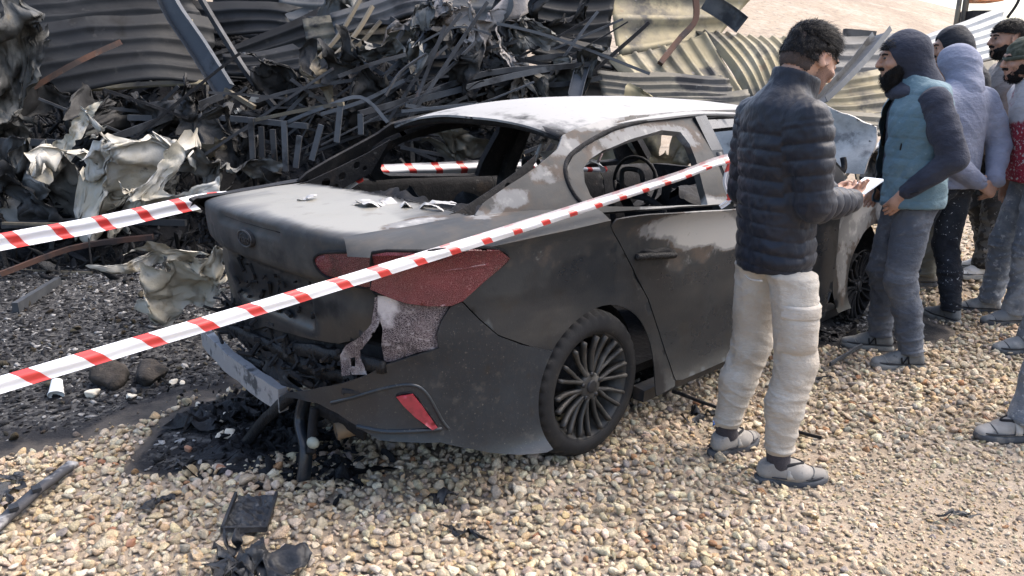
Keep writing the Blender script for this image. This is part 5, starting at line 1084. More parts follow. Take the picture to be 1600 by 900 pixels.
V, Fc, arm = garment_top(JC, .007, w=1.06, hem=.905, rs=(.080, .068, .046), cuff=.045, infl=.008); N = vnorm(V, Fc); V = folds(V, N, .006, .11, 1.4, 9, np.where(arm > .1, 1.3, .7)); V = V-N*(.006*np.exp(-((V[:, 2]-.955)/.006)**2)*(arm < 0))[:, None]; hC = mk('hoodie', V, Fc, m_grey, pC); hood_up(JC, T, M, m_grey, hC, seed=8, back=.02)
m_paintp = cloth('paint_splashed_black', (0.0112, 0.0128, 0.0176), [dict(col=(0.0280, 0.0320, 0.0400), scale=4, lo=.45, hi=.68), dict(col=(0.4000, 0.4160, 0.4400), scale=13, lo=.635, hi=.66, dist=1.5), dict(col=(0.3600, 0.3760, 0.4000), scale=45, lo=.66, hi=.69)])
V, Fc = trousers(JC, .007, r=(.098, .080, .074, .064), cuffz=.085, hemz=.91); N = vnorm(V, Fc); V = drape(V, N, 12, .005, .0055); mk('trousers', V, Fc, m_paintp, pC)
for s in 'LR': shoe(pC, JC['ank'+s], JC['toe'+s], m_snk, m_snks, 'plain')

# ---- behind him: black hooded jacket, khaki trousers
pD = person((3.20, 5.66), R(168), 'man in a black hooded jacket and khaki trousers standing behind the grey hoodie', 1.03)
JD = pose(ankL=(-.14, .1, .09), ankR=(.14, -.14, .09), kneeL=(-.13, .1, .5), kneeR=(.13, -.02, .5), head=(0, .11, 1.655), neck=(0, .05, 1.52), hr=(0, -.2, 0))
V, Fc, T, M = body_mesh(JD, .0075); bD = mk('body', V, Fc, m_skin2, pD); eyes(T, M, bD); beard(JD, T, M, bD)
m_black = cloth('black_shell', (0.0096, 0.0108, 0.0150), [dict(col=(0.0180, 0.0198, 0.0252), scale=5, lo=.45, hi=.68), dict(col=(0.0960, 0.0960, 0.1020), scale=30, lo=.67, hi=.76, amt=.5)], rough=.7)
V, Fc, arm = garment_top(JD, .008, w=1.05, hem=.86, rs=(.08, .068, .048), cuff=.045, infl=.008); N = vnorm(V, Fc); V = folds(V, N, .0055, .09, .8, 14); jD = mk('jacket', V, Fc, m_black, pD); hood_up(JD, T, M, m_black, jD, seed=14)
m_khaki = cloth('khaki_cotton', (0.1800, 0.1740, 0.1410), [dict(col=(0.2220, 0.2160, 0.1800), scale=4, lo=.42, hi=.66), dict(col=(0.1260, 0.1200, 0.0960), scale=9, lo=.57, hi=.72)])
V, Fc = trousers(JD, .008, r=(.100, .084, .080, .070), cuffz=.08, hemz=.865); N = vnorm(V, Fc); V = drape(V, N, 16, .006, .006); mk('trousers', V, Fc, m_khaki, pD)
m_boot = mat('dusty_boot', (0.1190, 0.1085, 0.0910), .9, layers=[dict(col=(0.1960, 0.1820, 0.1540), scale=12, lo=.48, hi=.68)])
for s in 'LR': shoe(pD, JD['ank'+s], JD['toe'+s], m_boot, m_sole, 'plain')

# ---- dark-haired man in a sand-coloured shirt
pE = person((3.62, 5.78), R(176), 'dark-haired bearded man in a sand-coloured shirt and camouflage trousers facing left', 1.045)
JE = pose(ankL=(-.12, .05, .09), ankR=(.12, -.1, .09), head=(0, .07, 1.66), neck=(0, .02, 1.52), hr=(0, -.08, 0))
V, Fc, T, M = body_mesh(JE, .007); bE = mk('body', V, Fc, m_skin2, pE); eyes(T, M, bE); beard(JE, T, M, bE)
V, Fc = hair_cap(JE, T, M, lambda L_: (L_[:, 2] > .030+.3*np.clip(L_[:, 1]-.02, 0, 1))|((L_[:, 1] < -.035)&(L_[:, 2] > -.055)), .014); hE = mk('hair', V, Fc, m_hair, bE); fuzz(V, Fc, 2500, .016, .0014, M @ np.array([0, .5, -.3]), m_hair, hE, 'side_strands', 3, .35)
strands(JE, T, M, lambda p: p[2] > .05, 1800, .030, .0022, lambda p: (0, 1, .3), m_hair, hE, 'hair_strands', 9, .45)
m_sand = cloth('sand_shirt', (0.2940, 0.2520, 0.2240), [dict(col=(0.3500, 0.3080, 0.2730), scale=5, lo=.42, hi=.66)])
V, Fc, arm = garment_top(JE, .008, w=1.0, hem=.88, rs=(.074, .062, .045), cuff=.043, collar=(.072, (0, .01, .045))); N = vnorm(V, Fc); V = folds(V, N, .006, .09, .8, 18); mk('shirt', V, Fc, m_sand, pE)
m_camo = cloth('camouflage_cotton', (0.0385, 0.0385, 0.0385), [dict(col=(0.1120, 0.1120, 0.1085), scale=9, lo=.50, hi=.53), dict(col=(0.2100, 0.2030, 0.1890), scale=12, lo=.60, hi=.62), dict(col=(0.0140, 0.0140, 0.0154), scale=10, lo=.58, hi=.6)])
V, Fc = trousers(JE, .008, r=(.100, .086, .082, .076), cuffz=.08, hemz=.885); N = vnorm(V, Fc); V = drape(V, N, 20, .006, .006); mk('trousers', V, Fc, m_camo, pE)
m_white = mat('dusty_white_shoe', (.5, .49, .47), .85, layers=[dict(col=(.35, .33, .3), scale=12, lo=.5, hi=.68)])
for s in 'LR': shoe(pE, JE['ank'+s], JE['toe'+s], m_white, m_snks, 'plain')

# ---- man in the green beanie at the edge
pF = person((3.42, 5.02), R(172), 'man in a dark green beanie and red-and-white spattered jacket with dusty jeans', 1.03)
JF = pose(ankL=(-.12, .06, .09), ankR=(.14, .1, .09), kneeL=(-.11, .04, .5), kneeR=(.12, .08, .5), head=(0, .20, 1.655), neck=(0, .13, 1.52), chest=(0, .06, 1.33), waist=(0, .02, 1.1), shL=(-.19, .08, 1.45), shR=(.19, .08, 1.45), hr=(0, -.15, 0), elL=(-.24, -.02, 1.16), elR=(.24, -.02, 1.16))
V, Fc, T, M = body_mesh(JF, .007); bF = mk('body', V, Fc, m_skin2, pF); eyes(T, M, bF); beard(JF, T, M, bF)
m_bean = cloth('olive_knit', (.035, .04, .028), [dict(col=(.055, .06, .045), scale=30, lo=.45, hi=.6, stretch=(1, 1, .15))])
V, Fc = hair_cap(JF, T, M, lambda L_: L_[:, 2] > .012, .016); mk('beanie', V, Fc, m_bean, bF)
V2, F2 = tube([T((.094*math.cos(a), -.014+.115*math.sin(a), .018)) for a in np.linspace(0, 2*PI, 33)], .013, 8, sx=1.0); mk('beanie_cuff', V2, F2, m_bean, bF)
m_redw = cloth('red_white_spatter', (0.2520, 0.0210, 0.0385), [dict(col=(0.1820, 0.0140, 0.0280), scale=5, lo=.45, hi=.65), dict(col=(0.4340, 0.4060, 0.4060), scale=55, lo=.56, hi=.60), dict(col=(0.4200, 0.4095, 0.4200), scale=7, lo=.85, hi=1.0, attr='pale', gain=.6)])
V, Fc, arm = garment_top(JF, .0075, w=1.05, hem=.91, rs=(.08, .068, .048), cuff=.045, collar=(.08, (0, .01, .05)), infl=.006); N = vnorm(V, Fc); V = folds(V, N, .006, .09, .7, 23); jF = mk('jacket', V, Fc, m_redw, pF, attrs={'pale': sm(1.22, 1.42, V[:, 2]+.3*np.clip(V[:, 1], -.2, .2))})
m_djean = cloth('plaster_dusted_jeans', (0.1436, 0.1605, 0.1859), [dict(col=(0.2535, 0.2704, 0.2873), scale=8, lo=.46, hi=.62), dict(col=(0.3549, 0.3634, 0.3718), scale=26, lo=.56, hi=.66), dict(col=(0.0845, 0.1014, 0.1268), scale=5, lo=.56, hi=.7)])
V, Fc = trousers(JF, .007, r=(.100, .084, .078, .070), cuffz=.08, hemz=.915); N = vnorm(V, Fc); V = drape(V, N, 25, .005, .0055); mk('jeans', V, Fc, m_djean, pF)
m_dsh = mat('plaster_dusted_shoe', (0.1680, 0.1750, 0.1785), .9, layers=[dict(col=(0.2520, 0.2520, 0.2485), scale=12, lo=.46, hi=.66), dict(col=(0.0840, 0.0875, 0.0910), scale=18, lo=.57, hi=.7)], bumps=[(105.0000, 0.2100, 0.0021)])
for s in 'LR': shoe(pF, JF['ank'+s], JF['toe'+s], m_dsh, m_sole, 'plain')
# ---- two more at the edge: only a stepping foot of each shows
def edge_person(base, th, lab, sandal, dx, colr, sc=1.0):
    p = person(base, th, lab, sc); J = pose(ankL=(-.12, dx, .09), kneeL=(-.11, dx*.7+.08, .50), ankR=(.12, -.12, .09), kneeR=(.11, -.02, .5), toeL=(-.05, 1), pelvis=(0, .0, .94), hipL=(-.09, .02, .90), hipR=(.09, 0, .90))
    V, Fc, T, M = body_mesh(J, .01); b = mk('body', V, Fc, m_skin2, p); eyes(T, M, b); V, Fc = hair_cap(J, T, M, lambda L_: (L_[:, 2] > .030+.3*np.clip(L_[:, 1]-.02, 0, 1))|((L_[:, 1] < -.035)&(L_[:, 2] > -.055)), .012, .01); h_ = mk('hair', V, Fc, m_hair, b); fuzz(V, Fc, 2000, .018, .0015, (0, .3, -.3), m_hair, h_, 'side_strands', 3, .4); beard(J, T, M, b)
    V, Fc, arm = garment_top(J, .011, hem=.9, cuff=.045); N = vnorm(V, Fc); V = folds(V, N, .006, .09, .7, 31); mk('jacket', V, Fc, colr, p)
    V, Fc = trousers(J, .009, r=(.1, .084, .078, .068), cuffz=.09); N = vnorm(V, Fc); V = folds(V, N, .0055, .07, .4, 33); mk('trousers', V, Fc, m_djean, p)
    for s in 'LR': shoe(p, J['ank'+s], J['toe'+s], m_suede if sandal else m_dsh, m_sole, 'sandal' if sandal else 'plain', size=1.04)
edge_person((3.50, 4.42), R(176), 'man at the edge whose dusty laced sneaker steps in below the spattered jacket', False, .42, m_black)
edge_person((2.72, 3.26), R(176), 'man at the edge with only a grey strapped work shoe in view', True, .42, m_hoodie)
# ================================================================== THE BURNT SHED BEHIND
m_cor_dark = mat('sooty_sheet', (0.0139, 0.0148, 0.0164), .65, .25, layers=[dict(col=(0.0279, 0.0287, 0.0292), scale=2.0, lo=.45, hi=.68, stretch=(.5, 2, 1)), dict(col=(0.0070, 0.0070, 0.0070), scale=3.5, lo=.52, hi=.70), dict(col=(0.0605, 0.0587, 0.0546), scale=9, lo=.60, hi=.76, amt=.6), dict(col=(0.1209, 0.0914, 0.0468), scale=1.6, lo=.66, hi=.74, amt=.7, stretch=(.4, 2, 1))], bumps=[(40, .2, .004)], vary=.25)
m_cor_grey = mat('scorched_grey_sheet', (0.0633, 0.0649, 0.0671), .6, .3, layers=[dict(col=(0.1100, 0.1100, 0.1073), scale=2.4, lo=.45, hi=.7), dict(col=(0.0248, 0.0253, 0.0275), scale=2.2, lo=.50, hi=.68), dict(col=(0.1320, 0.1100, 0.0715), scale=3, lo=.6, hi=.75, amt=.7)], bumps=[(40, .2, .004)], vary=.25)
m_cor_yel = mat('scorched_yellow_sheet', (0.1989, 0.1713, 0.1050), .6, .25, layers=[dict(col=(0.2541, 0.2265, 0.1602), scale=2.4, lo=.45, hi=.68), dict(col=(0.1105, 0.0994, 0.0746), scale=1.8, lo=.46, hi=.66), dict(col=(0.0331, 0.0320, 0.0309), scale=1.5, lo=.56, hi=.68), dict(col=(0.1381, 0.0829, 0.0497), scale=5, lo=.60, hi=.74, amt=.7), dict(col=(0.2762, 0.2707, 0.2541), scale=10, lo=.62, hi=.75, amt=.5)], bumps=[(40, .2, .004)], vary=.2)
m_cor_mix = mat('half_burnt_sheet', (0.1110, 0.1020, 0.0810), .6, .25, layers=[dict(col=(0.1800, 0.1650, 0.1200), scale=2.4, lo=.48, hi=.68), dict(col=(0.0420, 0.0420, 0.0432), scale=1.6, lo=.44, hi=.62), dict(col=(0.0150, 0.0156, 0.0180), scale=2.4, lo=.54, hi=.68), dict(col=(0.2040, 0.2040, 0.2010), scale=9, lo=.62, hi=.76, amt=.6)], bumps=[(40, .2, .004)], vary=.25)
m_gal = mat('pale_galvanised_sheet', (0.2800, 0.2870, 0.2870), .5, .35, layers=[dict(col=(0.3500, 0.3500, 0.3430), scale=3, lo=.45, hi=.68), dict(col=(0.1540, 0.1540, 0.1470), scale=2.6, lo=.54, hi=.7)], bumps=[(40, .2, .004)])
m_beam = mat('scorched_steel', (0.0371, 0.0384, 0.0420), .6, .35, layers=[dict(col=(0.0709, 0.0736, 0.0780), scale=3, lo=.45, hi=.68), dict(col=(0.0149, 0.0147, 0.0156), scale=4, lo=.52, hi=.68), dict(col=(0.0810, 0.0448, 0.0300), scale=6, lo=.62, hi=.75, amt=.6)], bumps=[(50, .25, .004)], vary=.35)
m_beamg = mat('dull_grey_steel', (0.0660, 0.0715, 0.0798), .55, .35, layers=[dict(col=(0.1045, 0.1100, 0.1183), scale=3, lo=.45, hi=.68), dict(col=(0.0248, 0.0259, 0.0286), scale=3, lo=.52, hi=.68)], bumps=[(50, .25, .004)], vary=.25)
m_beamr = mat('rusty_steel', (0.0960, 0.0510, 0.0360), .75, .2, layers=[dict(col=(0.0480, 0.0360, 0.0330), scale=4, lo=.45, hi=.62), dict(col=(0.1440, 0.1200, 0.1080), scale=12, lo=.6, hi=.72)], bumps=[(50, .3, .004)])
m_tan = mat('tan_scorched_steel', (0.1500, 0.1260, 0.0900), .65, .2, layers=[dict(col=(0.0660, 0.0600, 0.0540), scale=4, lo=.5, hi=.66), dict(col=(0.2160, 0.1920, 0.1440), scale=9, lo=.58, hi=.7)], bumps=[(50, .25, .004)], vary=.25)
m_sheetg = mat('crumpled_grey_metal', (0.0936, 0.0931, 0.0882), .6, .3, layers=[dict(col=(0.1656, 0.1621, 0.1480), scale=2.6, lo=.45, hi=.66), dict(col=(0.0288, 0.0290, 0.0290), scale=2.4, lo=.5, hi=.66), dict(col=(0.1944, 0.1587, 0.1008), scale=4, lo=.6, hi=.74, amt=.6)], bumps=[(18, .5, .015), (60, .25, .004)], vary=.35)
m_sheetd = mat('crumpled_black_metal', (0.0263, 0.0263, 0.0267), .65, .2, layers=[dict(col=(0.0638, 0.0625, 0.0598), scale=3, lo=.48, hi=.68), dict(col=(0.0105, 0.0099, 0.0097), scale=3, lo=.52, hi=.66)], bumps=[(18, .5, .015), (60, .25, .004)], vary=.3)
m_cream = mat('cream_coated_sheet', (0.3696, 0.3360, 0.2632), .6, .0, layers=[dict(col=(0.4144, 0.4032, 0.3696), scale=3, lo=.4, hi=.62), dict(col=(0.2016, 0.1680, 0.1120), scale=4, lo=.58, hi=.72), dict(col=(0.0560, 0.0504, 0.0448), scale=5, lo=.64, hi=.74)], bumps=[(16, .4, .015), (60, .2, .004)])
m_pink = mat('ashen_insulation', (0.2280, 0.2100, 0.1980), .9, layers=[dict(col=(0.3000, 0.2760, 0.2580), scale=4, lo=.45, hi=.65), dict(col=(0.0720, 0.0660, 0.0660), scale=3.5, lo=.54, hi=.68)], bumps=[(22, .6, .02)])
NW = Noise(55)
def sag(P, f=.7, amp=.06, seed=0): return P+np.stack([NW(P+seed, f)*amp*.4, NW(P+seed+5, f)*amp*.4, NW(P+seed+9, f)*amp], -1)
def corr(name, c00, c10, c01, c11, m, ribs, depth=.028, seed=0, bend=0.0, warp=.05, label=None, group=None, nl=26, flat=.30, ragged=.0, along='v', parent=None):
    """trapezoidal corrugated sheet on a bilinear patch; ribs run from the c00-c10 edge to the c01-c11 edge"""
    c00, c10, c01, c11 = [np.array(c, float) for c in (c00, c10, c01, c11)]; g = np.random.default_rng(seed)
    us = []; ds = []
    for k in range(ribs):
        for t, d in ((0, 0), (.62, 0), (.70, 1), (.90, 1)): us.append((k+t)/ribs); ds.append(d)
    us.append(1.0); ds.append(0); us = np.array(us); ds = np.array(ds); nu = len(us); vs = np.linspace(0, 1, nl)
    U, Vv = np.meshgrid(us, vs); rg = g.normal(0, 1, ribs+1)*ragged; end = 1+np.interp(us, np.linspace(0, 1, ribs+1), rg); Vr = Vv*end[None]
    P = ((1-U)*(1-Vr))[..., None]*c00+(U*(1-Vr))[..., None]*c10+((1-U)*Vr)[..., None]*c01+(U*Vr)[..., None]*c11
    n = np.cross(c10-c00, c01-c00); n /= np.linalg.norm(n)
    if n[1] > 0: n = -n
    P = P+n*((ds[None]*depth)[..., None])+n*(bend*np.sin(PI*Vv))[..., None]
    P = sag(P.reshape(-1, 3), .9, warp, seed*1.7); P = sag(P, 3.0, warp*.22, seed)
    ctr = P.mean(0); a = (np.arange(nl-1)[:, None]*nu+np.arange(nu-1)[None]).ravel(); Fq = np.stack([a, a+1, a+nu+1, a+nu], 1)
    Vb = P-n*.004; N_ = len(P); bd = [(i, i+1) for i in range(nu-1)]+[((nl-1)*nu+i+1, (nl-1)*nu+i) for i in range(nu-1)]+[((i+1)*nu, i*nu) for i in range(nl-1)]+[(i*nu+nu-1, (i+1)*nu+nu-1) for i in range(nl-1)]
    W_ = np.array([(p, p+N_, q+N_, q) for p, q in bd]); o = mk(name, np.concatenate([P, Vb])-ctr, np.concatenate([Fq, Fq[:, ::-1]+N_, W_]), m, parent, False, loc=ctr)
    if label: tag(o, label, 'metal sheet', group)
    return o
def cpx(name, px, m, ribs, label, **k):
    """corners as (px,py,depth): start edge left/right, end edge left/right"""
    return corr(name, *[D(*p) for p in px], m, ribs, label=label, **k)
def prof(kind, w, t):
    if kind == 'box': return [(-w/2, -t/2), (-w/2, t/2), (w/2, t/2), (w/2, -t/2)]
    if kind == 'C': e = .006; return [(-w/2, -t/2), (-w/2, t/2), (-w/2+e, t/2), (-w/2+e, -t/2+e), (w/2-e, -t/2+e), (w/2-e, t/2), (w/2, t/2), (w/2, -t/2)]
    if kind == 'L': e = .006; return [(-w/2, -t/2), (-w/2, t/2), (-w/2+e, t/2), (-w/2+e, -t/2+e), (w/2, -t/2+e), (w/2, -t/2)]
def bar(name, pts, w, t, m, label, group=None, kind='box', wave=.015, cat='steel beam', seed=0, up=None, sub=5):
    P = np.array([D(*p) for p in pts]); P = cr(P, sub) if len(P) > 2 else np.stack([P[0]+(P[1]-P[0])*k for k in np.linspace(0, 1, 9)])
    L_ = np.linalg.norm(P[-1]-P[0]); P = P+np.stack([NW(P+seed, 1.5), NW(P+seed+3, 1.5), NW(P+seed+6, 1.5)], -1)*wave*(L_ > .4)
    if kind == 'tube': V, Fc = tube(P, w/2, 8)
    else: V, Fc = sweep(P, prof(kind, w, t), up=up)
    c = P.mean(0); o = mk(name, np.array(V)-c, Fc, m, None, kind == 'tube', loc=c); tag(o, label, cat, group); return o
def crump(name, px, py, y, w, h, tilt, m, label, seed, amp=.08, fr=6, cat='metal sheet', group=None, n=(64, 52), edge=.3):
    """a crumpled sheet whose middle shows at a pixel, w by h metres, tilt = (yaw, pitch from upright, roll)"""
    P, f = crumple(w, h, n[0], n[1], seed, amp, fr, 1.0, edge); P = np.stack([P[:, 0], P[:, 2], P[:, 1]], 1)
    N_ = Noise(seed+500); q = P*2.2/max(w, h); P = P+np.stack([N_(q, 1.0), N_(q+4, 1.0), N_(q+8, 1.0)], 1)*amp*1.0; q2 = P/max(w, h)*9; P = P+np.stack([N_.ridge(q2, .6, 3)-1, N_.ridge(q2+5, .6, 3)-1, N_.ridge(q2+9, .6, 3)-1], 1)*amp*.24
    M = rotm(tilt[0]) @ rotm(0, tilt[1]) @ rotm(0, 0, tilt[2]); o = mk(name, P @ M.T, f, m, None, m not in (m_cream, m_tan, m_pink), loc=D(px, py, y)); tag(o, label, cat, group)
    return o
# ---- dark heap that carries the wreckage
X, Y = np.meshgrid(np.linspace(-9, 4.4, 150), np.linspace(6.1, 12.5, 90)); P3 = np.stack([X, Y, X*0], -1)
hh = (sm(6.3, 8.4, Y+.25*NW(P3, 1.1))*1.0+sm(7.5, 10.5, Y)*.55)*sm(1.4, -.4, X+.5*NW(P3+4, .8))
Zh = gz(X, Y)*0+.02+hh*(1.0+.25*NW(P3+2, 1.2))+.10*NW.ridge(P3*1.0, 1.6, 4)*sm(6.2, 7, Y)-.05
V = np.stack([X, Y, Zh], -1).reshape(-1, 3); a = (np.arange(89)[:, None]*150+np.arange(149)[None]).ravel()
o = mk('charred_rubble', V, np.stack([a, a+1, a+151, a+150], 1), m_soot, None, False); tag(o, 'black heap of charred rubble under the collapsed shed', 'rubble', kind='stuff')
g = np.random.default_rng(31)
n = 9000; x = g.uniform(-8, 1.2, n); y = g.uniform(6.0, 10, n); P3 = np.stack([x, y, x*0], -1)
hz = .02+(sm(6.3, 8.4, y+.25*NW(P3, 1.1))*1.0+sm(7.5, 10.5, y)*.55)*sm(1.4, -.4, x+.5*NW(P3+4, .8))*(1.0+.25*NW(P3+2, 1.2))+.10*NW.ridge(P3, 1.6, 4)*sm(6.2, 7, y)-.04
s = .02+.09*g.random(n)**3; tn = np.where(g.random((n, 1)) < .12, np.array([[.09, .088, .085]])*g.uniform(.4, 1.4, (n, 1)), np.array([[.012, .0125, .014]])*g.uniform(.4, 2.2, (n, 1)))
scatter('charred_shards', np.stack([x, y, hz+s*.3], 1), np.stack([g.normal(0, .8, n), g.normal(0, .8, n), g.uniform(0, 6.3, n)], 1), np.stack([s*g.uniform(.6, 2.6, n), s*g.uniform(.3, .8, n), s*g.uniform(.2, .8, n)], 1), tn, g.integers(0, 10, n), c_sh, 'charred splinters and flakes strewn over the black heap', 'rubble')

# ---- large sheets, upper left: long horizontal ribs, blackened
cs = 'corrugated_sheet'
cpx(cs, [(-70, -25, 8.4), (-50, 82, 8.0), (310, -60, 9.1), (300, 34, 8.7)], m_cor_dark, 5, 'blackened ribbed sheet at the top left with a yellow scorched lower edge', seed=1, bend=.10, warp=.08, depth=.02, ragged=.02)
cpx(cs, [(20, 62, 7.9), (55, 156, 7.7), (335, 24, 8.7), (345, 122, 8.4)], m_cor_dark, 5, 'blackened ribbed sheet hanging just below the topmost one on the left', seed=2, bend=.12, warp=.09, depth=.016, ragged=.03)
cpx(cs, [(272, -40, 9.0), (290, 20, 8.9), (458, 8, 9.1), (448, 52, 9.0)], m_cor_dark, 3, 'dark ribbed sheet behind the broad fallen beam at the top', seed=3, warp=.12, depth=.022, ragged=.03)
cpx(cs, [(328, 96, 8.6), (338, 128, 8.5), (505, 8, 8.9), (500, 118, 8.7)], m_cor_dark, 5, 'dark ribbed sheet with five pale ridges right of the broad beam', seed=4, warp=.08, depth=.026, ragged=.03)
cpx(cs, [(478, 12, 8.9), (480, 60, 8.8), (670, 0, 9.1), (660, 62, 9.0)], m_cor_grey, 3, 'grey flattened sheet lying along the top behind the bent rods', seed=5, warp=.06)
cpx(cs, [(480, 62, 8.5), (488, 110, 8.4), (560, 58, 8.7), (556, 108, 8.5)], m_cor_mix, 4, 'small grey ribbed offcut with torn end beside the bent rods', seed=6, warp=.05, ragged=.06)
cpx(cs, [(780, -20, 9.0), (740, 70, 8.8), (965, -20, 9.2), (968, 82, 8.9)], m_cor_dark, 5, 'dark ribbed sheet sloping down right above the car roof', seed=7, warp=.08, ragged=.04)
cpx(cs, [(820, 48, 8.6), (830, 92, 8.5), (955, 78, 8.8), (960, 112, 8.6)], m_cor_dark, 2, 'narrow blackened sheet ending in a square edge above the roof', seed=8, warp=.04)
cpx(cs, [(940, -30, 9.4), (965, 92, 8.8), (1200, -40, 9.9), (1110, 62, 9.3)], m_cor_yel, 3, 'broad yellowish ribbed sheet leaning out at the top centre', seed=9, warp=.06, depth=.05)
# fan of yellowish sheets behind the car and the men
cpx(cs, [(950, 98, 8.6), (1105, 55, 9.2), (1010, 152, 8.2), (1165, 140, 8.5)], m_cor_yel, 7, 'yellowish sheet with steep ribs fanning down behind the car roof', seed=10, warp=.06, ragged=.09)
cpx(cs, [(1085, 52, 9.3), (1225, 62, 9.4), (1160, 165, 8.5), (1262, 150, 8.6)], m_cor_yel, 8, 'tall pale ribbed sheet bending over beside the first man', seed=11, warp=.05, bend=.10, ragged=.09)
cpx(cs, [(930, 112, 8.3), (940, 160, 8.0), (1130, 108, 8.5), (1150, 165, 8.2)], m_cor_mix, 4, 'low yellow-grey sheet lying level along the car roof', seed=12, warp=.06, ragged=.04)
cpx(cs, [(1000, 135, 8.2), (1010, 172, 7.9), (1170, 132, 8.3), (1175, 178, 8.0)], m_cor_mix, 3, 'greyish ribbed sheet just behind the front of the roof', seed=13, warp=.05)
cpx(cs, [(1275, 60, 9.2), (1270, 130, 8.7), (1400, 45, 9.6), (1395, 120, 9.0)], m_cor_grey, 4, 'dull ribbed sheet between the first man and the bearded man', seed=14, warp=.06)
cpx(cs, [(1250, 125, 8.5), (1262, 200, 8.0), (1395, 105, 8.8), (1400, 190, 8.3)], m_cor_yel, 6, 'olive-yellow ribbed sheet low between the first man and the bearded man', seed=15, warp=.06)
cpx(cs, [(1255, 175, 7.9), (1265, 215, 7.6), (1400, 172, 8.0), (1395, 212, 7.7)], m_cor_mix, 3, 'scorched sheet lying flat just above the raised hood', seed=16, warp=.05)
cpx(cs, [(1420, 70, 10.2), (1420, 140, 9.6), (1568, 8, 10.6), (1570, 90, 10.0)], m_gal, 6, 'pale galvanised ribbed sheet rising to the right behind the hooded men', seed=17, warp=.04)
cpx(cs, [(1395, 110, 9.3), (1400, 210, 8.7), (1560, 90, 9.6), (1560, 200, 9.0)], m_cor_mix, 6, 'grey-green ribbed sheet behind the hooded men', seed=18, warp=.06)
for k, (a_, b_) in enumerate([((430, -40), (600, 60)), ((560, -50), (720, 40)), ((690, -50), (830, 60)), ((330, -60), (460, 60))]):
    cpx(cs, [(a_[0], a_[1], 10.2), (a_[0], b_[1]+40, 9.9), (b_[0], a_[1]+6, 10.3), (b_[0], b_[1]+46, 10.0)], m_cor_dark if k % 2 else m_cor_grey, 5, ['grey ribbed wall sheet standing behind the small torn offcut', 'sooty ribbed wall sheet behind the ladder-like frame', 'grey ribbed wall sheet behind the hanging pinkish sheet', 'sooty ribbed wall sheet behind the five pale ridges'][k], seed=120+k, warp=.08, ragged=.04)
cpx(cs, [(835, 66, 9.3), (845, 160, 8.8), (985, 84, 9.3), (990, 170, 8.8)], m_cor_dark, 4, 'sooty ribbed sheet filling the gap right above the roof centre', seed=130, warp=.08)
cpx(cs, [(40, 52, 8.15), (42, 68, 8.1), (300, 30, 8.5), (300, 42, 8.45)], m_cor_yel, 1, 'long narrow yellow strip between the two black sheets on the left', seed=131, warp=.03, depth=.01)
cpx(cs, [(60, 142, 7.95), (62, 152, 7.9), (320, 128, 8.3), (322, 136, 8.25)], m_cor_yel, 1, 'long thin yellow strip under the lower black sheet on the left', seed=132, warp=.03, depth=.01)
for k, (x0, x1, y) in enumerate([(470, 640, 25), (520, 700, 8), (640, 770, 92), (350, 470, 95)]):
    cpx(cs, [(x0, y, 8.6-.1*k), (x0+8, y+42, 8.4-.1*k), (x1, y-14, 8.8-.1*k), (x1+6, y+30, 8.5-.1*k)], [m_cor_mix, m_cor_grey, m_cor_dark, m_cor_dark][k], 3, ['bent greyish sheet lying along the ladder-like frame', 'long grey sheet crossing the top of the wreck', 'black sheet lying under the limp pinkish one', 'black sheet tucked below the five pale ridges'][k], seed=140+k, warp=.10, ragged=.05)
# ---- single beams that stand out
bar('metal_bar', [(255, -20, 8.2), (275, 22, 8.1), (310, 75, 7.9), (352, 142, 7.6)], .20, .06, m_beamg, 'broad bent channel beam falling from the top left of the wreck', kind='C', up=(1, -.4, .3))
bar('metal_bar', [(318, 0, 8.4), (345, 48, 8.3), (385, 112, 8.1), (432, 165, 7.9)], .05, .05, m_beam, 'thin dark bar sloping beside the broad fallen channel beam')
bar('metal_bar', [(52, 136, 7.4), (120, 100, 7.6), (190, 68, 7.9)], .05, .05, m_beamr, 'reddish rusty bar across the black sheets at the left')
bar('metal_bar', [(352, 140, 7.6), (398, 168, 7.5)], .04, .04, m_tan, 'short tan bar at the foot of the broad fallen beam')
bar('metal_bar', [(160, 218, 6.9), (260, 180, 7.2), (345, 148, 7.5)], .06, .06, m_beam, 'dark round-edged bar running up to the foot of the broad beam')
bar('metal_bar', [(200, 182, 7.3), (330, 182, 7.3), (480, 198, 7.2)], .05, .05, m_beamg, 'level blue-grey bar across the middle of the left heap')
bar('metal_bar', [(0, 217, 6.9), (110, 221, 6.9)], .06, .04, m_beam, 'level black bar at the far left above the grey crumpled sheet')
bar('metal_bar', [(0, 350, 6.3), (130, 346, 6.4), (290, 350, 6.3)], .05, .04, m_beam, 'long dark bar low on the left under the crumpled sheets')
bar('metal_bar', [(0, 346, 6.15), (92, 348, 6.15)], .02, .03, m_tan, 'thin pale strip at the left edge above the far tape')
bar('metal_bar', [(0, 428, 5.9), (110, 388, 6.2), (240, 372, 6.3)], .04, .04, m_beamr, 'rusty strip lying behind the far tape on the left')
bar('metal_bar', [(640, 160, 7.4), (760, 132, 7.7), (860, 105, 8.0), (925, 88, 8.3)], .055, .05, m_beamg, 'long blue-grey bar rising right just above the car roof')
bar('metal_bar', [(560, 178, 7.2), (650, 152, 7.5), (760, 118, 7.8), (930, 96, 8.1)], .05, .05, m_beam, 'long thin dark bar rising beside the longer grey one above the roof')
bar('metal_bar', [(640, 140, 7.9), (740, 134, 8.0), (860, 130, 8.1), (940, 118, 8.2)], .05, .04, m_beam, 'nearly level bar running behind the highest part of the roof')
bar('metal_bar', [(912, 100, 8.1), (904, 125, 8.0), (898, 150, 7.9)], .14, .05, m_beamg, 'short wide grey post standing behind the roof', kind='C', up=(1, 0, 0))
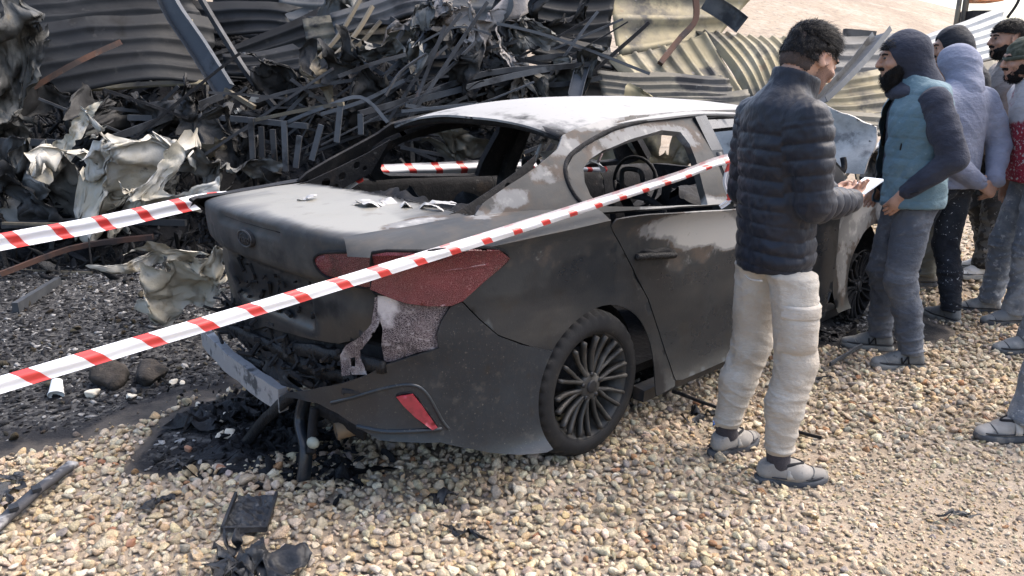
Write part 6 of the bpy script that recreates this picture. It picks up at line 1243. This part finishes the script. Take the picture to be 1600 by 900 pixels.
bar('metal_bar', [(820, 92, 8.3), (870, 84, 8.4), (925, 85, 8.4), (935, 95, 8.3)], .05, .04, m_beam, 'dark bar with a hooked end above the car roof')
bar('metal_bar', [(1082, -10, 9.0), (1083, 32, 8.9), (1060, 60, 8.8), (1030, 98, 8.6)], .06, .05, m_beamr, 'brown kinked bar hanging across the yellowish sheets')
bar('metal_bar', [(1100, 0, 9.2), (1135, 22, 9.1), (1158, 40, 9.0)], .20, .05, m_cor_grey, 'short wide grey plate jutting out at the top centre', kind='C')
bar('metal_bar', [(1375, 48, 8.8), (1340, 92, 8.4), (1300, 135, 8.0), (1275, 158, 7.8)], .20, .06, m_beamg, 'wide grey channel leaning between the first man and the bearded man', kind='C', up=(1, -.5, .6))
bar('metal_bar', [(1318, 50, 9.4), (1365, 54, 9.5)], .09, .05, m_beam, 'short black bar lying on the slope behind the leaning channel')
# bent rods rising like a ladder
for k, (p, q, r) in enumerate([((566, -10, 8.4), (535, 45, 8.2), (500, 88, 8.0)), ((582, 12, 8.3), (552, 60, 8.1), (515, 98, 7.9)), ((595, 32, 8.2), (570, 62, 8.1), (545, 85, 8.0)), ((635, 42, 8.3), (605, 85, 8.1), (575, 112, 7.9)), ((680, 28, 8.3), (645, 75, 8.1), (600, 122, 7.8)), ((666, 70, 8.2), (650, 102, 8.0), (618, 128, 7.8))]):
    bar('bent_rod', [p, q, r], .035, .035, m_tan if k < 3 else m_beamg, ['leftmost', 'second', 'third', 'fourth', 'fifth', 'rightmost'][k]+' rod from the left in the ladder-like frame above the rear window', 'rods of the bent frame above the rear window', cat='steel rod', seed=k)
for k, (p, q) in enumerate([((552, 35, 8.3), (640, 40, 8.3)), ((540, 62, 8.2), (625, 78, 8.2)), ((572, 80, 8.1), (640, 108, 8.0)), ((560, 96, 8.0), (620, 130, 7.9)), ((610, 28, 8.3), (655, 55, 8.2))]):
    bar('bent_rod', [p, q], .04, .02, m_beam, 'flat rung of the bent ladder-like frame above the rear window', 'rungs of the bent frame above the rear window', cat='steel rod', seed=20+k)
bar('bent_rod', [(512, 112, 7.8), (560, 110, 7.8), (600, 128, 7.7), (650, 137, 7.6)], .05, .04, m_beam, 'thick dark rod sagging under the ladder-like frame', cat='steel rod')
# upright stubs left of the rear window (a burnt trolley or rack)
for k, (x0, y0, x1, y1, y) in enumerate([(443, 190, 445, 268, 6.7), (468, 212, 462, 262, 6.7), (502, 195, 487, 250, 6.6), (532, 165, 526, 222, 6.6), (563, 178, 564, 210, 6.7), (392, 185, 396, 262, 6.8), (408, 198, 410, 246, 6.9), (426, 202, 430, 262, 6.9)]):
    bar('rack_post', [(x0, y0, y), (x1, y1, y)], .045, .03, m_beamg if k < 5 else m_beam, ['upright flat bar of the burnt rack, '+w_ for w_ in ('fourth from its left end', 'fifth from its left end', 'sixth from its left end', 'second from its right end', 'rightmost of all', 'leftmost of all', 'second from its left end', 'third from its left end')][k], 'uprights of the burnt rack', cat='steel bar', wave=.006, seed=k, up=(1, 0, 0))
bar('rack_rail', [(396, 190, 6.85), (450, 180, 6.75), (505, 168, 6.65), (535, 162, 6.6)], .03, .03, m_tan, 'pale rail along the top of the burnt rack', cat='steel bar')
bar('rack_rail', [(440, 198, 6.75), (500, 172, 6.65), (560, 152, 6.7), (605, 190, 6.7)], .03, .03, m_beamg, 'blue-grey rail bent over the burnt rack', cat='steel bar')
# ---- tangle of thin bars: nobody can tell these apart one from another
def tangle(n, x0, x1, y0, y1, d0, d1, l0, l1, ang, label, group, m, seed, w=(.012, .036)):
    g = np.random.default_rng(seed)
    for k in range(n):
        x, y, d = g.uniform(x0, x1), g.uniform(y0, y1), g.uniform(d0, d1); a = g.normal(ang, .5); l = g.uniform(l0, l1); dx, dy = math.cos(a)*l/2, -math.sin(a)*l/2; bd = g.normal(0, 8, 2)
        bar('thin_bar', [(x-dx, y-dy, d-.12), (x+bd[0], y+bd[1], d), (x+dx, y+dy, d+.12)], g.uniform(*w), g.uniform(*w), m[g.integers(0, len(m))], label, group, cat='steel bar', seed=k+seed)
tangle(30, 470, 760, 100, 200, 7.1, 8.0, 90, 280, .4, 'thin charred bar tangled in the heap behind the rear window', 'charred bars tangled behind the rear window', [m_beam, m_beamg, m_beam], 61)
tangle(20, 150, 440, 150, 240, 6.9, 7.9, 100, 300, .15, 'thin black bar tangled in the heap at the left', 'black bars tangled in the left heap', [m_beam, m_beam, m_char], 62)
tangle(16, 650, 930, 60, 150, 7.9, 8.6, 100, 280, .45, 'thin scorched bar above the car roof among torn sheets', 'scorched bars above the car roof', [m_beam, m_beamg, m_char], 63)
tangle(12, 600, 870, 190, 300, 6.6, 7.6, 60, 180, .1, 'charred bar seen through the car windows', 'charred bars seen through the car', [m_beam, m_char, m_tan], 64)
tangle(10, 1290, 1400, 215, 300, 6.4, 7.2, 30, 90, .6, 'thin pale bar lying beyond the raised hood', 'pale bars beyond the hood', [m_tan, m_gal], 65)
# ---- crumpled sheets
cp = 'crumpled_sheet'
crump(cp, 12, 145, 7.2, .62, 1.15, (.5, .2, .2), m_sheetg, 'tall crumpled grey sheet standing at the left edge of the photo', 71, .13)
crump(cp, 10, 75, 7.6, .42, .75, (.9, .3, -.3), m_sheetg, 'pale torn sheet end above the tall crumpled one at the left edge', 72, .10)
crump(cp, 75, 285, 6.7, .95, .62, (.2, .5, .05), m_sheetg, 'rounded crumpled grey panel low at the left', 73, .12)
crump(cp, 25, 300, 6.5, .5, .45, (-.3, .5, .2), m_sheetd, 'dark dented panel in front of the rounded grey one', 74, .08)
crump(cp, 182, 262, 6.55, .46, .66, (.3, .55, .75), m_cream, 'bright cream crumpled sheet standing out at the left', 75, .10, 10)
crump(cp, 115, 218, 6.8, .22, .55, (.2, .2, .75), m_cream, 'narrow cream sheet end pointing up left', 76, .05)
crump(cp, 240, 295, 6.35, .30, .55, (.2, .4, .9), m_cream, 'cream strip folding down towards the far tape', 77, .08)
crump(cp, 310, 235, 7.0, .38, .20, (.3, .7, -.5), m_tan, 'tan scorched plate lying tilted on the left heap', 78, .03)
crump(cp, 355, 272, 6.6, .62, .28, (.0, .7, .05), m_sheetg, 'pale grey crumpled sheet just left of the trunk', 79, .06)
crump(cp, 250, 262, 6.9, .35, .28, (.3, .6, .0), m_sheetg, 'grey crumpled fragment behind the cream sheet', 80, .07)
crump(cp, 262, 402, 5.1, .55, .26, (.3, .7, .1), m_cream, 'folded yellowish panel on the ground left of the trunk', 81, .05)
crump(cp, 285, 442, 4.7, .50, .38, (.5, .45, -.6), m_cream, 'bent cream panel leaning against the trunk corner', 82, .06)
crump(cp, 248, 450, 4.95, .20, .34, (.9, .3, .2), m_sheetg, 'grey folded fin of metal in front of the tan panel', 83, .05)
crump(cp, 520, 145, 7.6, .22, .55, (.2, .5, -.6), m_tan, 'brownish plate tilted beside the burnt rack', 84, .04)
crump(cp, 755, 48, 8.2, .55, .70, (.2, .3, .2), m_pink, 'pinkish-grey limp sheet hanging above the car roof', 85, .12)
crump(cp, 690, 20, 8.4, .45, .35, (-.3, .4, .1), m_pink, 'torn whitish insulation at the top of the wreck', 86, .12)
crump(cp, 820, 60, 8.3, .30, .42, (.4, .2, -.4), m_sheetg, 'curled grey flap beside the hanging pinkish sheet', 87, .09)
crump(cp, 660, 38, 8.3, .25, .30, (.2, .1, .1), m_sheetg, 'small dull flap left of the hanging pinkish sheet', 88, .07)
crump(cp, 805, 108, 8.0, .14, .42, (.3, .1, -.25), m_pink, 'narrow ragged strip hanging down to the roof', 89, .05)
crump(cp, 770, 112, 8.1, .35, .35, (.2, .3, .3), m_sheetd, 'black torn sheet behind the ragged strip', 90, .09)
crump(cp, 720, 100, 8.3, .5, .6, (.0, .4, .5), m_sheetd, 'black buckled sheet under the hanging pinkish one', 91, .12)
crump(cp, 800, 260, 6.3, .30, .55, (.1, .1, .1), m_tan, 'tan scorched panel seen through the far window opening', 92, .05)
crump(cp, 720, 225, 7.2, .8, .30, (.1, .3, .05), m_cor_mix, 'yellowish torn sheet seen through the rear window', 93, .07)
crump(cp, 1030, 225, 7.2, .8, .5, (.1, .2, .0), m_cor_yel, 'yellow sheet seen through the rear door window', 94, .06)
crump(cp, 1375, 265, 6.6, .35, .3, (.2, .6, .2), m_sheetg, 'pale torn metal beyond the raised hood', 95, .07)
g7 = np.random.default_rng(77)
for k, (x, y, d, w, h, mm, lab) in enumerate([(560, 128, 7.5, .75, .4, m_sheetd, 'black buckled plate low behind the rear window'), (640, 110, 7.9, .7, .45, m_sheetg, 'dull buckled plate among the rods behind the rear window'), (455, 120, 8.0, .6, .5, m_sheetd, 'black folded sheet right of the broad fallen beam'), (380, 220, 7.1, .7, .35, m_sheetd, 'black folded sheet behind the burnt rack'), (270, 175, 7.5, .8, .35, m_sheetd, 'sooty plate under the lower black sheets'), (130, 185, 7.4, .7, .4, m_sheetd, 'sooty folded sheet left of the cream one'), (880, 130, 8.2, .7, .35, m_sheetg, 'grey folded plate just behind the roof centre'), (700, 140, 7.7, .8, .3, m_sheetd, 'black folded plate touching the roofline'), (560, 30, 8.9, .8, .35, m_sheetg, 'grey torn sheet at the top of the ladder-like frame'), (850, 25, 8.9, .7, .5, m_sheetd, 'black torn sheet right of the hanging pinkish one')]):
    crump(cp, x, y, d, w, h, (g7.normal(0, .4), .5+g7.normal(0, .2), g7.normal(0, .4)), mm, lab, 170+k, .10, 8)
# pale scraps standing in for flakes of daylight through holes in the shed wall
for k, (x, y, d, w, h) in enumerate([(398, 150, 7.3, .10, .07), (148, 205, 7.0, .16, .04), (145, 214, 6.95, .07, .03), (372, 172, 7.3, .05, .03), (360, 160, 7.3, .04, .03)]):
    crump('daylight_scrap', x, y, d, w, h, (.3, .5, -.5), m_cream, 'small pale scrap standing for daylight among the black bars at the left', 100+k, .006, cat='scrap', group='daylight scraps in the left heap', n=(10, 8), edge=.2)
# ================================================================== TAPES
def tape_mat(name, spacing, duty, faded=.0):
    m = bpy.data.materials.new(name); m.use_nodes = True; N = m.node_tree.nodes; L = m.node_tree.links; b = N['Principled BSDF']
    at = N.new('ShaderNodeAttribute'); at.attribute_name = 'run'
    x = N.new('ShaderNodeMath'); x.operation = 'DIVIDE'; x.inputs[1].default_value = spacing; L.new(at.outputs['Fac'], x.inputs[0])
    fr = N.new('ShaderNodeMath'); fr.operation = 'FRACT'; L.new(x.outputs[0], fr.inputs[0]); lt = N.new('ShaderNodeMath'); lt.operation = 'LESS_THAN'; lt.inputs[1].default_value = duty; L.new(fr.outputs[0], lt.inputs[0])
    mx = N.new('ShaderNodeMix'); mx.data_type = 'RGBA'; L.new(lt.outputs[0], mx.inputs[0]); mx.inputs[6].default_value = (.60, .60, .62, 1); mx.inputs[7].default_value = (.50, .045, .04, 1)
    fa = N.new('ShaderNodeAttribute'); fa.attribute_name = 'fade'; m2 = N.new('ShaderNodeMix'); m2.data_type = 'RGBA'; L.new(fa.outputs['Fac'], m2.inputs[0]); L.new(mx.outputs[2], m2.inputs[6]); m2.inputs[7].default_value = (.62, .56, .56, 1)
    L.new(m2.outputs[2], b.inputs['Base Color']); b.inputs['Roughness'].default_value = .35
    b.inputs['Transmission Weight'].default_value = 0.0; b.inputs['Subsurface Weight'].default_value = 0.0
    return m
def tape(pts, w, m, label, up=(0, 0, 1), twist=None, n=14, fold=True, seed=0, skew=.6, fade=0.0):
    P = cr(np.array(pts, float), n); T_, A, B = frames(P, up); run = np.concatenate([[0], np.cumsum(np.linalg.norm(np.diff(P, axis=0), axis=1))])
    k = len(P); tw = np.interp(np.linspace(0, 1, k), np.linspace(0, 1, len(twist)), twist) if twist is not None else np.zeros(k); cs_ = 9; V = []; rr = []; fd = []
    for i in range(k):
        a = A[i]*math.cos(tw[i])+B[i]*math.sin(tw[i]); nrm = np.cross(T_[i], a)
        for j in range(cs_):
            v = j/(cs_-1)-.5; V.append(P[i]+a*v*w+nrm*(.012*math.sin(v*7+run[i]*.9+seed)*(1 if fold else .3)*w/.07+.0015*math.sin(run[i]*23+v*9))); rr.append(run[i]+skew*v*w); fd.append(fade*sm(.30, .5, i/k)*(1 if v > .05 else 0))
    a = (np.arange(k-1)[:, None]*cs_+np.arange(cs_-1)[None]).ravel(); f = np.stack([a, a+1, a+cs_+1, a+cs_], 1); V = np.array(V); c = V.mean(0)
    o = mk('barrier_tape', V-c, f, m, None, True, attrs={'run': rr, 'fade': fd}, loc=c); tag(o, label, 'barrier tape'); return o
m_tape = tape_mat('red_white_tape', .136, .29); m_tape2 = tape_mat('red_white_tape_far', .19, .27)
# near tape: from the lower left to the car's centre pillar
def wc(p): return np.array([CARX+p[0]*_ch-p[1]*_sh, CARY+p[0]*_sh+p[1]*_ch, p[2]])
t0 = D(-60, 619, 1.60); t1 = wc((.80, -1.0, 1.235)); mid = [t0+(t1-t0)*k+np.array([0, 0, -.012*math.sin(PI*k)]) for k in (-.33, 0, .14, .28, .43, .57, .71, .86, 1)]+[wc((1.35, -.99, 1.17)), wc((1.85, -.95, 1.06))]
tape(mid, .041, m_tape, 'red-and-white tape stretched across the near side of the burnt car', twist=[-.5, -.45, -.55, -.35, -.3, -.35, -.2], fade=.82, skew=.9)
t2 = wc((.78, -.985, 1.21))
tape([t2, t2+np.array([-.015, .0, -.08]), t2+np.array([.01, .0, -.16]), t2+np.array([-.03, .0, -.20])], .022, m_tape, 'loose red-and-white tape end hanging in the rear door window', up=(1, 0, 0), seed=3)
f0 = D(-50, 388, 3.3); f1 = D(330, 312, 4.05); i0 = D(588, 269, 4.40); i1 = D(800, 258, 5.08); fl = f0-(f1-f0)*.9
tape([fl, f0, f0+(f1-f0)*.5+[0, 0, -.008], f1, f1*.67+i0*.33+[0, 0, -.05], f1*.33+i0*.67+[0, 0, -.07], i0-(i1-i0)*.12+[0, 0, -.02], i0, (i0+i1)/2, i1, i1+(i1-i0)*.9+[0, 0, -.05]], .078, m_tape2, 'red-and-white tape coming in from the left and running along the far side of the car', twist=[-.25, -.3, -.2, -.1, 0, .1, .0], seed=5)
# ================================================================== SMALL THINGS ON THE GROUND
def place(o, px, py, label, cat, rz=0, dz=0.0, group=None, tilt=(0, 0)):
    p = G(px, py); o.location = (p[0], p[1], float(gz(p[0], p[1]))+dz); o.rotation_euler = (tilt[0], tilt[1], rz); tag(o, label, cat, group); return o
m_burntp = mat('burnt_black_plastic', (.020, .021, .024), .5, layers=[dict(col=(.05, .052, .055), scale=9, lo=.5, hi=.68), dict(col=(.16, .16, .16), scale=22, lo=.62, hi=.74, amt=.6)], bumps=[(30, .5, .01), (90, .3, .004)])
# charred plate with a mesh of ribs
e = empty('charred_plate'); place(e, 394, 828, 'rectangular charred ribbed plate lying on the gravel', 'burnt plate', .12, .045, tilt=(.05, .06))
P, f = crumple(.15, .225, 44, 60, 5, .007, 16, 1, .05); mk('plate', P, f, m_burntp, e); mb = MB()
mb.box((-.073, 0, .008), (.010, .22, .02)); mb.build('edge_rib', m_burntp, e); MB().box((.073, 0, .008), (.010, .22, .02)).build('edge_rib', m_burntp, e); MB().box((0, -.108, .008), (.15, .010, .02)).build('edge_rib', m_burntp, e)
for k in range(0): MB().box((0, -.07+.04*k, .006), (.13, .006, .014), rotm(.15*math.sin(k*3))).build('cross_rib', m_burntp, e)
# twisted plastic at the bottom edge
e = empty('melted_debris'); place(e, 398, 905, 'twisted lump of black melted plastic at the bottom edge', 'burnt plastic', .2, .03)
for k, (x, y, w, h, rz, sd_) in enumerate([(-.03, .02, .09, .17, .5, 1), (.06, -.02, .16, .09, -.3, 2), (-.05, -.02, .06, .14, .9, 3)]):
    P, f = crumple(w, h, 20, 20, 200+k, .03, 6, 1, .3); mk('fold', (P @ rotm(rz, .3, .2*k).T+np.array([x, y, .03]))*np.array([1, 1, .8]), f, m_burntp, e)
# scorched trim strip at the left edge
e = empty('scorched_trim'); place(e, 45, 800, 'long scorched car trim strip lying at the left edge', 'car trim', 0, .04)
a0 = G(118, 742)-G(45, 800); a1 = G(-20, 862)-G(45, 800); L3 = [a1, a1*.5, a0*.1, a0*.6, a0]
V, Fc = sweep(cr(L3, 6), [(-.022, -.012), (-.022, .008), (.0, .016), (.022, .008), (.022, -.012)], up=(1, .6, 0)); V = np.array(V)+[0, 0, .01]; mk('strip', wob(V, .006, 12), Fc, mat('ashy_trim', (.05, .05, .055), .6, layers=[dict(col=(.35, .34, .33), scale=5, lo=.5, hi=.62), dict(col=(.02, .02, .022), scale=8, lo=.55, hi=.68)], bumps=[(50, .4, .006)]), e)
for t in (.3, .55): MB().box(a1*(1-t)+a0*t+np.array([0, 0, .035]), (.03, .04, .012), rotm(.7)).build('clip', m_burntp, e)
# foam cup by the near tape
e = empty('paper_cup'); place(e, 90, 616, 'small white paper cup tipped over beside charred rocks', 'cup', .5, .045, tilt=(R(128), .2))
V, Fc = tube([(0, 0, -.042), (0, 0, .038), (0, 0, .042)], [.026, .036, .038], 24, caps=False); m_cup = mat('white_paper', (.7, .7, .68), .7); mk('cup_wall', V, Fc, m_cup, e)
V, Fc = tube([(0, 0, -.040), (0, 0, -.036)], .0265, 24); mk('cup_base', V, Fc, m_cup, e); V, Fc = tube([(.037*math.cos(a), .037*math.sin(a), .042) for a in np.linspace(0, 2*PI, 25)], .003, 6); mk('cup_rim', V, Fc, m_cup, e)
# rocks
m_rock = mat('sooty_rock', (.045, .038, .032), .95, layers=[dict(col=(.012, .0115, .011), scale=5, lo=.42, hi=.58), dict(col=(.16, .125, .09), scale=9, lo=.60, hi=.7)], bumps=[(20, .7, .03), (70, .4, .008)])
m_rockp = mat('pale_rock', (.56, .50, .40), .95, layers=[dict(col=(.64, .59, .5), scale=6, lo=.45, hi=.65), dict(col=(.25, .21, .17), scale=9, lo=.6, hi=.72)], bumps=[(25, .6, .015)])
def rock(px, py, r, m, label, seed, group=None, flat=.7):
    v, f = stone_shape(seed, 3, flat); v = v+.06*Noise(seed).fbm(v, 2.0, 3)[:, None]*v; o = mk('rock', v*r, f, m, None, False); place(o, px, py, label, 'rock', seed*.7, r*.30, group)
rock(165, 596, .15, m_rock, 'large sooty rock behind the white paper cup', 501); rock(235, 592, .13, m_rock, 'dark sooty rock nearer the bumper than the one by the cup', 502); rock(145, 618, .05, m_rockp, 'pale crumbly rock at the foot of the two sooty rocks', 503); rock(205, 620, .03, m_rockp, 'small whitish stone right of the pale crumbly rock', 504)
for k, (x, y, r) in enumerate([(326, 662, .035), (332, 675, .026), (356, 662, .03), (345, 672, .028), (287, 673, .036), (302, 668, .034), (360, 690, .035), (345, 692, .03), (310, 640, .018), (358, 614, .022), (422, 634, .025), (270, 598, .03), (285, 600, .022)]):
    rock(x, y, r, m_rockp, 'pale stone lying on the soot below the rear bumper', 520+k, 'pale stones on the soot below the bumper')
for k, (x, y, r) in enumerate([(296, 712, .03), (160, 728, .025), (128, 733, .03), (345, 742, .03), (205, 856, .026), (176, 832, .022)]):
    rock(x, y, r, mat('brick_stone', (.26, .13, .08), .95, layers=[dict(col=(.36, .22, .15), scale=8, lo=.48, hi=.66)], bumps=[(25, .5, .015)]) if k == 0 else bpy.data.materials['brick_stone'], 'reddish stone among the pale gravel at the lower left', 560+k, 'reddish stones in the lower left gravel')
# puddle of melted plastic under the torn bumper
for k, (px, py, w, h, lab) in enumerate([(495, 735, .24, .16, 'glossy black melted plastic pooled under the hanging bumper trim'), (425, 700, .30, .16, 'wide black melted patch below the crash beam'), (360, 655, .22, .14, 'charred melted patch under the left of the crash beam')]):
    P, f = crumple(w, h, 44, 32, 600+k, .030, 9, 1, .6); P[:, 2] = np.maximum(P[:, 2], -.015); o = mk('melted_plastic', P, f, m_melt, None, False); place(o, px, py, lab, 'melted plastic', .5*k, .022)
g9 = np.random.default_rng(9); n = 520; qx = g9.normal(440, 62, n); qy = 690+(qx-440)*.32+g9.normal(0, 30, n); P = np.array([G(a_, b_) for a_, b_ in zip(qx, qy)]); s9 = .006+.022*g9.random(n)**2.5
scatter('charred_bits', np.stack([P[:, 0], P[:, 1], gz(P[:, 0], P[:, 1])+.012+s9*.5], 1), np.stack([g9.normal(0, .7, n), g9.normal(0, .7, n), g9.uniform(0, 6.3, n)], 1), np.stack([s9*1.3, s9, s9*.8], 1), np.array([[.008, .0085, .010]])*g9.uniform(.5, 2.2, (n, 1)), g9.integers(0, 10, n), c_sh, 'broken charred bits strewn under the torn bumper', 'rubble')
def scrap(px, py, w, h, rz, label, seed, m=None, amp=.01, name='plastic_scrap', cat='burnt plastic', dz=.035, group=None):
    P, f = crumple(w, h, 16, 12, seed, amp, 6, 1, .5); o = mk(name, P, f, m or m_burntp, None); place(o, px, py, label, cat, rz, dz, group); return o
scrap(285, 740, .09, .035, .9, 'small black fragment on the pale gravel left of the melted pool', 701); scrap(247, 800, .07, .04, .8, 'grey-black chip on the gravel between strip and ribbed plate', 702); scrap(690, 783, .11, .06, .1, 'jagged black flake alone below the rear wheel arch', 703, amp=.02); scrap(728, 840, .10, .03, -.3, 'thin black crumbs near the bottom middle', 704, amp=.015)
scrap(1100, 652, .10, .05, .2, 'crumpled black bag with a blue corner by the first man', 705, amp=.025); scrap(1118, 664, .03, .02, .2, 'tiny bright blue scrap beside the black bag', 706, mat('blue_scrap', (.02, .12, .45), .5), amp=.006)
scrap(1262, 597, .12, .06, .1, 'dark rag lying behind the first man on the gravel', 707, amp=.012); scrap(10, 780, .06, .10, .3, 'black triangular fragment at the left edge', 708, amp=.015); scrap(12, 755, .08, .05, .0, 'dull black sliver at the left edge above the trim strip', 709); scrap(1490, 820, .07, .02, .1, 'little dark chip at the lower right', 710); scrap(1300, 520, .3, .2, .2, 'charred lump beside the burnt front wheel', 711, m_char, .05, 'charred_lump', 'burnt lump')
scrap(640, 620, .05, .03, .1, 'ash flake under the car', 712) if False else None
def rod(p0, p1, w, m, label, dz=.04, cat='rod', mid=0.0):
    a, b = G(*p0), G(*p1); P = cr([a, (a+b)/2+np.array([0, 0, mid]), b], 6); c = P.mean(0); V, Fc = sweep(P-c, prof('box', w, w*.6)); o = mk('thin_rod', wob(np.array(V), .004, 10), Fc, m, None, False, loc=c+[0, 0, dz]); tag(o, label, cat)
rod((1050, 622), (1128, 652), .016, m_burntp, 'thin black strip beside the black bag'); rod((1228, 682), (1282, 697), .014, m_char, 'thin dark rod behind the first man\'s shoe'); rod((1296, 579), (1345, 550), .02, m_beamg, 'grey rod lying in front of the bearded man'); rod((1340, 545), (1388, 512), .018, m_tan, 'pale stick under the bearded man\'s shoes')
rod((30, 430), (145, 434), .02, m_tan, 'thin pale stick lying on the ash at the left'); rod((25, 490), (92, 448), .07, m_beamg, 'ash-covered plank stub on the burnt ground'); rod((178, 408), (194, 355), .03, m_tan, 'short tan strip standing behind the far tape', .0)
# orange machine far right
e = empty('site_machine', tuple(D(1532, 5, 14.0)*np.array([1, 1, 0])+np.array([0, 0, .4]))); tag(e, 'orange machine body far behind at the top right', 'machine')
m_or = mat('orange_paint', (.62, .22, .08), .6, layers=[dict(col=(.7, .34, .18), scale=2, lo=.45, hi=.65)])
zb = D(1532, 18, 14)[2]-.4; b_ = bmesh.new(); bmesh.ops.create_cube(b_, size=1); bmesh.ops.bevel(b_, geom=b_.edges[:], offset=.06, segments=2); me = bpy.data.meshes.new('cab'); b_.to_mesh(me); b_.free(); me.materials.append(m_or); o = bpy.data.objects.new('cab', me); COL.objects.link(o); o.parent = e; o.scale = (.42, .5, .6); o.location = (0.05, 0, zb+.45)
V, Fc = tube([(-.25, 0, zb-1.5), (-.25, 0, zb+.8)], .05, 10); mk('mast', V, Fc, m_tan, e); V, Fc = tube([(-.38, 0, zb-1.5), (-.36, 0, zb+.8)], .04, 10); mk('mast', V, Fc, m_tan, e); MB().box((0, 0, (zb-.4)/2), (.5, .5, zb+.4)).build('stand', m_char, e)
V, Fc = tube(cr([(.45, 0, zb+.9), (.62, 0, zb+.6), (.65, 0, zb+.2), (.5, 0, zb-.1)], 6), .025, 8); mk('hose', V, Fc, m_char, e)
